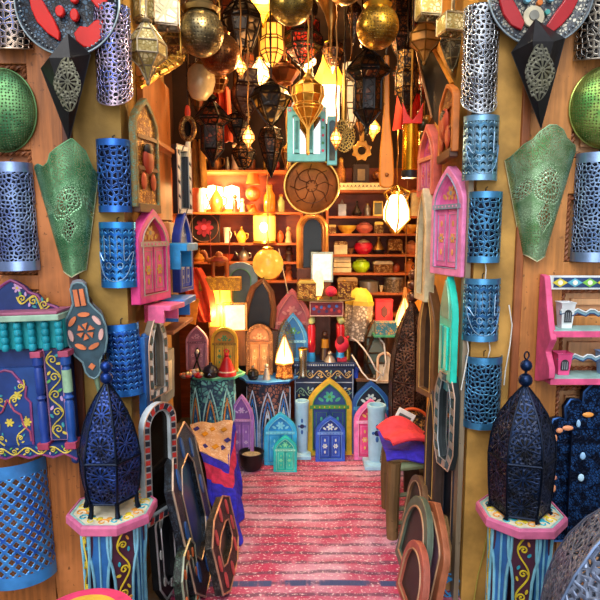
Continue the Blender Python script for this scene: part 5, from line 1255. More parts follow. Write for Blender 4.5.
small('figurine', 'tiny silver seated figure at the front edge of the dark blue chest', 'figure', 324, 336, 352, 362, 3.95, zc, [('body', 'lathe', M('#b0a898', .3, .5), [(0, 0), (1, 0), (.8, .3), (.4, .6), (0, .65)]), ('head', 'ball', M('#b0a898', .3, .5), (0, 0, .8, .2))])
small('bottle', 'tiny blue glass bottle at the end of the chest beside the white cables', 'bottle', 352, 359, 364, 379, 3.99, zk, [('body', 'lathe', M('#2a50c8', .2), [(0, 0), (.8, 0), (.9, .6), (.4, .75), (.4, 1), (0, 1)]), ('cap', 'ball', M('#c8c8d0', .3), (0, 0, 1, .25))])
small('bottle', 'tall slim brass flask by the foot of the red stand', 'bottle', 344, 351, 338, 361, 4.0, zc, [('body', 'lathe', brass, [(0, 0), (.9, 0), (.9, .5), (.4, .7), (.35, .95), (0, .95)]), ('stopper', 'ball', red, (0, 0, .98, .25))])
def skin_lamp():
    Y = 4.2; cx, _, w, h = span(343, 288, 370, 340, Y); r = T('lantern', 'cream parchment lamp with pierced scrolls and a yellow top beside the red stand', 'lantern', (cx, Y, P(300, 340, Y).z), 0, 0, .08)
    b = MB(); b.lathe([(w * .48, 0), (w * .52, h * .1), (w * .52, h * .72)], 6, CARVED('#e8d8c0', '#8a7a68', 45, .6), PI / 6, sy=.7); b.build('parchment_body', r, smooth=False)
    b = MB(); b.lathe([(w * .52, h * .72), (w * .42, h * .88), (w * .2, h), (0, h * 1.01)], 6, M('#e8d048', .6, 0, .2), PI / 6, sy=.7); b.build('yellow_top', r, smooth=False)
    b = MB(); b.lathe([(w * .53, h * .68), (w * .54, h * .71), (w * .53, h * .76)], 6, M('#c8a83a', .5), PI / 6, sy=.7); b.build('band', r)
    b = MB(); zl = P(300, 340, Y).z - zk; b.tube([(0, 0, .01), (0, 0, -zl * 1.0)], .02, M('#3a2a1c', .5, .4), 8); b.lathe([(0, -zl), (w * .35, -zl), (w * .3, -zl + .02), (0, -zl + .02)], 16, M('#3a2a1c', .5, .4)); b.build('stand', r)
skin_lamp()

zt_red = P(300, 322, 4.22).z
small('tin', 'red tin box with a dark emblem on a dark stand behind the bronze lamps', 'tin', 375, 392, 299, 322, 4.22, zt_red, [('body', 'box', M('#d8283a', .4), (-.5, .5, -.3, .3, 0, .92)), ('lid', 'box', M('#c02030', .4), (-.52, .52, -.32, .32, .92, 1)),
    ('emblem', 'prism', M('#5a1020', .5), (-.32, -.3, (-.18, .35), (0, .2), (.18, .35), (.18, .6), (0, .75), (-.18, .6)))])
small('plinth', 'dark wooden plinth carrying the red tin on the counter', 'plinth', 372, 396, 322, 378, 4.22, zk, [('block', 'box', WOOD('#4a2a18', .6), (-.5, .5, -.3, .4, 0, (zt_red - zk) / span(372, 322, 396, 378, 4.22)[3] - .06)), ('top', 'box', WOOD('#6a3a20', .6), (-.54, .54, -.34, .42, (zt_red - zk) / span(372, 322, 396, 378, 4.22)[3] - .06, (zt_red - zk) / span(372, 322, 396, 378, 4.22)[3]))])
def gem_lamp(label, x0, x1, y0, y1, Y, z, hexc):
    cx, _, w, h = span(x0, y0, x1, y1, Y); r = T('lantern', label, 'lantern', (cx, Y, z), group='bronze diamond lamps')
    fm = M(hexc, .35, .8); O = [(.1, .0), (.5, .38), (.5, .62), (.12, .98)]
    b = MB(); b.lathe([(a * w, q * h) for a, q in O], 4, GLASS('#6a7a70', .2, .8), PI / 4); b.build('glass', r, smooth=False)
    b = MB()
    for k in range(4): b.tube([(a * w * math.sin(k * PI / 2 + PI / 4), -a * w * math.cos(k * PI / 2 + PI / 4), q * h) for a, q in O], .009, fm, 6)
    for a, q in O: b.tube([(a * w * math.sin(k * PI / 2 + PI / 4), -a * w * math.cos(k * PI / 2 + PI / 4), q * h) for k in range(4)], .009, fm, 6, True)
    b.build('frame', r)
    b = MB(); b.lathe([(0, 0), (w * .2, 0), (w * .16, .02), (0, .02)], 12, fm); b.build('foot', r)
    b = MB(); b.ball((0, 0, h), w * .1, fm, 8); b.build('finial', r)
gem_lamp('bronze diamond lamp, the upper and rear one by the white cables', 361, 386, 322, 358, 4.12, P(300, 358, 4.12).z, '#6a4a30')
gem_lamp('bronze diamond lamp with a grey green pane, the lower one by the white cables', 362, 388, 342, 383, 4.02, zk, '#5a4a38')
small('plinth', 'dark block raising the rear bronze diamond lamp', 'plinth', 364, 383, 358, 378, 4.14, zk, [('block', 'box', M('#2a1a14', .6), (-.5, .5, -.3, .3, 0, (P(300, 358, 4.12).z - zk) / span(364, 358, 383, 378, 4.14)[3] - .02)), ('top', 'box', M('#3a241a', .6), (-.52, .52, -.32, .32, (P(300, 358, 4.12).z - zk) / span(364, 358, 383, 378, 4.14)[3] - .02, (P(300, 358, 4.12).z - zk) / span(364, 358, 383, 378, 4.14)[3]))])
cord('electric_cable', 'upper white cable curling down in front of the bronze diamond lamps', [(352, 338, 3.98), (357, 341, 3.93), (364, 349, 3.9), (370, 358, 3.88), (376, 370, 3.88), (383, 376, 3.9), (386, 362, 3.92), (384, 344, 3.95), (378, 336, 4.0)], .006, M('#e8e0d4', .5), 'cable', 'white lamp cables')
cord('electric_cable', 'lower white cable drooping beside the chest to the counter', [(352, 355, 3.97), (357, 363, 3.9), (362, 372, 3.88), (368, 379, 3.88), (376, 381, 3.88), (380, 376, 3.9)], .006, M('#e8e0d4', .5), 'cable', 'white lamp cables')
arch_panel('arch_ornament', 'small lit cream arched mirror right of the bronze diamond lamps', 'panel', on(376, 392, 361, 392, 3.96, zk - .03), '#e8c8a0', '#f0dcb8', '#d08a5a', 'round', .02, group=AG, lean=-.03, leaves=False, flower_=False, band=False)
small('painted_box', 'small painted box with a green lid near the glowing lamp on the counter', 'box', 374, 397, 318, 336, 3.99, P(300, 336, 3.99).z, [('body', 'box', CARVED('#e0b060', '#3a8a9a', 50, .5), (-.45, .45, -.3, .3, 0, .8)), ('base', 'box', M('#4fae7a', .5), (-.55, .55, -.36, .36, -.0, .12)), ('stand', 'tube', M('#5a3a1c', .5), (.1, (0, 0, 0), (0, 0, -(P(300, 336, 4.02).z - zk) / span(374, 318, 397, 336, 4.02)[3])))])
lit_lamp('glowing lamp half hidden behind the finial of the brown lantern', 394, 414, 296, 342, 4.12, P(300, 342, 4.12).z, '#ffd080', 2.5, 2.6)
small('plinth', 'narrow wooden post under the glowing lamp behind the brown lantern', 'plinth', 396, 412, 342, 380, 4.12, zk, [('block', 'box', WOOD('#6a4020', .6), (-.5, .5, -.3, .3, 0, (P(300, 342, 4.12).z - zk) / span(396, 342, 412, 380, 4.12)[3])), ('foot', 'box', WOOD('#6a4020', .6), (-.6, .6, -.4, .4, 0, .1))])
def teardrop(label, x0, x1, y0, y1, Y, hexc, hang=True, group=None):
    cx, zb, w, h = span(x0, y0, x1, y1, Y); r = T('wooden_paddle', label, 'paddle', (cx, Y, zb), group=group); m = WOOD(hexc, .75, .4, 2, 25)
    O = [(0, 0), (.32, .05), (.5, .2), (.5, .36), (.36, .56), (.16, .74), (.08, .98)]
    full = [(x * w, z * h) for x, z in O] + [(-x * w, z * h) for x, z in O[::-1]]
    b = MB(); b.prism(full, -.02, .02, m); b.build('blade', r, bev=.006)
    b = MB(); b.disc(0, h * .28, w * .22, -.02, M('#8a4a1c', .5), 12, .006, 1, 1.3); b.build('carved_boss', r)
    if hang: b = MB(); b.tube([(0, 0, h * .95), (0, 0, ZC - zb)], .004, M('#7a4a20', .6), 5); b.build('string', r)
    return r
teardrop('tan wooden teardrop paddle behind the finial balls of the brown lantern', 396, 413, 286, 342, 4.3, '#d89a58', True, 'wooden paddles')
teardrop('orange wooden paddle beside the tan one, near the right shelf end', 411, 427, 272, 340, 4.25, '#e08a30', True, 'wooden paddles')
# left rear group
def lit_box():
    Y = 4.0; cx, zb, w, h = span(210, 287, 232, 326, Y)
    r = T('lantern', 'glowing yellow window lantern under the gold bar behind the green topped table', 'lantern', (cx, Y, zb)); fm = M('#b08a40', .4, .4)
    b = MB(); b.box(-w / 2, w / 2, -.04, .04, 0, h, GLOW('#ffd028', 2.2)); b.build('lit_pane', r)
    b = MB()
    for x in (-w / 2, 0, w / 2): b.box(x - .006, x + .006, -.046, .046, 0, h, fm)
    for z in (0, .55, 1): b.box(-w / 2 - .006, w / 2 + .006, -.047, .047, h * z - .006, h * z + .006, fm)
    b.build('frame', r)
    b = MB(); b.box(-w * .5, w * .5, -.05, .05, zg - zb - .0, 0, WOOD('#6a4020', .6)); b.build('base', r)
    BULBS.append((cx, Y - .16, zb + h * .4, 2.6, (1, .75, .3)))
lit_box()
def bright_frame():
    Y = 3.92; cx, zb, w, h = span(222, 303, 248, 330, Y); r = T('lantern', 'white lit frosted lamp in a thin wooden frame beside the yellow window lantern', 'lantern', (cx, Y, zb))
    b = MB(); b.box(-w * .36, w * .36, -.01, .05, 0, h * .9, GLOW('#ffe4b0', 1.5)); b.build('frosted_glass', r, bev=.004)
    b = MB(); b.tube([(x, -.015, z) for x, z in rect(w * .9, h)], .008, WOOD('#a8783c', .6), 6, True); b.build('frame', r)
    b = MB(); b.box(-w * .4, w * .4, -.02, .05, zg - zb, 0, WOOD('#6a4020', .6)); b.build('stand', r)
bright_frame()
b = MB(); q = span(200, 277, 241, 290, 3.9); b.box(-q[2] / 2, q[2] / 2, -.05, .05, 0, q[3], CARVED('#e0b020', '#a0701c', 90, .4, .2)); b.tube([(-q[2] * .2, 0, q[3]), (-q[2] * .24, 0, q[3] + .32)], .004, M('#9a3020', .5), 5); b.tube([(q[2] * .2, 0, q[3]), (q[2] * .24, 0, q[3] + .32)], .004, M('#9a3020', .5), 5)
tag(b.build('hanging_bar', loc=(q[0], 3.9, q[1]), bev=.004), 'thick gold carved bar hanging on strings above the yellow window lantern', 'bar')
def parasol():
    Y = 3.85; a, c = P(193, 268, Y), P(207, 322, Y); r = T('folded_cloth', 'folded orange red fabric hanging in a narrow fall beside the gold bar', 'cloth', (0, Y, 0))
    b = MB(); n = 16
    def f(u, v):
        p = a.lerp(c, v); k = .05 + .045 * math.sin(PI * v); return (p.x + (u - .5) * 2 * k, .02 * math.sin(u * 14), p.z)
    b.grid(f, 20, 16, M('#e04a24', .8, 0, .25)); b.build('fabric', r, solid=.01)
    b = MB(); p = P(196, 310, Y); b.add([(p.x - .05, -.02, p.z + .1), (p.x + .03, -.02, p.z + .08), (p.x + .0, -.03, p.z - .1), (p.x - .07, -.03, p.z - .08)], [(0, 1, 2, 3)], M('#e8902a', .8)); b.build('orange_fold', r, solid=.01)
    b = MB(); b.tube([tuple(a - Vector((0, Y, 0))), (a.x, 0, ZC)], .004, M('#5a3a1c', .6), 5); b.build('string', r)
parasol()
def camel():
    Y = 4.3; cx, zb, w, h = span(204, 250, 234, 279, Y); return (cx, zb, w, h, Y)
# ================================================================ BACK SHELVES
YS0, YS1 = 4.40, 4.65
def shelf_z(py): return P(300, py, YS0).z
LEFTS, RIGHTS = [170, 212, 243, 262, 281], [190, 216, 233.5, 254.5, 273, 293, 315]
SH = []
def wall_shelves(label, x0, x1, rows):
    xa, xb = P(x0, 250, YS0).x, P(x1, 250, YS0).x; z0, z1 = shelf_z(rows[-1]), shelf_z(rows[0])
    r = T('wall_shelves', label, 'shelves', ((xa + xb) / 2, YB, z0 - .03)); w = xb - xa; m = WOOD('#b8602a', .65, .5, 0, 20)
    for py in rows:
        b = MB(); z = shelf_z(py) - (z0 - .03); b.box(-w / 2, w / 2, YS0 - YB, -.003, z - .018, z, m); b.build('shelf_board', r, bev=.002)
    SH.append(r)
    for x in (-w / 2, w / 2 - .02):
        b = MB(); b.box(x, x + .02, YS0 - YB + .01, -.003, 0, z1 - z0 + .05, m); b.build('upright', r, bev=.002)
wall_shelves('red brown wall shelves at the left of the back wall behind the glowing lamps', 172, 303, LEFTS)
wall_shelves('red brown wall shelves at the right of the back wall holding pots and boxes', 326, 424, RIGHTS)
YI = 4.49
silver, gold_, cream_ = M('#a8a49a', .3, .7), M('#d8a850', .3, .75), M('#e8d8a8', .5)
filig = CARVED('#e8c070', '#7a4a1c', 110, .35, .5)
def bowl_p(m): return [('bowl', 'lathe', m, [(0, 0), (.4, 0), (.45, .1), (.8, .5), (1, 1), (.94, 1), (.7, .5), (0, .2)]), ('foot', 'lathe', m, [(0, 0), (.5, 0), (.42, .12)])]
def pot_p(m, lid): return [('body', 'lathe', m, [(0, 0), (.55, 0), (.95, .3), (1, .5), (.85, .72), (.55, .8)]), ('lid', 'lathe', lid, [(.6, .79), (.62, .86), (.3, .94), (.12, 1), (0, 1)])]
def box_p(m, lid): return [('body', 'box', m, (-.5, .5, -.28, .28, 0, .72)), ('lid', 'prism', lid, (-.3, .3, (-.52, .72), (-.5, .9), (-.4, 1), (.4, 1), (.5, .9), (.52, .72)))]
def footed_p(m): return [('body', 'box', m, (-.42, .42, -.28, .28, .25, .8)), ('lid', 'prism', m, (-.28, .28, (-.46, .8), (-.34, 1), (.34, 1), (.46, .8))), ('foot', 'prism', m, (-.3, -.2, (-.5, 0), (-.42, 0), (-.34, .3), (-.42, .35))), ('foot', 'prism', m, (-.3, -.2, (.5, 0), (.42, 0), (.34, .3), (.42, .35)))]
def tag_p(m, m2): return [('base', 'lathe', m, [(0, 0), (.8, 0), (1, .2), (.95, .25), (0, .25)]), ('lid', 'lathe', m2, [(.9, .25), (.6, .45), (.2, .75), (.12, .85), (0, .86)]), ('knob', 'ball', m2, (0, 0, .92, .12))]
def jar_p(m, cap): return [('body', 'lathe', m, [(0, 0), (.8, 0), (.9, .1), (.9, .6), (.5, .75), (.45, .85), (0, .85)]), ('stopper', 'lathe', cap, [(.5, .85), (.5, .95), (.2, 1), (0, 1)])]
def tea_p(m): return [('body', 'lathe', m, [(0, 0), (.5, 0), (.75, .25), (.7, .5), (.35, .72), (.1, .85), (.1, 1), (0, 1)]), ('spout', 'tube', m, (.05, (-.3, 0, .3), (-.45, 0, .5), (-.55, 0, .7))), ('handle', 'tube', m, (.04, (.3, 0, .6), (.52, 0, .55), (.5, 0, .3), (.34, 0, .22)))]
def fig_p(m): return [('body', 'lathe', m, [(0, 0), (.8, 0), (.6, .35), (.7, .5), (.4, .7), (0, .72)]), ('head', 'ball', m, (0, 0, .84, .28))]
def frame_p(m, p): return [('frame', 'box', m, (-.5, .5, -.06, .06, 0, 1)), ('picture', 'box', p, (-.38, .38, -.08, -.05, .12, .88))]
def stack_p(m): return [('tray', 'box', m, (-.5, .5, -.25, .25, 0, .3)), ('tray', 'box', m, (-.48, .48, -.25, .25, .34, .64)), ('tray', 'box', m, (-.46, .46, -.25, .25, .68, 1))]
def it(kind, name, label, cat, x0, x1, yt, row, parts, dy=0., group='trinkets on the back shelves'):
    z = shelf_z(row); yb = row + .4
    small(name, label, cat, x0, x1, yt, yb, YI + dy, z, parts, group)
R1, R2, R3, R4, R5, R6 = 216, 233.5, 254.5, 273, 293, 315
it(0, 'house_ornament', 'small grey tower ornament at the left end of the right shelves, under the inlaid board', 'ornament', 338, 346, 199, R1, [('tower', 'box', silver, (-.5, .5, -.5, .5, 0, .7)), ('roof', 'lathe4', silver, [(.75, .7), (0, 1)])])
it(0, 'tagine_ornament', 'black and white tagine ornament beside the grey tower ornament', 'ornament', 352, 362, 201, R1, tag_p(blk2, M('#3a3028', .4)))
it(0, 'jar', 'slim pewter jar between the black tagine and the framed picture', 'jar', 364, 371, 203, R1, jar_p(silver, gold_))
it(0, 'small_picture', 'small gold framed picture to the left of the bright hanging lantern', 'picture', 373, 383, 201, R1, frame_p(gold_, M('#8a8a68', .5)))
it(0, 'canister', 'tall cream canister behind the bright hanging lantern', 'canister', 410, 421, 189, R1, [('body', 'lathe', cream_, [(0, 0), (.95, 0), (.95, .85), (0, .85)]), ('lid', 'lathe', gold_, [(1, .85), (1, .95), (.3, 1), (0, 1)])])
it(0, 'canister', 'narrow grey canister just left of the tall cream canister', 'canister', 402, 409, 192, R1, [('body', 'lathe', silver, [(0, 0), (.95, 0), (.95, .85), (0, .85)]), ('lid', 'lathe', silver, [(1, .85), (1, .95), (.3, 1), (0, 1)])])
it(0, 'bowl', 'shallow yellow bowl on the second board below the grey tower', 'bowl', 337, 357, 226, R2, bowl_p(M('#e8c040', .4)))
it(0, 'bowl', 'salmon pink round bowl beside the shallow yellow bowl', 'bowl', 356, 373, 222, R2, pot_p(M('#e07a60', .5), M('#e8907a', .5)))
it(0, 'box', 'small tan box between the pink bowl and the lantern light', 'box', 374, 383, 222, R2, box_p(filig, gold_))
it(0, 'bowl', 'wide golden bowl under the bright hanging lantern', 'bowl', 400, 420, 225, R2, bowl_p(M('#e8a838', .35)))
it(0, 'casket', 'cream casket at the left end of the third board', 'box', 334, 347, 242, R3, box_p(cream_, filig))
it(0, 'pot', 'crimson squat pot with a pale lid on the third board', 'pot', 354, 373, 240, R3, pot_p(M('#d01838', .3), cream_))
it(0, 'tagine_ornament', 'black and gold tagine right of the crimson pot', 'ornament', 372, 385, 237, R3, tag_p(blk2, gold_))
it(0, 'casket', 'gold filigree casket on splayed feet', 'box', 386, 403, 240, R3, footed_p(filig))
it(0, 'pot', 'brown clay pot at the right end of the third board', 'pot', 405, 418, 241, R3, pot_p(M('#c8784a', .5), M('#d8905a', .5)))
it(0, 'tray_stack', 'stack of three cream trays next to the lime green pot', 'trays', 333, 351, 258, R4, stack_p(cream_))
it(0, 'pot', 'lime green squat pot with a knob lid', 'pot', 352, 370, 259, R4, pot_p(M('#a8d81c', .3), M('#c8e04a', .3)))
it(0, 'casket', 'long cream filigree casket right of the lime green pot', 'box', 373, 392, 262, R4, box_p(filig, cream_))
it(0, 'pot', 'tiny red brown pot next to the long cream casket', 'pot', 392, 400, 264, R4, pot_p(M('#a84a2a', .4), M('#8a3a1c', .4)))
it(0, 'jar', 'stoppered amber jar at the end of the fourth board', 'jar', 404, 415, 259, R4, jar_p(M('#b8682a', .3), gold_))
it(0, 'tin', 'low silver round tin on the board above the red tin box', 'tin', 359, 378, 281, R5, [('body', 'lathe', silver, [(0, 0), (1, 0), (1, .6), (0, .6)]), ('lid', 'lathe', silver, [(1.04, .6), (1.04, .85), (.5, .95), (.15, 1), (0, 1)])])
it(0, 'drum_box', 'large round silver box with an embossed side beside the low tin', 'box', 384, 404, 277, R5, [('body', 'lathe', CARVED('#c8b898', '#6a5a48', 100, .3, .6), [(0, 0), (1, 0), (1, .8), (0, .8)]), ('lid', 'lathe', silver, [(1.03, .8), (1.03, .92), (0, 1)])])
it(0, 'box', 'square gold box with a red seal at the left of the fifth board', 'box', 337, 357, 278, R5, box_p(filig, M('#c8a060', .4)), -.02)
it(0, 'jar', 'amber jar low at the right end of the shelves', 'jar', 406, 416, 276, R5, jar_p(M('#b06a24', .3), gold_))
# upper right: inlaid board and things on it
b = MB(); q = span(338, 183, 392, 190, 4.38); b.box(-q[2] / 2, q[2] / 2, -.02, 0, 0, q[3], cream_)
for k in range(14): b.prism([(-q[2] / 2 + q[2] * (k + a) / 14, q[3] * c) for a, c in ((.1, .3), (.5, .75), (.9, .3), (.5, .5))], -.02, -.024, M('#4a2410', .5))
b.build('inlaid_strip', SH[1], loc=Vector((q[0], 4.395, shelf_z(190) + .0)) - SH[1].location, bev=.002)
it(0, 'box_lamp', 'dark box-shaped lamp on flared feet below the brass star', 'lamp', 349, 372, 158, 190, [('body', 'box', M('#2a1c18', .4), (-.34, .34, -.3, .3, .2, .8)), ('foot', 'prism', M('#9a8a70', .4, .5), (-.3, .3, (-.5, 0), (-.4, 0), (-.3, .2), (-.36, .22))), ('foot', 'prism', M('#9a8a70', .4, .5), (-.3, .3, (.5, 0), (.4, 0), (.3, .2), (.36, .22))), ('roof', 'lathe4', M('#2a1c18', .4), [(.6, .8), (.2, 1), (0, 1)]), ('pane', 'box', M('#8a7a60', .3), (-.16, .16, -.33, -.29, .3, .65))])
it(0, 'vase', 'mottled amber vase left of the dark box lamp', 'vase', 336, 346, 157, 190, jar_p(M('#b8783a', .3, .2, .5, 60), gold_))
it(0, 'ball_ornament', 'patterned amber ball right of the dark box lamp', 'ornament', 372, 384, 160, 190, [('ball', 'ball', CARVED('#c87a3a', '#5a2a14', 70, .3), (0, 0, .5, .48)), ('foot', 'lathe', gold_, [(0, 0), (.6, 0), (.4, .1)])])
# left bays
it(0, 'lamp', 'orange table lamp with a pleated shade and round body on the left shelves', 'lamp', 244, 262, 171, 212, [('shade', 'lathe', M('#d8682a', .6), [(.5, 1), (.8, .68)]), ('ring_body', 'ball', M('#d8602a', .4), (0, 0, .45, .42)), ('foot', 'lathe', M('#c8601c', .4), [(0, 0), (.6, 0), (.3, .12), (.2, .2)]), ('inner_disc', 'ball', M('#e8a070', .4), (0, -.28, .45, .22))])
it(0, 'jar', 'tall amber glass jar next to the orange table lamp', 'jar', 263, 276, 184, 212, jar_p(M('#d88a2a', .2), gold_))
it(0, 'bottle', 'slim grey glass bottle at the left end of the brightly lit board', 'bottle', 196, 205, 184, 212, jar_p(M('#a8a0a0', .2, .3), silver))
it(0, 'figurine', 'small red and white figure on the brightly lit board', 'figure', 231, 239, 194, 212, fig_p(M('#d83a24', .4)))
it(0, 'figurine', 'small ivory figure beside the red and white one', 'figure', 239, 246, 198, 212, fig_p(M('#f0e0c0', .4)))
it(0, 'jug', 'round copper jug in front of the bright shelf light', 'jug', 207, 226, 186, 212, tea_p(M('#c8783a', .3, .6)))
it(0, 'cup', 'white cup on the second left board', 'cup', 223, 231, 228, 243, [('body', 'lathe', M('#f0e8d8', .3), [(0, 0), (.7, 0), (.9, .9), (1, 1), (.85, .95), (0, .9)]), ('handle', 'tube', M('#f0e8d8', .3), (.06, (.4, 0, .75), (.6, 0, .6), (.4, 0, .3)))])
it(0, 'teapot', 'little yellow teapot on the second left board beside the white cup', 'teapot', 235, 248, 227, 243, tea_p(M('#e8b848', .3)))
it(0, 'figurine', 'small cream bird figure on the second left board beside the horseshoe arch', 'figure', 284, 293, 227, 243, fig_p(M('#d8b080', .4)))
it(0, 'figurine', 'dark kneeling figure on the third left board beside the horseshoe arch', 'figure', 283, 295, 247, 262, fig_p(M('#3a2018', .4)))
it(0, 'figurine', 'orange seated figure on the lowest left board below the dark kneeling one', 'figure', 283, 294, 266, 281, fig_p(M('#d87a3a', .4)))
it(0, 'bowl', 'low orange bowl next to the glowing glass jar lamp', 'bowl', 264, 281, 274, 281, bowl_p(M('#d07a3a', .4)))

# things hanging or standing before the shelves
def rose_plate():
    cx, zb, w, h = span(189, 213, 220, 243, 4.46); r = T('framed_plate', 'dark square frame with a crimson rosette, propped at the left end of the shelves', 'plate', (cx, 4.45, shelf_z(243) - .0), 0, -.12)
    b = MB(); b.box(-w / 2, w / 2, -.02, .0, 0, h, M('#1c1010', .4)); b.build('board', r, bev=.003)
    b = MB(); flower(b, 0, h * .5, w * .3, -.02, M('#7a1c30', .4), M('#d83a5a', .4), 8, .006); b.build('rosette', r)
    b = MB(); b.tube([(w * .46 * math.sin(t * PI / 14), -.024, h * .5 + w * .46 * math.cos(t * PI / 14)) for t in range(28)], .004, M('#6a3a2a', .4), 5, True); b.build('ring', r)
    b = MB(); b.tube([(0, -.01, h), (.06, -.0, h + .12)], .005, M('#c88a4a', .5), 5); b.build('string', r)
rose_plate()
def horseshoe():
    Y = 4.3; cx, zb, w, h = span(297, 328, 216, 268, Y); zb = P(300, 268, Y).z; w = span(297, 216, 328, 268, Y)[2]; h = P(300, 216, Y).z - zb
    cx = P(312.5, 240, Y).x; r = T('arch_mirror', 'tall horseshoe arch frame of gilt wood below the big brass tray', 'mirror', (cx, Y, zb))
    L = [(x, z) for x, z in roundarch(w * .86, h, 10)]
    b = MB(); b.tube([(x, 0, z) for x, z in L], .021, M('#c88a4a', .3, .5), 8); b.build('outer_bow', r)
    b = MB(); b.tube([(x * .78, -.012, z * .97) for x, z in L], .010, M('#8a5a34', .35, .4), 8); b.build('inner_bow', r)
    b = MB(); b.prism([(x * .75, z * .96) for x, z in L], .01, .02, M('#101410', .2, .3)); b.build('dark_glass', r)
    b = MB(); b.box(-w * .5, w * .5, -.05, .05, zc - zb, 0., WOOD('#5a2c14', .6)); b.build('pedestal', r, bev=.003)
horseshoe()
small('picture', 'bright white picture in a pale blue frame below the horseshoe arch', 'picture', 311, 333, 252, 282, 4.16, P(300, 282, 4.16).z, [('frame', 'box', M('#9ab8c8', .4), (-.5, .5, -.05, .05, 0, 1)), ('glow_sheet', 'box', GLOW('#fff0d0', 1.4), (-.42, .42, -.07, -.05, .07, .93)), ('stand', 'box', WOOD('#6a3a1c', .6), (-.4, .4, -.02, .05, -(P(300, 282, 4.16).z - zc) / span(311, 252, 333, 282, 4.16)[3], 0))])  # paper sheet glows by itself in place of light falling on it
def camel(q=span(200, 277, 241, 290, 3.9)):
    Y = 3.9; cx, _, w, h = span(204, 250, 234, 277, Y); zb = q[1] + q[3]
    r = T('camel_figure', 'carved brown wooden camel standing on the thick gold carved bar', 'figure', (cx, Y, zb)); m = WOOD('#b8642a', .6, .4, 2, 30)
    b = MB(); b.ball((0, 0, h * .6), w * .3, m, 14, 1.1, .55, .62); b.ball((0, 0, h * .78), w * .14, m, 12, 1, .7, 1.1)
    b.tube([(-w * .28, 0, h * .6), (-w * .4, 0, h * .66), (-w * .44, 0, h * .85), (-w * .5, 0, h * .92)], [w * .12, w * .07, w * .06, w * .08], m, 10); b.ball((-w * .53, 0, h * .92), w * .09, m, 10, 1.3, .7, .8); b.build('body', r)
    for x, y in ((-.2, .1), (-.16, -.1), (.2, .1), (.26, -.1)):
        f = MB(); f.tube([(w * x, w * y, h * .55), (w * x * 1.1, w * y, h * .25), (w * x * 1.05, w * y, 0)], [w * .07, w * .045, w * .05], m, 8); f.build('leg', r)
    f = MB(); f.lathe([(w * .2, h * .74), (w * .22, h * .68), (w * .3, h * .6)], 12, M('#8a2a1c', .7), sy=.8); f.build('saddle', r)
camel()
arch_panel('arch_ornament', 'grey blue round arched frame behind the gold bar with green blossoms', 'frame', on(224, 258, 262, 325, 4.12, P(300, 325, 4.12).z), '#6a8a98', '#4a5a60', '#5fae7a', 'round', .04, .5, .2, False, None, 'small arched panels on the back tables', -.05, flower_=False, band=False)
small('plinth', 'dark shelf block under the grey blue arched frame', 'plinth', 222, 262, 325, 372, 4.14, 0, [('block', 'box', M('#2a1a14', .6), (-.5, .5, -.1, .1, 0, P(300, 325, 4.12).z / span(222, 325, 262, 372, 4.14)[3] - .05)), ('top', 'box', M('#4a2a1a', .6), (-.52, .52, -.13, .12, P(300, 325, 4.12).z / span(222, 325, 262, 372, 4.14)[3] - .05, P(300, 325, 4.12).z / span(222, 325, 262, 372, 4.14)[3]))])
def curl_frame():
    Y = 4.0; r = T('arch_mirror', 'dark brown bowed arch frame leaning beside the tan embossed panel', 'mirror', (P(262, 300, Y).x, Y, P(300, 330, Y).z))
    pts = [(244, 328), (247, 305), (253, 288), (263, 280), (271, 292), (274, 310), (272, 328)]; o = r.location
    b = MB(); b.tube([tuple(P(x, y, Y) - o) for x, y in pts], .022, WOOD('#6a4024', .6, .4), 8); b.build('bow', r)
    b = MB(); b.box(-.12, .12, -.03, .03, -(o.z - zb_), 0.0, WOOD('#4a2a18', .6)); b.build('foot', r, bev=.003)
    b = MB(); b.prism([tuple((P(x, y, Y) - o).xz) for x, y in pts], .012, .018, M('#14100e', .4)); b.build('panel', r)
curl_frame()
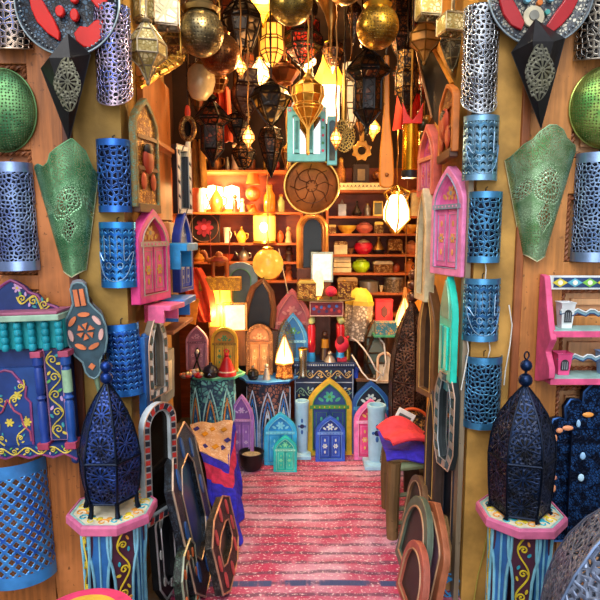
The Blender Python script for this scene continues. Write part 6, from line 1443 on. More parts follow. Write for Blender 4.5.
def teal_mirror():
    Y = 3.15; cx, zb, w, h = span(287, 108, 336, 162, Y)
    r = T('mirror_cabinet', 'turquoise framed mirror cabinet with open door leaves hanging above the brass tray', 'mirror', (cx, Y, zb)); tq = M('#6fc8c8', .4, 0, .15); wht = M('#e8ece4', .5)
    b = MB(); b.frame(rect(w * .78, h, -w * .1), rect(w * .56, h * .7, -w * .1, h * .14), 0, -.03, tq); b.prism(rect(w * .78, h, -w * .1), 0, .01, tq); b.build('frame', r, bev=.003)
    b = MB(); b.prism(rect(w * .56, h * .7, -w * .1, h * .14), 0, -.01, mirror()); b.build('mirror_glass', r)
    for x in (-.3, -.02): 
        b = MB(); b.box(w * x - w * .06, w * x + w * .06, -.04, -.012, h * .15, h * .82, tq); b.box(w * x - w * .03, w * x + w * .03, -.043, -.04, h * .22, h * .74, M('#3a8a8a', .4)); b.build('door_leaf', r, bev=.002)
    b = MB(); b.prism(rect(w * .2, h * .9, w * .42, -h * .06), -.02, .02, tq); b.prism(roundarch(w * .12, h * .74, 6, w * .42, h * .02), -.021, -.024, M('#2a3a3c', .2, .5)); b.build('side_wing', r, bev=.003)
    b = MB()
    for k in range(9): flower(b, -w * .1 + (k - 4) * w * .085, h * .94, w * .035, -.03, M(('#d84a6a', '#3a9a5a', '#e8e0d0')[k % 3], .5), wht, 5)
    for k in range(5): b.disc(w * .23, h * (.2 + .14 * k), w * .03, -.03, M(('#d84a6a', '#3a9a5a')[k % 2], .5), 6, .003)
    b.build('painted_flowers', r)
    for sg in (-1, 1):
        b = MB(); b.disc(-w * .1 + sg * w * .2, h * 1.0, w * .11, -.0, wht, 12, .02, 1, 1.3); b.disc(-w * .1 + sg * w * .2, h * .96, w * .05, -.02, M('#3aae4a', .5), 8, .004, 1.8, .7, sg * .5); b.build('top_scroll', r)
    b = MB(); b.tube([(-w * .3, 0, h), (-w * .1, .01, ZC - zb - .3), (w * .1, 0, h)], .003, M('#2a2420', .6), 5); b.tube([(-w * .1, .01, ZC - zb - .3), (-w * .1, .01, ZC - zb)], .003, M('#2a2420', .6), 5); b.build('hanging_wire', r)
teal_mirror()
def brass_tray():
    Y = 3.4; c = P(311.5, 186, Y); R = 27 * span(0, 180, 1, 181, Y)[2]
    r = T('tray', 'big round engraved brass tray hanging in the middle of the shop', 'tray', (c.x, Y, c.z), rx=.1)
    b = MB(); b.M = Matrix.Rotation(PI / 2, 4, 'X'); m = M('#a05818', .4, .5, .5, 7, .3, 40); b.lathe([(0, .012), (R * .3, .014), (R * .85, .004), (R * .95, .0), (R, .02), (R * 1.0, .015), (R * .9, -.008), (0, 0)], 48, m); b.build('dish', r)
    b = MB(); b.M = Matrix.Rotation(PI / 2, 4, 'X')
    b.tube([(R * math.cos(t * PI / 32), R * math.sin(t * PI / 32), .02) for t in range(64)], .008, M('#e0a850', .25, .9), 6, True); b.build('rim', r)
    b = MB(); b.M = Matrix.Rotation(PI / 2, 4, 'X')
    for k in range(8): b.tube([(R * .12 * math.cos(k * PI / 4), R * .12 * math.sin(k * PI / 4), .016), (R * .5 * math.cos(k * PI / 4 + .3), R * .5 * math.sin(k * PI / 4 + .3), .013), (R * .8 * math.cos(k * PI / 4), R * .8 * math.sin(k * PI / 4), .008)], .003, M('#6a3a14', .4, .6), 5)
    for q in (.2, .62): b.tube([(R * q * math.cos(t * PI / 24), R * q * math.sin(t * PI / 24), .014) for t in range(48)], .003, M('#6a3a14', .4, .6), 5, True)
    b.build('engraving', r)
    b = MB(); b.tube([(0, .01, R), (0, .01, ZC - c.z)], .003, M('#2a2420', .6), 5); b.build('wire', r)
brass_tray()

for a in (('bowl', 'copper bowl on the brightly lit board between the ivory figure and the orange table lamp', 'bowl', 246.5, 255, 205, 212, bowl_p(M('#c87a3c', .3, .6))),
 ('jar', 'pale green glass jar next to the tall amber jar on the brightly lit board', 'jar', 277, 285, 194, 212, jar_p(M('#a8b878', .2), gold_)),
 ('pot', 'terracotta lidded pot on the second left board right of the lit jar lamp', 'pot', 276.5, 284, 231, 243, pot_p(M('#c8602c', .5), M('#d87a40', .5))),
 ('teapot', 'pewter teapot on the third left board beside the glowing globe', 'teapot', 236, 251, 248, 262, tea_p(silver)),
 ('tagine_ornament', 'ochre tagine at the left end of the third left board', 'ornament', 193, 205, 249, 262, tag_p(M('#c8842c', .4), M('#d89a40', .4))),
 ('bowl', 'brick red bowl on the third left board behind the camel', 'bowl', 220, 234, 255, 262, bowl_p(M('#a8401c', .4))),
 ('jar', 'cream jar at the left end of the lowest left board', 'jar', 192, 200, 268, 281, jar_p(cream_, gold_)),
 ('casket', 'tan casket on the second right board under the horseshoe side upright', 'box', 328.5, 336, 225, 233.5, box_p(filig, gold_)),
 ('jar', 'small smoky jar between the framed picture and the lantern light', 'jar', 384.5, 391, 205, 216, jar_p(M('#5a4a3a', .25), silver)),
 ('pot', 'honey coloured pot beside the wide golden bowl on the second right board', 'pot', 389, 399, 224, 233.5, pot_p(M('#d8983c', .35), gold_)),
 ('bowl', 'flat brown bowl in front of the cream casket on the third right board', 'bowl', 347.5, 354, 249, 254.5, bowl_p(M('#8a5a34', .4))),
 ('bowl', 'small ivory bowl between the low silver tin and the gold sealed box', 'bowl', 379, 383.5, 287, 293, bowl_p(cream_)),
 ('jar', 'small pewter jar on the topmost left board over the copper jug', 'jar', 225, 230, 156, 170, jar_p(silver, silver)),
 ('pot', 'dark red pot on the topmost left board beside the brass candlestick', 'pot', 270, 280, 158, 170, pot_p(M('#8a1c1c', .35), gold_))):
    it(0, *a[:3], *a[3:6], a[6], a[7])
# ================================================================ HANGING FROM THE CEILING
def ceil_at(Y): return ZC if Y > YJ else ZP
def chain(r, z0, z1, m):
    z1 += .015
    b = MB(); n = max(2, int((z1 - z0) / .05))
    b.tube([(.003 * math.sin(i * 2.), .003 * math.cos(i * 2.), z0 + (z1 - z0) * i / n) for i in range(n + 1)], [.0035 + .002 * (i % 2) for i in range(n + 1)], m, 5); b.build('chain', r)
brs, drk = M('#b88a3c', .28, .9, .35, 20, .2, 60), M('#1a1210', .4, .5)
def ball_lantern(label, cx, cy, rad, Y, hexc, neck=9, hex2='#5a3f18'):
    c = P(cx, cy, Y); R = rad * span(0, 100, 1, 101, Y)[2]
    r = T('ball_lantern', label, 'lantern', (c.x, Y, c.z), group='pierced brass ball lanterns')
    h = 18; prof = [(R * math.sin(PI * i / h), -R * math.cos(PI * i / h)) for i in range(h)]
    m = PIERCE(hexc, 'dots', 6.2 / R, .31, .32, .9, .2, hex2)
    b = MB(); b.lathe(prof, 40, m); b.build('globe', r)
    b = MB(); b.lathe([(R * x, -R * math.sqrt(max(0, .96 - x * x))) for x in (0, .2, .4, .6, .75)], 20, M('#1c120a', .7)); b.lathe([(R * .9 * math.sin(PI * i / 10), -R * .93 * math.cos(PI * i / 10)) for i in range(11)], 20, M('#1c120a', .7)); b.build('added_lining', r)  # dark inner ball added so the holes show as shade
    b = MB(); q = neck / rad * R; b.lathe([(q * 1.1, R * .82), (q * 1.3, R * .98), (q, R * 1.02), (q * .8, R * 1.25), (q * .35, R * 1.35), (q * .3, R * 1.5), (0, R * 1.52)], 20, M(hexc, .3, .9)); b.build('neck', r)
    chain(r, R * 1.5, ceil_at(Y) - c.z, brs); return r
ball_lantern('large greyish brass ball lantern nearest the bright square-faced lanterns on top', 201, 33, 22.5, 2.62, '#a89468', 15, '#4a4434')
ball_lantern('reddish pierced ball lantern tucked behind the greyish brass one', 220, 54, 20, 2.85, '#a8703c', 8, '#5a2c18')
ball_lantern('grey gold pierced ball lantern cut by the top edge at the middle', 291, 2, 21.5, 2.7, '#a89048', 12, '#584a24')
ball_lantern('bright gold pierced ball lantern hanging over the black iron lantern', 377.5, 27, 21, 2.62, '#d8a83c', 11, '#6a4a18')
ball_lantern('brass ball lantern of which only the underside shows at the top edge', 345, -16, 19, 2.72, '#b8904a', 9)
def frosted():
    Y = 3.04; cx, zb, w, h = span(184, 66, 213, 101, Y); r = T('bowl_lamp', 'pale frosted bowl lamp hanging below the two ball lanterns at the cupboard', 'lamp', (cx, Y, zb), 0, .15, .15)
    b = MB(); b.lathe([(0, 0), (w * .25, h * .05), (w * .45, h * .3), (w * .5, h * .6), (w * .44, h * .85), (w * .3, h)], 24, M('#c8b488', .3, .1, .3, 12)); b.build('bowl', r)
    b = MB(); b.lathe([(w * .3, h), (w * .16, h * 1.1), (0, h * 1.15)], 16, brs); b.build('cap', r); chain(r, h * 1.12, ceil_at(Y) - zb, brs)
frosted()
PROF = {
 'cage': [(.06, 0), (.10, .05), (.32, .12), (.62, .22), (.62, .58), (.98, .66), (.98, .70), (.55, .84), (.2, .93), (.08, 1)],
 'star': [(.04, 0), (.42, .25), (1, .42), (1, .62), (.5, .84), (.12, 1)],
 'bell': [(.1, 0), (.5, .04), (.8, .3), (1, .52), (.96, .62), (.6, .8), (.25, .94), (.1, 1)],
 'bowl': [(.05, 0), (.3, .12), (.55, .3), (.98, .72), (1, .8), (.7, .92), (.3, 1)],
 'onion': [(.05, 0), (.08, .30), (.18, .36), (.5, .46), (.86, .58), (.95, .62), (.8, .66), (1, .76), (.95, .88), (.5, .96), (.06, 1)],
 'box': [(.9, 0), (.98, .04), (.98, .8), (.9, .84), (.3, 1)],
 'drop': [(.05, 0), (.3, .12), (.72, .42), (1, .7), (.8, .88), (.2, 1)],
 'funnel': [(.04, 0), (.10, .18), (.16, .42), (.4, .66), (.85, .9), (1, .96), (.4, 1)],
 'hex': [(.1, 0), (.45, .1), (.85, .3), (1, .38), (1, .62), (.85, .7), (.85, .98), (.3, 1)],
}
def hang(label, x0, x1, y0, y1, Y, kind, n, pane, frame, group='glass and metal hanging lanterns', rot=0., bars=True, name='hanging_lantern', light=None, bw=.05):
    cx, zb, w, h = span(x0, y0, x1, y1, Y); r = T(name, label, 'lantern', (cx, Y, zb), rot, group=group)
    fm = M(frame, .38, .7) if isinstance(frame, str) else frame
    R = w / 2 / (math.cos(PI / n) if rot == 0 and n == 4 else 1); prof = [(a * R, q * h) for a, q in PROF[kind]]
    b = MB(); b.lathe(prof, n, pane, PI / n); b.build('panes', r, smooth=n > 10)
    b = MB(); t = max(.003, w * bw * .5)
    for k in range(n if bars else 0): 
        a = 2 * PI * k / n + PI / n; b.tube([(x * 1.01 * math.sin(a), -x * 1.01 * math.cos(a), z) for x, z in prof], t, fm, 5)
    big = [p for p in prof if p[0] > R * .4]
    for x, z in (big if bars else big[:1] + big[-1:]): b.tube([(x * 1.01 * math.sin(2 * PI * k / max(n, 8) + PI / n), -x * 1.01 * math.cos(2 * PI * k / max(n, 8) + PI / n), z) for k in range(max(n, 8))] if n > 8 else [(x * 1.01 * math.sin(2 * PI * k / n + PI / n), -x * 1.01 * math.cos(2 * PI * k / n + PI / n), z) for k in range(n)], t * 1.1, fm, 5, True)
    b.build('frame', r)
    b = MB(); b.lathe([(R * .3, h * .97), (R * .36, h * 1.0), (R * .1, h * 1.06), (R * .08, h * 1.12), (0, h * 1.12)], 10, fm); b.build('cap', r)
    b = MB(); b.ball((0, 0, -R * .04), R * .12, fm, 8, 1, 1, 1.4); b.build('finial', r)
    chain(r, h * 1.1, max(h * 1.2, ceil_at(Y) - zb), fm)
    if light: BULBS.append((cx, Y - R * 1.15, zb + h * .5, light, (1, .64, .28)))
    return r
ivory = CARVED('#f0e2a8', '#a8904c', 60, .4, .1); ivory2 = CARVED('#f4f0dc', '#b8b090', 30, .35, .1)
iron = M('#0f0d0e', .35, .5); dark_glint_glass = CARVED('#8a4c1a', '#0e0806', 62, .32, .3); redglass = CARVED('#a82414', '#1a0806', 34, .3, .1)  # amber in the dark glass colour stands for warm reflections
def filig_glint_pane(hx, s=55): return CARVED(hx, '#120a06', s, .34, .3)  # filigree whose amber also paints golden reflections and glow on the panes
amber = GLOW('#ffb83a', 1.2); cream_g = GLOW('#ffe0a0', .95)
SG = 'bright square-faced silver lanterns at the top of the doorway'
hang('upper ivory-panelled silver lantern over the post, beside the white boxed one', 129, 160, -26, 22, 2.5, 'box', 4, ivory, '#a89878', SG, .75)
hang('white square-panelled lantern in front of the ivory ones, touching the greyish ball lantern', 151, 183, -12, 28, 2.5, 'box', 4, ivory2, '#b0a088', SG, .15)
hang('ivory-panelled silver lantern tapering to a point above the pierced post lamp and carved arch', 128, 166, 21, 82, 2.34, 'star', 6, ivory, '#a09074', SG, .3)
hang('small gilt faceted lantern between the ivory lanterns and the frosted bowl lamp', 158, 190, 26, 66, 2.8, 'star', 6, CARVED('#c89a48', '#5a3a18', 70, .3, .6), '#a88040', SG, .2)
hang('ivory carved box lantern topmost beside the bright gold ball', 414, 443, -22, 18, 2.5, 'box', 4, ivory, '#b8a880', SG, .1)
hang('cream carved box lantern by the white and black pierced lamp', 436, 467, 12, 34, 2.42, 'box', 4, ivory, '#b0a07c', SG, .2)
hang('grey faceted lantern narrowing downwards under the cream carved box lantern', 440, 466, 33, 70, 2.6, 'bowl', 6, CARVED('#8a8468', '#4a4434', 60, .4, .5), '#8a8060', SG)
hang('tan leather-faced lantern under the topmost ivory box', 409, 440, 18, 62, 2.62, 'star', 6, M('#a8702c', .5, 0, .3), '#7a5420', SG, .4)
b = MB(); q0, q1 = P(139, 82, 2.36), P(181, 57, 2.56); d = (q1 - q0); b.tube([(0, 0, 0), tuple(d)], .028, PIERCE('#d8a038', 'cells', 40, .16, .3, .85), 4); b.tube([tuple(Vector((0, 0, -.018))), tuple(d + Vector((0, 0, -.018)))], .012, brs, 6)
b.tube([tuple(d), tuple(d + Vector((0, 0, ZP - q1.z)))], .004, brs, 5); tag(b.build('pierced_bar', loc=q0), 'slanting gold openwork bar below the ivory-panelled lanterns', 'bar')
hang('dark bell-shaped lantern with cream round panes beside the red pierced ball', 222, 262, -6, 52, 3.15, 'bell', 8, CARVED('#d8b07a', '#1c100a', 22, .4, .1), '#2a1c14')
hang('bright yellow faceted lamp at the top between two ball lanterns', 252, 274, -14, 25, 3.5, 'star', 4, GLOW('#ffc81c', 1.6), '#c8901c', light=2.0)
hang('dark red glass lantern below the grey gold ball lantern', 282, 322, 20, 64, 3.66, 'hex', 6, redglass, '#1a1014')
hang('long amber glass lantern left of the dark red glass one', 260, 284, 24, 68, 3.6, 'hex', 6, amber, '#5a2c14')
hang('brass funnel lantern hanging point down beside the grey gold ball', 314, 348, -8, 54, 3.0, 'funnel', 12, M('#a87a3c', .3, .85, .4, 14), '#c89848', bars=False)
hang('black iron lantern with a wide collar and a glazed cage below the bright gold ball', 345, 390, 45, 130, 3.0, 'cage', 8, filig_glint_pane('#6a3a18', 30), iron)
hang('long cream glass panel lantern left of the black iron lantern', 341, 361, 62, 130, 3.2, 'hex', 6, cream_g, '#6a4418')
hang('brown glass panelled lantern right of the black iron lantern', 396, 418, 50, 112, 3.15, 'hex', 6, filig_glint_pane('#c8943c', 40), '#2a1a10')
hang('tall black lantern shape behind the bright gold ball lantern', 388, 412, -4, 58, 3.42, 'hex', 6, dark_glint_glass, iron)
hang('gold onion-shaped cage lantern in front of the turquoise mirror cabinet', 292, 324, 78, 152, 3.0, 'onion', 10, M('#c88a2c', .3, .85, .4, 20), '#e0b050', bw=.03)
hang('dark lantern with yellow windows and a white star below the amber glass one', 251, 291, 84, 126, 3.2, 'drop', 6, CARVED('#d8a040', '#100a08', 16, .3, .1), '#1a0f0c')
hang('square caged wooden lantern with ivory panes left of the dark one with the star', 229, 262, 70, 118, 3.35, 'hex', 4, CARVED('#d8b070', '#4a2410', 26, .4, .1), '#3a1c10', rot=.3)
hang('black capped cage lantern below the frosted bowl lamp', 194, 230, 98, 164, 3.26, 'cage', 6, filig_glint_pane('#8a3a1a', 36), '#140e0d')
hang('brightly lit small lantern between the square cage and the dark star lantern', 250, 269, 58, 92, 3.75, 'star', 6, GLOW('#ffe09a', 4.), '#c89848', light=4.5)
hang('cluster-topped white glass lamp below the dark red glass lantern', 297, 316, 50, 74, 3.88, 'star', 6, GLOW('#fff0c8', 5.), '#c89848', light=4.0)
hang('copper dome lantern under the amber glass one', 268, 300, 62, 84, 3.3, 'bell', 10, M('#8a4a24', .3, .8, .3), '#a86a34', bars=False)
hang('dark pointed lantern low beside the turquoise mirror cabinet', 258, 284, 124, 175, 3.4, 'drop', 8, filig_glint_pane('#7a4420', 44), '#1c100c')
hang('squat dark lantern above the orange cloth by the cupboard', 226, 250, 112, 140, 3.45, 'drop', 6, filig_glint_pane('#a8642a', 44), '#1a100c')
hang('small brown glass lantern with red panes high above the black capped cage', 216, 240, -10, 22, 3.3, 'hex', 4, GLASS('#8a3a1c', .2, .8), '#5a2c14', rot=.4)
hang('slender brown lantern in the dark upper middle beside the brass funnel', 322, 344, 40, 72, 3.45, 'drop', 6, filig_glint_pane('#b8702c', 44), '#3a1c10')
hang('red glass lantern at the far side of the tall black one', 404, 424, 8, 52, 3.4, 'hex', 6, redglass, '#2a1410')
hang('small dark lantern hanging at the shelf light below the squat one', 232, 256, 140, 168, 3.6, 'bell', 8, filig_glint_pane('#c0782c', 50), '#140c0a')
hang('small copper lantern between the dark pointed one and the turquoise cabinet', 281, 292, 146, 168, 3.7, 'drop', 8, M('#9a6a3c', .35, .6), '#c8904c')
# lit cloth shade
def cloth_shade():
    Y = 3.75; cx, zb, w, h = span(311, 42, 346, 122, Y); r = T('hanging_lamp', 'tall glowing yellow cloth shade with a white lit lower box above the turquoise cabinet', 'lamp', (cx, Y, zb))
    b = MB(); b.lathe([(w * .5, h * .42), (w * .42, h * .55), (w * .22, h * .75), (w * .12, h)], 8, GLOW('#ffc010', 2.0), PI / 8); b.build('yellow_shade', r)
    b = MB(); b.box(-w * .28, w * .3, -.06, .06, 0, h * .52, GLOW('#fff0d8', 2.4)); b.build('lit_box', r, bev=.006)
    chain(r, h, ZC - zb, brs); BULBS.append((cx + .0, Y - .32, zb + h * .45, 7, (1, .68, .3)))
cloth_shade()
def hung_lit():
    """the bright glass lantern before the right shelves"""
    Y = 4.0; cx, zb, w, h = span(383, 185, 410, 234, Y); r = T('hanging_lantern', 'brightly lit glass lantern with curved brass arms hanging before the right shelves', 'lantern', (cx, Y, zb), group='glass and metal hanging lanterns')
    b = MB(); b.lathe([(0, h * .02), (w * .1, h * .1), (w * .3, h * .2), (w * .47, h * .3), (w * .48, h * .5), (w * .36, h * .68), (w * .2, h * .8)], 8, GLOW('#ffe8b0', 5.)); b.build('glass', r)
    b = MB()
    for k in range(6): b.tube([(q * w * math.sin(k * PI / 3), -q * w * math.cos(k * PI / 3), z * h) for q, z in ((.05, 0), (.36, .2), (.52, .3), (.5, .5), (.38, .68), (.52, .85), (.1, .97))], .006, brs, 5)
    b.build('brass_arms', r); b = MB(); b.lathe([(w * .22, h * .8), (w * .26, h * .86), (w * .05, h), (0, h)], 10, brs); b.build('cap', r); chain(r, h, ZC - zb, brs)
    BULBS.append((cx, Y - .22, zb + h * .45, 7, (1, .66, .3)))
hung_lit()
small('jar_lamp', 'lit ribbed glass jar lamp on the left shelves above the glowing globe', 'lamp', 252, 277, 212, 243, 4.42, shelf_z(243), [('glass', 'lathe', GLOW('#ffb040', 1.3), [(0, .06), (.85, .06), (.9, .2), (.9, .85), (.8, .9)]), ('lid', 'lathe', brass, [(.9, .88), (.92, .95), (0, 1)]), ('foot', 'lathe', brass, [(0, 0), (.95, 0), (.9, .07)]), ('flame', 'ball', GLOW('#fff0c0', 8.), (0, -.42, .5, .16, 1.3))])
BULBS.append((P(264, 228, 4.2).x, 4.2, P(264, 228, 4.2).z, 3.5, (1, .6, .24)))
def globe():
    Y = 4.1; c = P(268, 264, Y); R = 15.5 * span(0, 250, 1, 251, Y)[2]; r = T('globe_lamp', 'glowing golden glass globe lamp below the lit jar lamp', 'lamp', (c.x, Y, c.z - R))
    b = MB(); b.ball((0, 0, R), R, GLOW('#e8a83a', .9, '#c88a3a'), 24); b.build('globe', r)
    b = MB(); b.lathe([(R * .35, R * 1.92), (R * .4, R * 2.05), (R * .1, R * 2.15), (0, R * 2.15)], 12, brs); b.build('cap', r); chain(r, R * 2.1, ZC - c.z + R, brs)
    b = MB(); b.tube([(R * .7, -.02, R * 2.0), (R * 1.3, -.04, -R * .9)], .004, M('#e0c8a0', .5), 5); b.build('cord', r)
globe()
def wall_light():
    x, _, w, h = span(204, 170, 246, 198, 4.58); r = T('shelf_light', 'blazing shelf light with two white glass tubes behind the copper jug', 'lamp', (x, 4.6, shelf_z(212)))
    for px, pw in ((213, 11), (232, 8)):
        q = span(px - pw, 172, px + pw, 196, 4.58); b = MB(); b.lathe([(0, 0), (q[2] * .4, .0), (q[2] * .5, q[3] * .2), (q[2] * .45, q[3] * .9), (0, q[3])], 14, GLOW('#ffeab0', 6.), 0, (q[0] - x, -.03, .03)); b.build('glass_tube', r)
    b = MB(); b.box(-.14, .14, -.05, .02, 0, .03, brass); b.build('base', r)
    BULBS.append((x, 4.32, shelf_z(212) + .14, 9, (1, .66, .28)))
wall_light()
# ladle, star, paddle, cylinder, beads
def skimmer():
    Y = 3.1; cx, zb, w, h = span(333, 119, 355, 153, Y); r = T('skimmer', 'pierced brass skimmer on a long straight handle beside the turquoise cabinet', 'skimmer', (cx, Y, zb))
    b = MB(); b.M = Matrix.Translation((0, 0, h / 2)) @ Matrix.Diagonal((1, 1, h / w, 1)) @ Matrix.Rotation(PI / 2, 4, 'X'); b.lathe([(0, 0), (w * .3, .004), (w * .47, .012), (w * .5, .02)], 28, PIERCE('#d8b45c', 'cells', 70, .13, .35, .8)); b.build('bowl', r, solid=.002)
    b = MB(); b.tube([(0, 0, h * .95), (0, 0, P(343, 70, Y).z - zb)], [.016, .010], M('#c89848', .3, .8), 8); b.build('handle', r); chain(r, P(343, 70, Y).z - zb, ZC - zb, drk)
skimmer()
def star_key():
    Y = 3.9; cx, zb, w, h = span(351, 133, 372, 162, Y); r = T('star_ornament', 'brass star ring on a short stem hanging above the dark box lamp', 'ornament', (cx, Y, zb))
    O = [(w * (.5 if k % 2 else .38) * math.sin(k * PI / 8), h * .38 + w * (.5 if k % 2 else .38) * math.cos(k * PI / 8)) for k in range(16)]; I = [(w * .2 * math.sin(k * PI / 8), h * .38 + w * .2 * math.cos(k * PI / 8)) for k in range(16)]
    b = MB(); b.frame(O, I, 0, -.03, M('#d8a850', .3, .7)); b.build('star', r, bev=.004)
    b = MB(); b.box(-w * .1, w * .1, -.025, 0, h * .68, h * 1.05, M('#d8a850', .3, .7)); b.build('stem', r, bev=.003); chain(r, h, ZC - zb, brs)
star_key()
def long_paddle():
    Y = 2.98; cx, zb, w, h = span(380, 56, 395, 188, Y); r = T('oar', 'long orange wooden oar hanging blade down left of the gold cylinder', 'paddle', (cx, Y, zb), 0, 0, -.02); m = WOOD('#e0881c', .75, .4, 2, 20)
    O = [(.22, 0), (.46, .02), (.5, .1), (.42, .3), (.3, .42), (.2, .56), (.17, 1)]
    b = MB(); b.prism([(x * w, z * h) for x, z in O] + [(-x * w, z * h) for x, z in O[::-1]], -.02, .015, m); b.build('blade', r, bev=.006)
    b = MB(); b.ball((0, -.02, h * .1), w * .14, M('#a8601c', .4), 8); b.build('knob', r); chain(r, h, ZC - zb, drk)
long_paddle()
small('hanging_cylinder', 'gold cylinder lamp with a black foot and red star collar by the salmon mirror', 'lamp', 402, 419, 104, 178, 2.9, P(300, 178, 2.9).z, [('body', 'lathe', M('#d8981c', .25, .85, .3, 10), [(.9, .1), (.95, .12), (.95, .72), (.85, .73)]), ('foot', 'lathe', blk2, [(0, 0), (.95, 0), (1, .04), (1, .1), (0, .11)]),
    ('red_collar', 'prism', M('#e02a1c', .4), (-.5, -.4, (-.55, .72), (.55, .72), (.6, 1), (.28, .84), (0, .76), (-.28, .84), (-.6, 1))), ('stem', 'tube', brass, (.06, (0, 0, .7), (0, 0, (ZP - P(300, 178, 2.9).z) / span(402, 104, 419, 178, 2.9)[3])))])
def beads(label, pts, Y, rad, hexs, group='bead strings by the doorway'):
    r = T('bead_string', label, 'beads', P(pts[0][0], pts[0][1], Y), group=group); o = r.location
    for k, (x, y, q) in enumerate(pts):
        b = MB(); p = P(x, y, Y) - o; b.ball(tuple(p), q * span(0, 150, 1, 151, Y)[2], M(hexs[k % len(hexs)], .3, .4), 12); b.build('bead', r)
    b = MB(); b.tube([tuple(P(x, y, Y) - o) for x, y, q in pts] , .003, drk, 5); b.tube([(0, 0, 0), (0, 0, ZP - o.z)], .003, drk, 5); b.build('string', r)
beads('string of dark olive metal beads between the gold cylinder and the salmon mirror', [(421, 113, 4), (423, 125, 6.5), (427, 119, 4), (424, 137, 5), (421, 148, 4), (422, 164, 6)], 2.9, 5, ['#5a5030', '#4a4428', '#b88a40', '#6a5c34', '#c88a4a', '#b83a2a'])
def dark_board():
    a, c = P(411, 33, 2.86), P(446, 145, 2.66); r = T('leather_hanging', 'dark pointed leather panel with a gold edge hanging under the tan lantern', 'panel', (0, 0, 0))
    q = [P(413, 34, 2.86), P(427, 36, 2.8), P(452, 84, 2.5), P(441, 130, 2.62), P(432, 118, 2.72)]; n = Vector((.02, .02, 0))
    r.location = q[0]; L = [p - q[0] for p in q]
    b = MB(); b.add([tuple(p) for p in L] + [tuple(p + n) for p in L], [(0, 1, 2, 3, 4), (9, 8, 7, 6, 5)] + [(i, i + 5, (i + 1) % 5 + 5, (i + 1) % 5) for i in range(5)], M('#171a1e', .35, .2, .4, 6)); b.build('leather', r)
    b = MB(); b.tube([tuple(L[1]), tuple(L[2])], .010, M('#d8882c', .4, .3), 6); b.tube([tuple(L[0]), tuple(L[4])], .007, M('#8a5a2c', .4, .3), 6); b.build('gold_edge', r)
    b = MB(); b.tube([(0, 0, 0), (0, 0, ZP - q[0].z)], .004, drk, 5); b.build('cord', r)
dark_board()
def round_mirror():
    Y = 2.96; cx, zb, w, h = span(181, 117, 195, 141, Y); r = T('oval_mirror', 'little oval mirror in a gilt frame hanging next to the black capped cage', 'mirror', (cx, Y, zb))
    O = [(w * .5 * math.sin(k * PI / 12), h / 2 + h * .5 * math.cos(k * PI / 12)) for k in range(24)]
    b = MB(); b.prism([(x * .75, h / 2 + (z - h / 2) * .75) for x, z in O], 0, -.006, M('#14181a', .08, .6)); b.build('mirror_glass', r)
    b = MB(); b.tube([(x * .88, -.006, h / 2 + (z - h / 2) * .88) for x, z in O], .014, CARVED('#d8a858', '#5a3418', 120, .35, .6), 8, True); b.build('frame', r)
    b = MB(); b.ball((0, 0, h * 1.18), w * .3, M('#c83a1c', .5), 10, .7, .5, 1.8); b.build('red_tassel', r)
    b = MB(); b.tube([(0, 0, h), (0, 0, ZP - zb)], .003, drk, 5); b.build('cord', r)
    b = MB(); b.tube([(0, 0, 0), (-.01, 0, -.08)], [.012, .018], M('#f0e4c0', .4), 8); b.build('ivory_pendant', r)
round_mirror()
def hung_cloth(label, x0, x1, y0, y1, Y, hx, seed):
    cx, zb, w, h = span(x0, y0, x1, y1, Y); r = T('hanging_cloth', label, 'cloth', (cx, Y, zb), group='coloured cloths hung in the shop'); b = MB()
    b.grid(lambda u, v: ((u - .5) * w * (1 - .3 * v), .03 * math.sin(u * 13 + seed), h * v), 20, 8, M(hx, .8, 0, .3)); b.build('fabric', r, solid=.008)
    b = MB(); b.tube([(-w * .4, 0, h), (w * .4, 0, h)], .01, drk, 6); b.tube([(0, 0, h), (0, 0, ZC - zb)], .003, drk, 5); b.build('rail', r)
hung_cloth('orange red cloth hanging between the black capped cage and the square wooden lantern', 213, 232, 88, 142, 3.5, '#e04a1c', 0)
hung_cloth('scarlet cloth behind the gold cylinder and the brown panelled lantern', 394, 424, 92, 130, 3.3, '#d82a1c', 2)
hung_cloth('beaded golden fringe cloth beside the little oval mirror', 190, 206, 140, 188, 3.46, '#c88a34', 1)
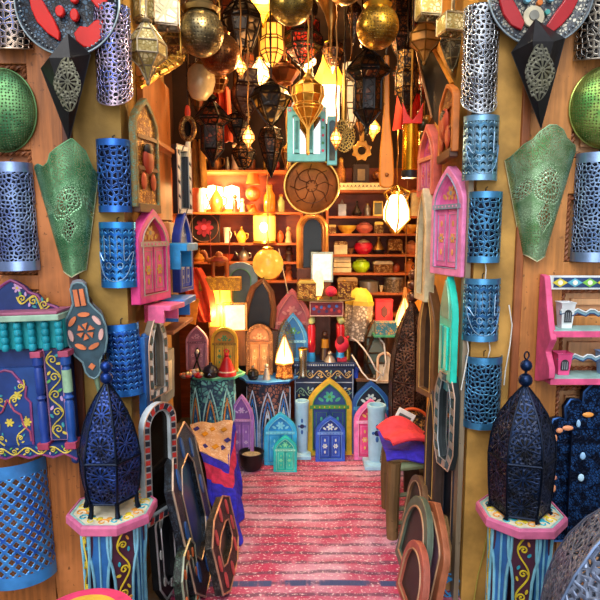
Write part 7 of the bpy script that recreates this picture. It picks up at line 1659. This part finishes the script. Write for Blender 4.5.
# rear rows crowded under the ceiling
for lab, x0, x1, y0, y1, Y, kd, n, pn, fr, lt in (
 ('copper red star lantern behind the black capped cage lantern', 205, 226, 72, 108, 3.9, 'star', 8, GLASS('#8a2a14', .2, .7), '#b8783a', None),
 ('brass tipped brown lantern over the carved camel side of the shelves', 188, 206, 64, 112, 3.6, 'hex', 6, GLASS('#6a3014', .2, .8), '#3a2010', None),
 ('small amber lit lantern deep behind the square wooden cage', 236, 250, 96, 132, 4.2, 'hex', 6, amber, '#6a3a14', None),
 ('dim copper funnel lantern above the topmost left shelf', 262, 282, 96, 128, 4.2, 'funnel', 10, M('#a8642c', .3, .8, .3), '#c8904c', None),
 ('little ruby lantern between the brass onion and the dark star lantern', 284, 297, 104, 130, 3.9, 'drop', 6, redglass, '#6a3a1c', None),
 ('brown hexagonal lantern behind the brass skimmer handle', 352, 370, 104, 134, 3.7, 'drop', 6, GLASS('#8a5a2c', .2, .8), '#3a2010', None),
 ('dark iron lantern right of the long orange oar', 392, 406, 58, 106, 3.6, 'cage', 6, dark_glint_glass, iron, None),
 ('golden faceted lantern over the scarlet cloth', 408, 428, 56, 96, 3.7, 'star', 6, M('#b8802c', .3, .8, .3), '#d8a850', None),
 ('small lit gold lantern deep between the black iron lantern and the oar', 366, 380, 118, 140, 4.2, 'star', 6, GLOW('#ffc050', 1.6), '#b8803a', 1.6),
 ('dusky bell lantern high between the dark red glass and the brass funnel', 300, 318, -4, 24, 3.6, 'bell', 8, dark_glint_glass, '#3a2414', None),
 ('slim brown glass lantern above the small lit lantern of the left row', 238, 254, 44, 74, 3.8, 'hex', 6, GLASS('#7a3a1c', .2, .75), '#2a1810', None),
 ('round bellied copper lantern right of the frosted bowl lamp', 208, 228, 70, 92, 3.4, 'bell', 10, M('#9a5424', .3, .8, .3), '#c88a48', None),
 ('dark pear lantern high beside the tall black lantern', 346, 362, 2, 44, 3.5, 'drop', 8, dark_glint_glass, '#241610', None),
 ('red and brown lantern tucked over the tan leather-faced one', 418, 434, 60, 100, 3.3, 'hex', 6, GLASS('#8a3a1c', .2, .8), '#4a2814', None),
 ('lit honey glass lantern near the topmost right shelf end', 408, 423, 132, 166, 4.25, 'hex', 6, amber, '#8a5a24', 2.0),
 ('gilt star lantern in the middle over the brass tray', 300, 320, 118, 150, 4.0, 'star', 8, M('#c8943c', .28, .85, .3), '#e0b45c', None)):
    hang(lab, x0, x1, y0, y1, Y, kd, n, pn, fr, 'lanterns in the rear rows', light=lt)
# small things crowded on the topmost boards, dark against the light
it(0, 'figurine', 'pale figure on the topmost left board near the tray', 'figure', 283, 293, 149, 170, fig_p(M('#c8a878', .4)))
it(0, 'candlestick', 'brass candlestick on the topmost left board beside the pale figure', 'candlestick', 260, 269, 152, 170, [('foot', 'lathe', brass, [(0, 0), (1, 0), (.8, .1), (.25, .2)]), ('stem', 'lathe', brass, [(.25, .2), (.35, .45), (.2, .6), (.5, .8), (.5, .9), (0, .9)]), ('candle', 'lathe', cream_, [(.3, .9), (.3, 1), (0, 1)])])
it(0, 'figurine', 'white and red standing figure on the topmost left board by the shelf light', 'figure', 230, 240, 140, 170, fig_p(M('#d8b8a0', .4)))
it(0, 'jar', 'squat brown jar on the topmost left board', 'jar', 243, 256, 152, 170, jar_p(M('#7a3a1c', .3), gold_))
it(0, 'teapot', 'brown metal teapot at the left end of the topmost board', 'teapot', 206, 224, 148, 170, tea_p(M('#8a5a30', .3, .7)))

# unseen bulbs added under the doorway head to brighten the ivory lanterns
def fill_bulb(label, x, Y, z, w):
    r = T('added_bulb', label, 'bulb', (x, Y, z), group='added bulbs at the doorway head')
    b = MB(); b.ball((0, 0, 0), .03, GLOW('#ffe0b0', 12.), 14, 1, 1, 1.2); b.build('glass', r)
    b = MB(); b.lathe([(.016, .03), (.018, .07), (.006, .085), (0, .085)], 12, drk); b.build('socket', r); chain(r, .08, ZP - z, drk)
    BULBS.append((x, Y - .06, z - .06, w, (1, .84, .58)))
fill_bulb('added bulb out of view above the white square-panelled lantern', -.36, 2.40, 2.66, 1.5)
fill_bulb('added bulb out of view above the ivory carved box lanterns', .42, 2.38, 2.66, 1.3)

hang('added lit amber lantern low between the squat dark lantern and the dark pointed one', 243, 254, 126, 150, 3.1, 'star', 6, GLOW('#ffc060', 3.), '#8a5a24', 'lanterns in the rear rows', light=1.3)  # this and the next two lit lanterns are added to brighten the upper rows
hang('added lit honey lantern peeping between the black iron lantern and the gold onion lantern', 331, 341, 128, 150, 2.86, 'star', 6, GLOW('#ffc060', 3.), '#8a5a24', 'lanterns in the rear rows', light=1.0)
hang('added lit amber lantern high between the red pierced ball and the dark bell lantern', 236, 246, 58, 78, 2.95, 'star', 6, GLOW('#ffc060', 3.), '#8a5a24', 'lanterns in the rear rows', light=1.0)
# ================================================================ LIGHT, CAMERA
def bulb(x, y, z, w, col=(1, .62, .26), r=.03):
    l = bpy.data.lights.new('bulb_light', 'POINT'); l.energy = w; l.color = col; l.shadow_soft_size = r
    o = bpy.data.objects.new('bulb_light', l); o.location = (x, y, z); COL.objects.link(o)
for b_ in BULBS: bulb(b_[0], b_[1], b_[2], b_[3] * 3.1, *((1, .56, .2) if b_[4][1] < .8 else b_[4],))
w = bpy.data.worlds.new('sky'); bpy.context.scene.world = w; w.use_nodes = True
nt = w.node_tree; nt.nodes.clear()
tc = nt.nodes.new('ShaderNodeTexCoord'); sx = nt.nodes.new('ShaderNodeSeparateXYZ'); nt.links.new(tc.outputs['Generated'], sx.inputs[0])
def ramp(sock, *stops):
    cr = nt.nodes.new('ShaderNodeValToRGB'); nt.links.new(sock, cr.inputs[0]); e = cr.color_ramp.elements
    e[0].position, e[0].color = stops[0][0], (*stops[0][1], 1); e[1].position, e[1].color = stops[-1][0], (*stops[-1][1], 1)
    for p_, c_ in stops[1:-1]: q = e.new(p_); q.color = (*c_, 1)
    return cr.outputs[0]
# a narrow market lane: bright open sky overhead and along the lane behind the camera, darker house walls to the sides
up = ramp(sx.outputs[2], (0, (.75, .74, .74)), (.2, (.95, .95, .97)), (.5, (1., 1., 1.04)))
ab = nt.nodes.new('ShaderNodeMath'); ab.operation = 'ABSOLUTE'; nt.links.new(sx.outputs[0], ab.inputs[0])
side = ramp(ab.outputs[0], (.16, (2.6, 2.65, 2.75)), (.34, (.8, .79, .79)), (.7, (.3, .28, .27)))
mu = nt.nodes.new('ShaderNodeMix'); mu.data_type = 'RGBA'; mu.blend_type = 'MULTIPLY'; mu.inputs[0].default_value = 1; nt.links.new(up, mu.inputs[6]); nt.links.new(side, mu.inputs[7])
bg = nt.nodes.new('ShaderNodeBackground'); bg.inputs[1].default_value = 1.0; nt.links.new(mu.outputs[2], bg.inputs[0])
ow = nt.nodes.new('ShaderNodeOutputWorld'); nt.links.new(bg.outputs[0], ow.inputs[0])
s = bpy.data.lights.new('sun', 'SUN'); s.energy = 1.1; s.angle = .5; s.color = (1., .97, .92)
so = bpy.data.objects.new('sun', s); COL.objects.link(so); so.rotation_euler = (math.radians(52), 0, math.radians(-26))
cam = bpy.data.cameras.new('camera'); cam.sensor_width = 36; cam.lens = 36 * FPX / 600; cam.clip_start = .05
co = bpy.data.objects.new('camera', cam); COL.objects.link(co); co.location = (0, 0, CAMZ); co.rotation_euler = (PI / 2 - PITCH, 0, 0)
sc_ = bpy.context.scene; sc_.camera = co
sc_.view_settings.view_transform = 'Standard'; sc_.view_settings.look = 'None'; sc_.view_settings.gamma = 1; sc_.view_settings.exposure = 0.17
sc_.cycles.sample_clamp_indirect = 4.0; sc_.cycles.max_bounces = 8; sc_.cycles.transparent_max_bounces = 16
for lab, ns in LABELS.items():
    if len(ns) > 1: print('SHARED LABEL', lab, ns)
    if not 4 <= len(lab.split()) <= 16: print('LABEL LENGTH', len(lab.split()), lab)
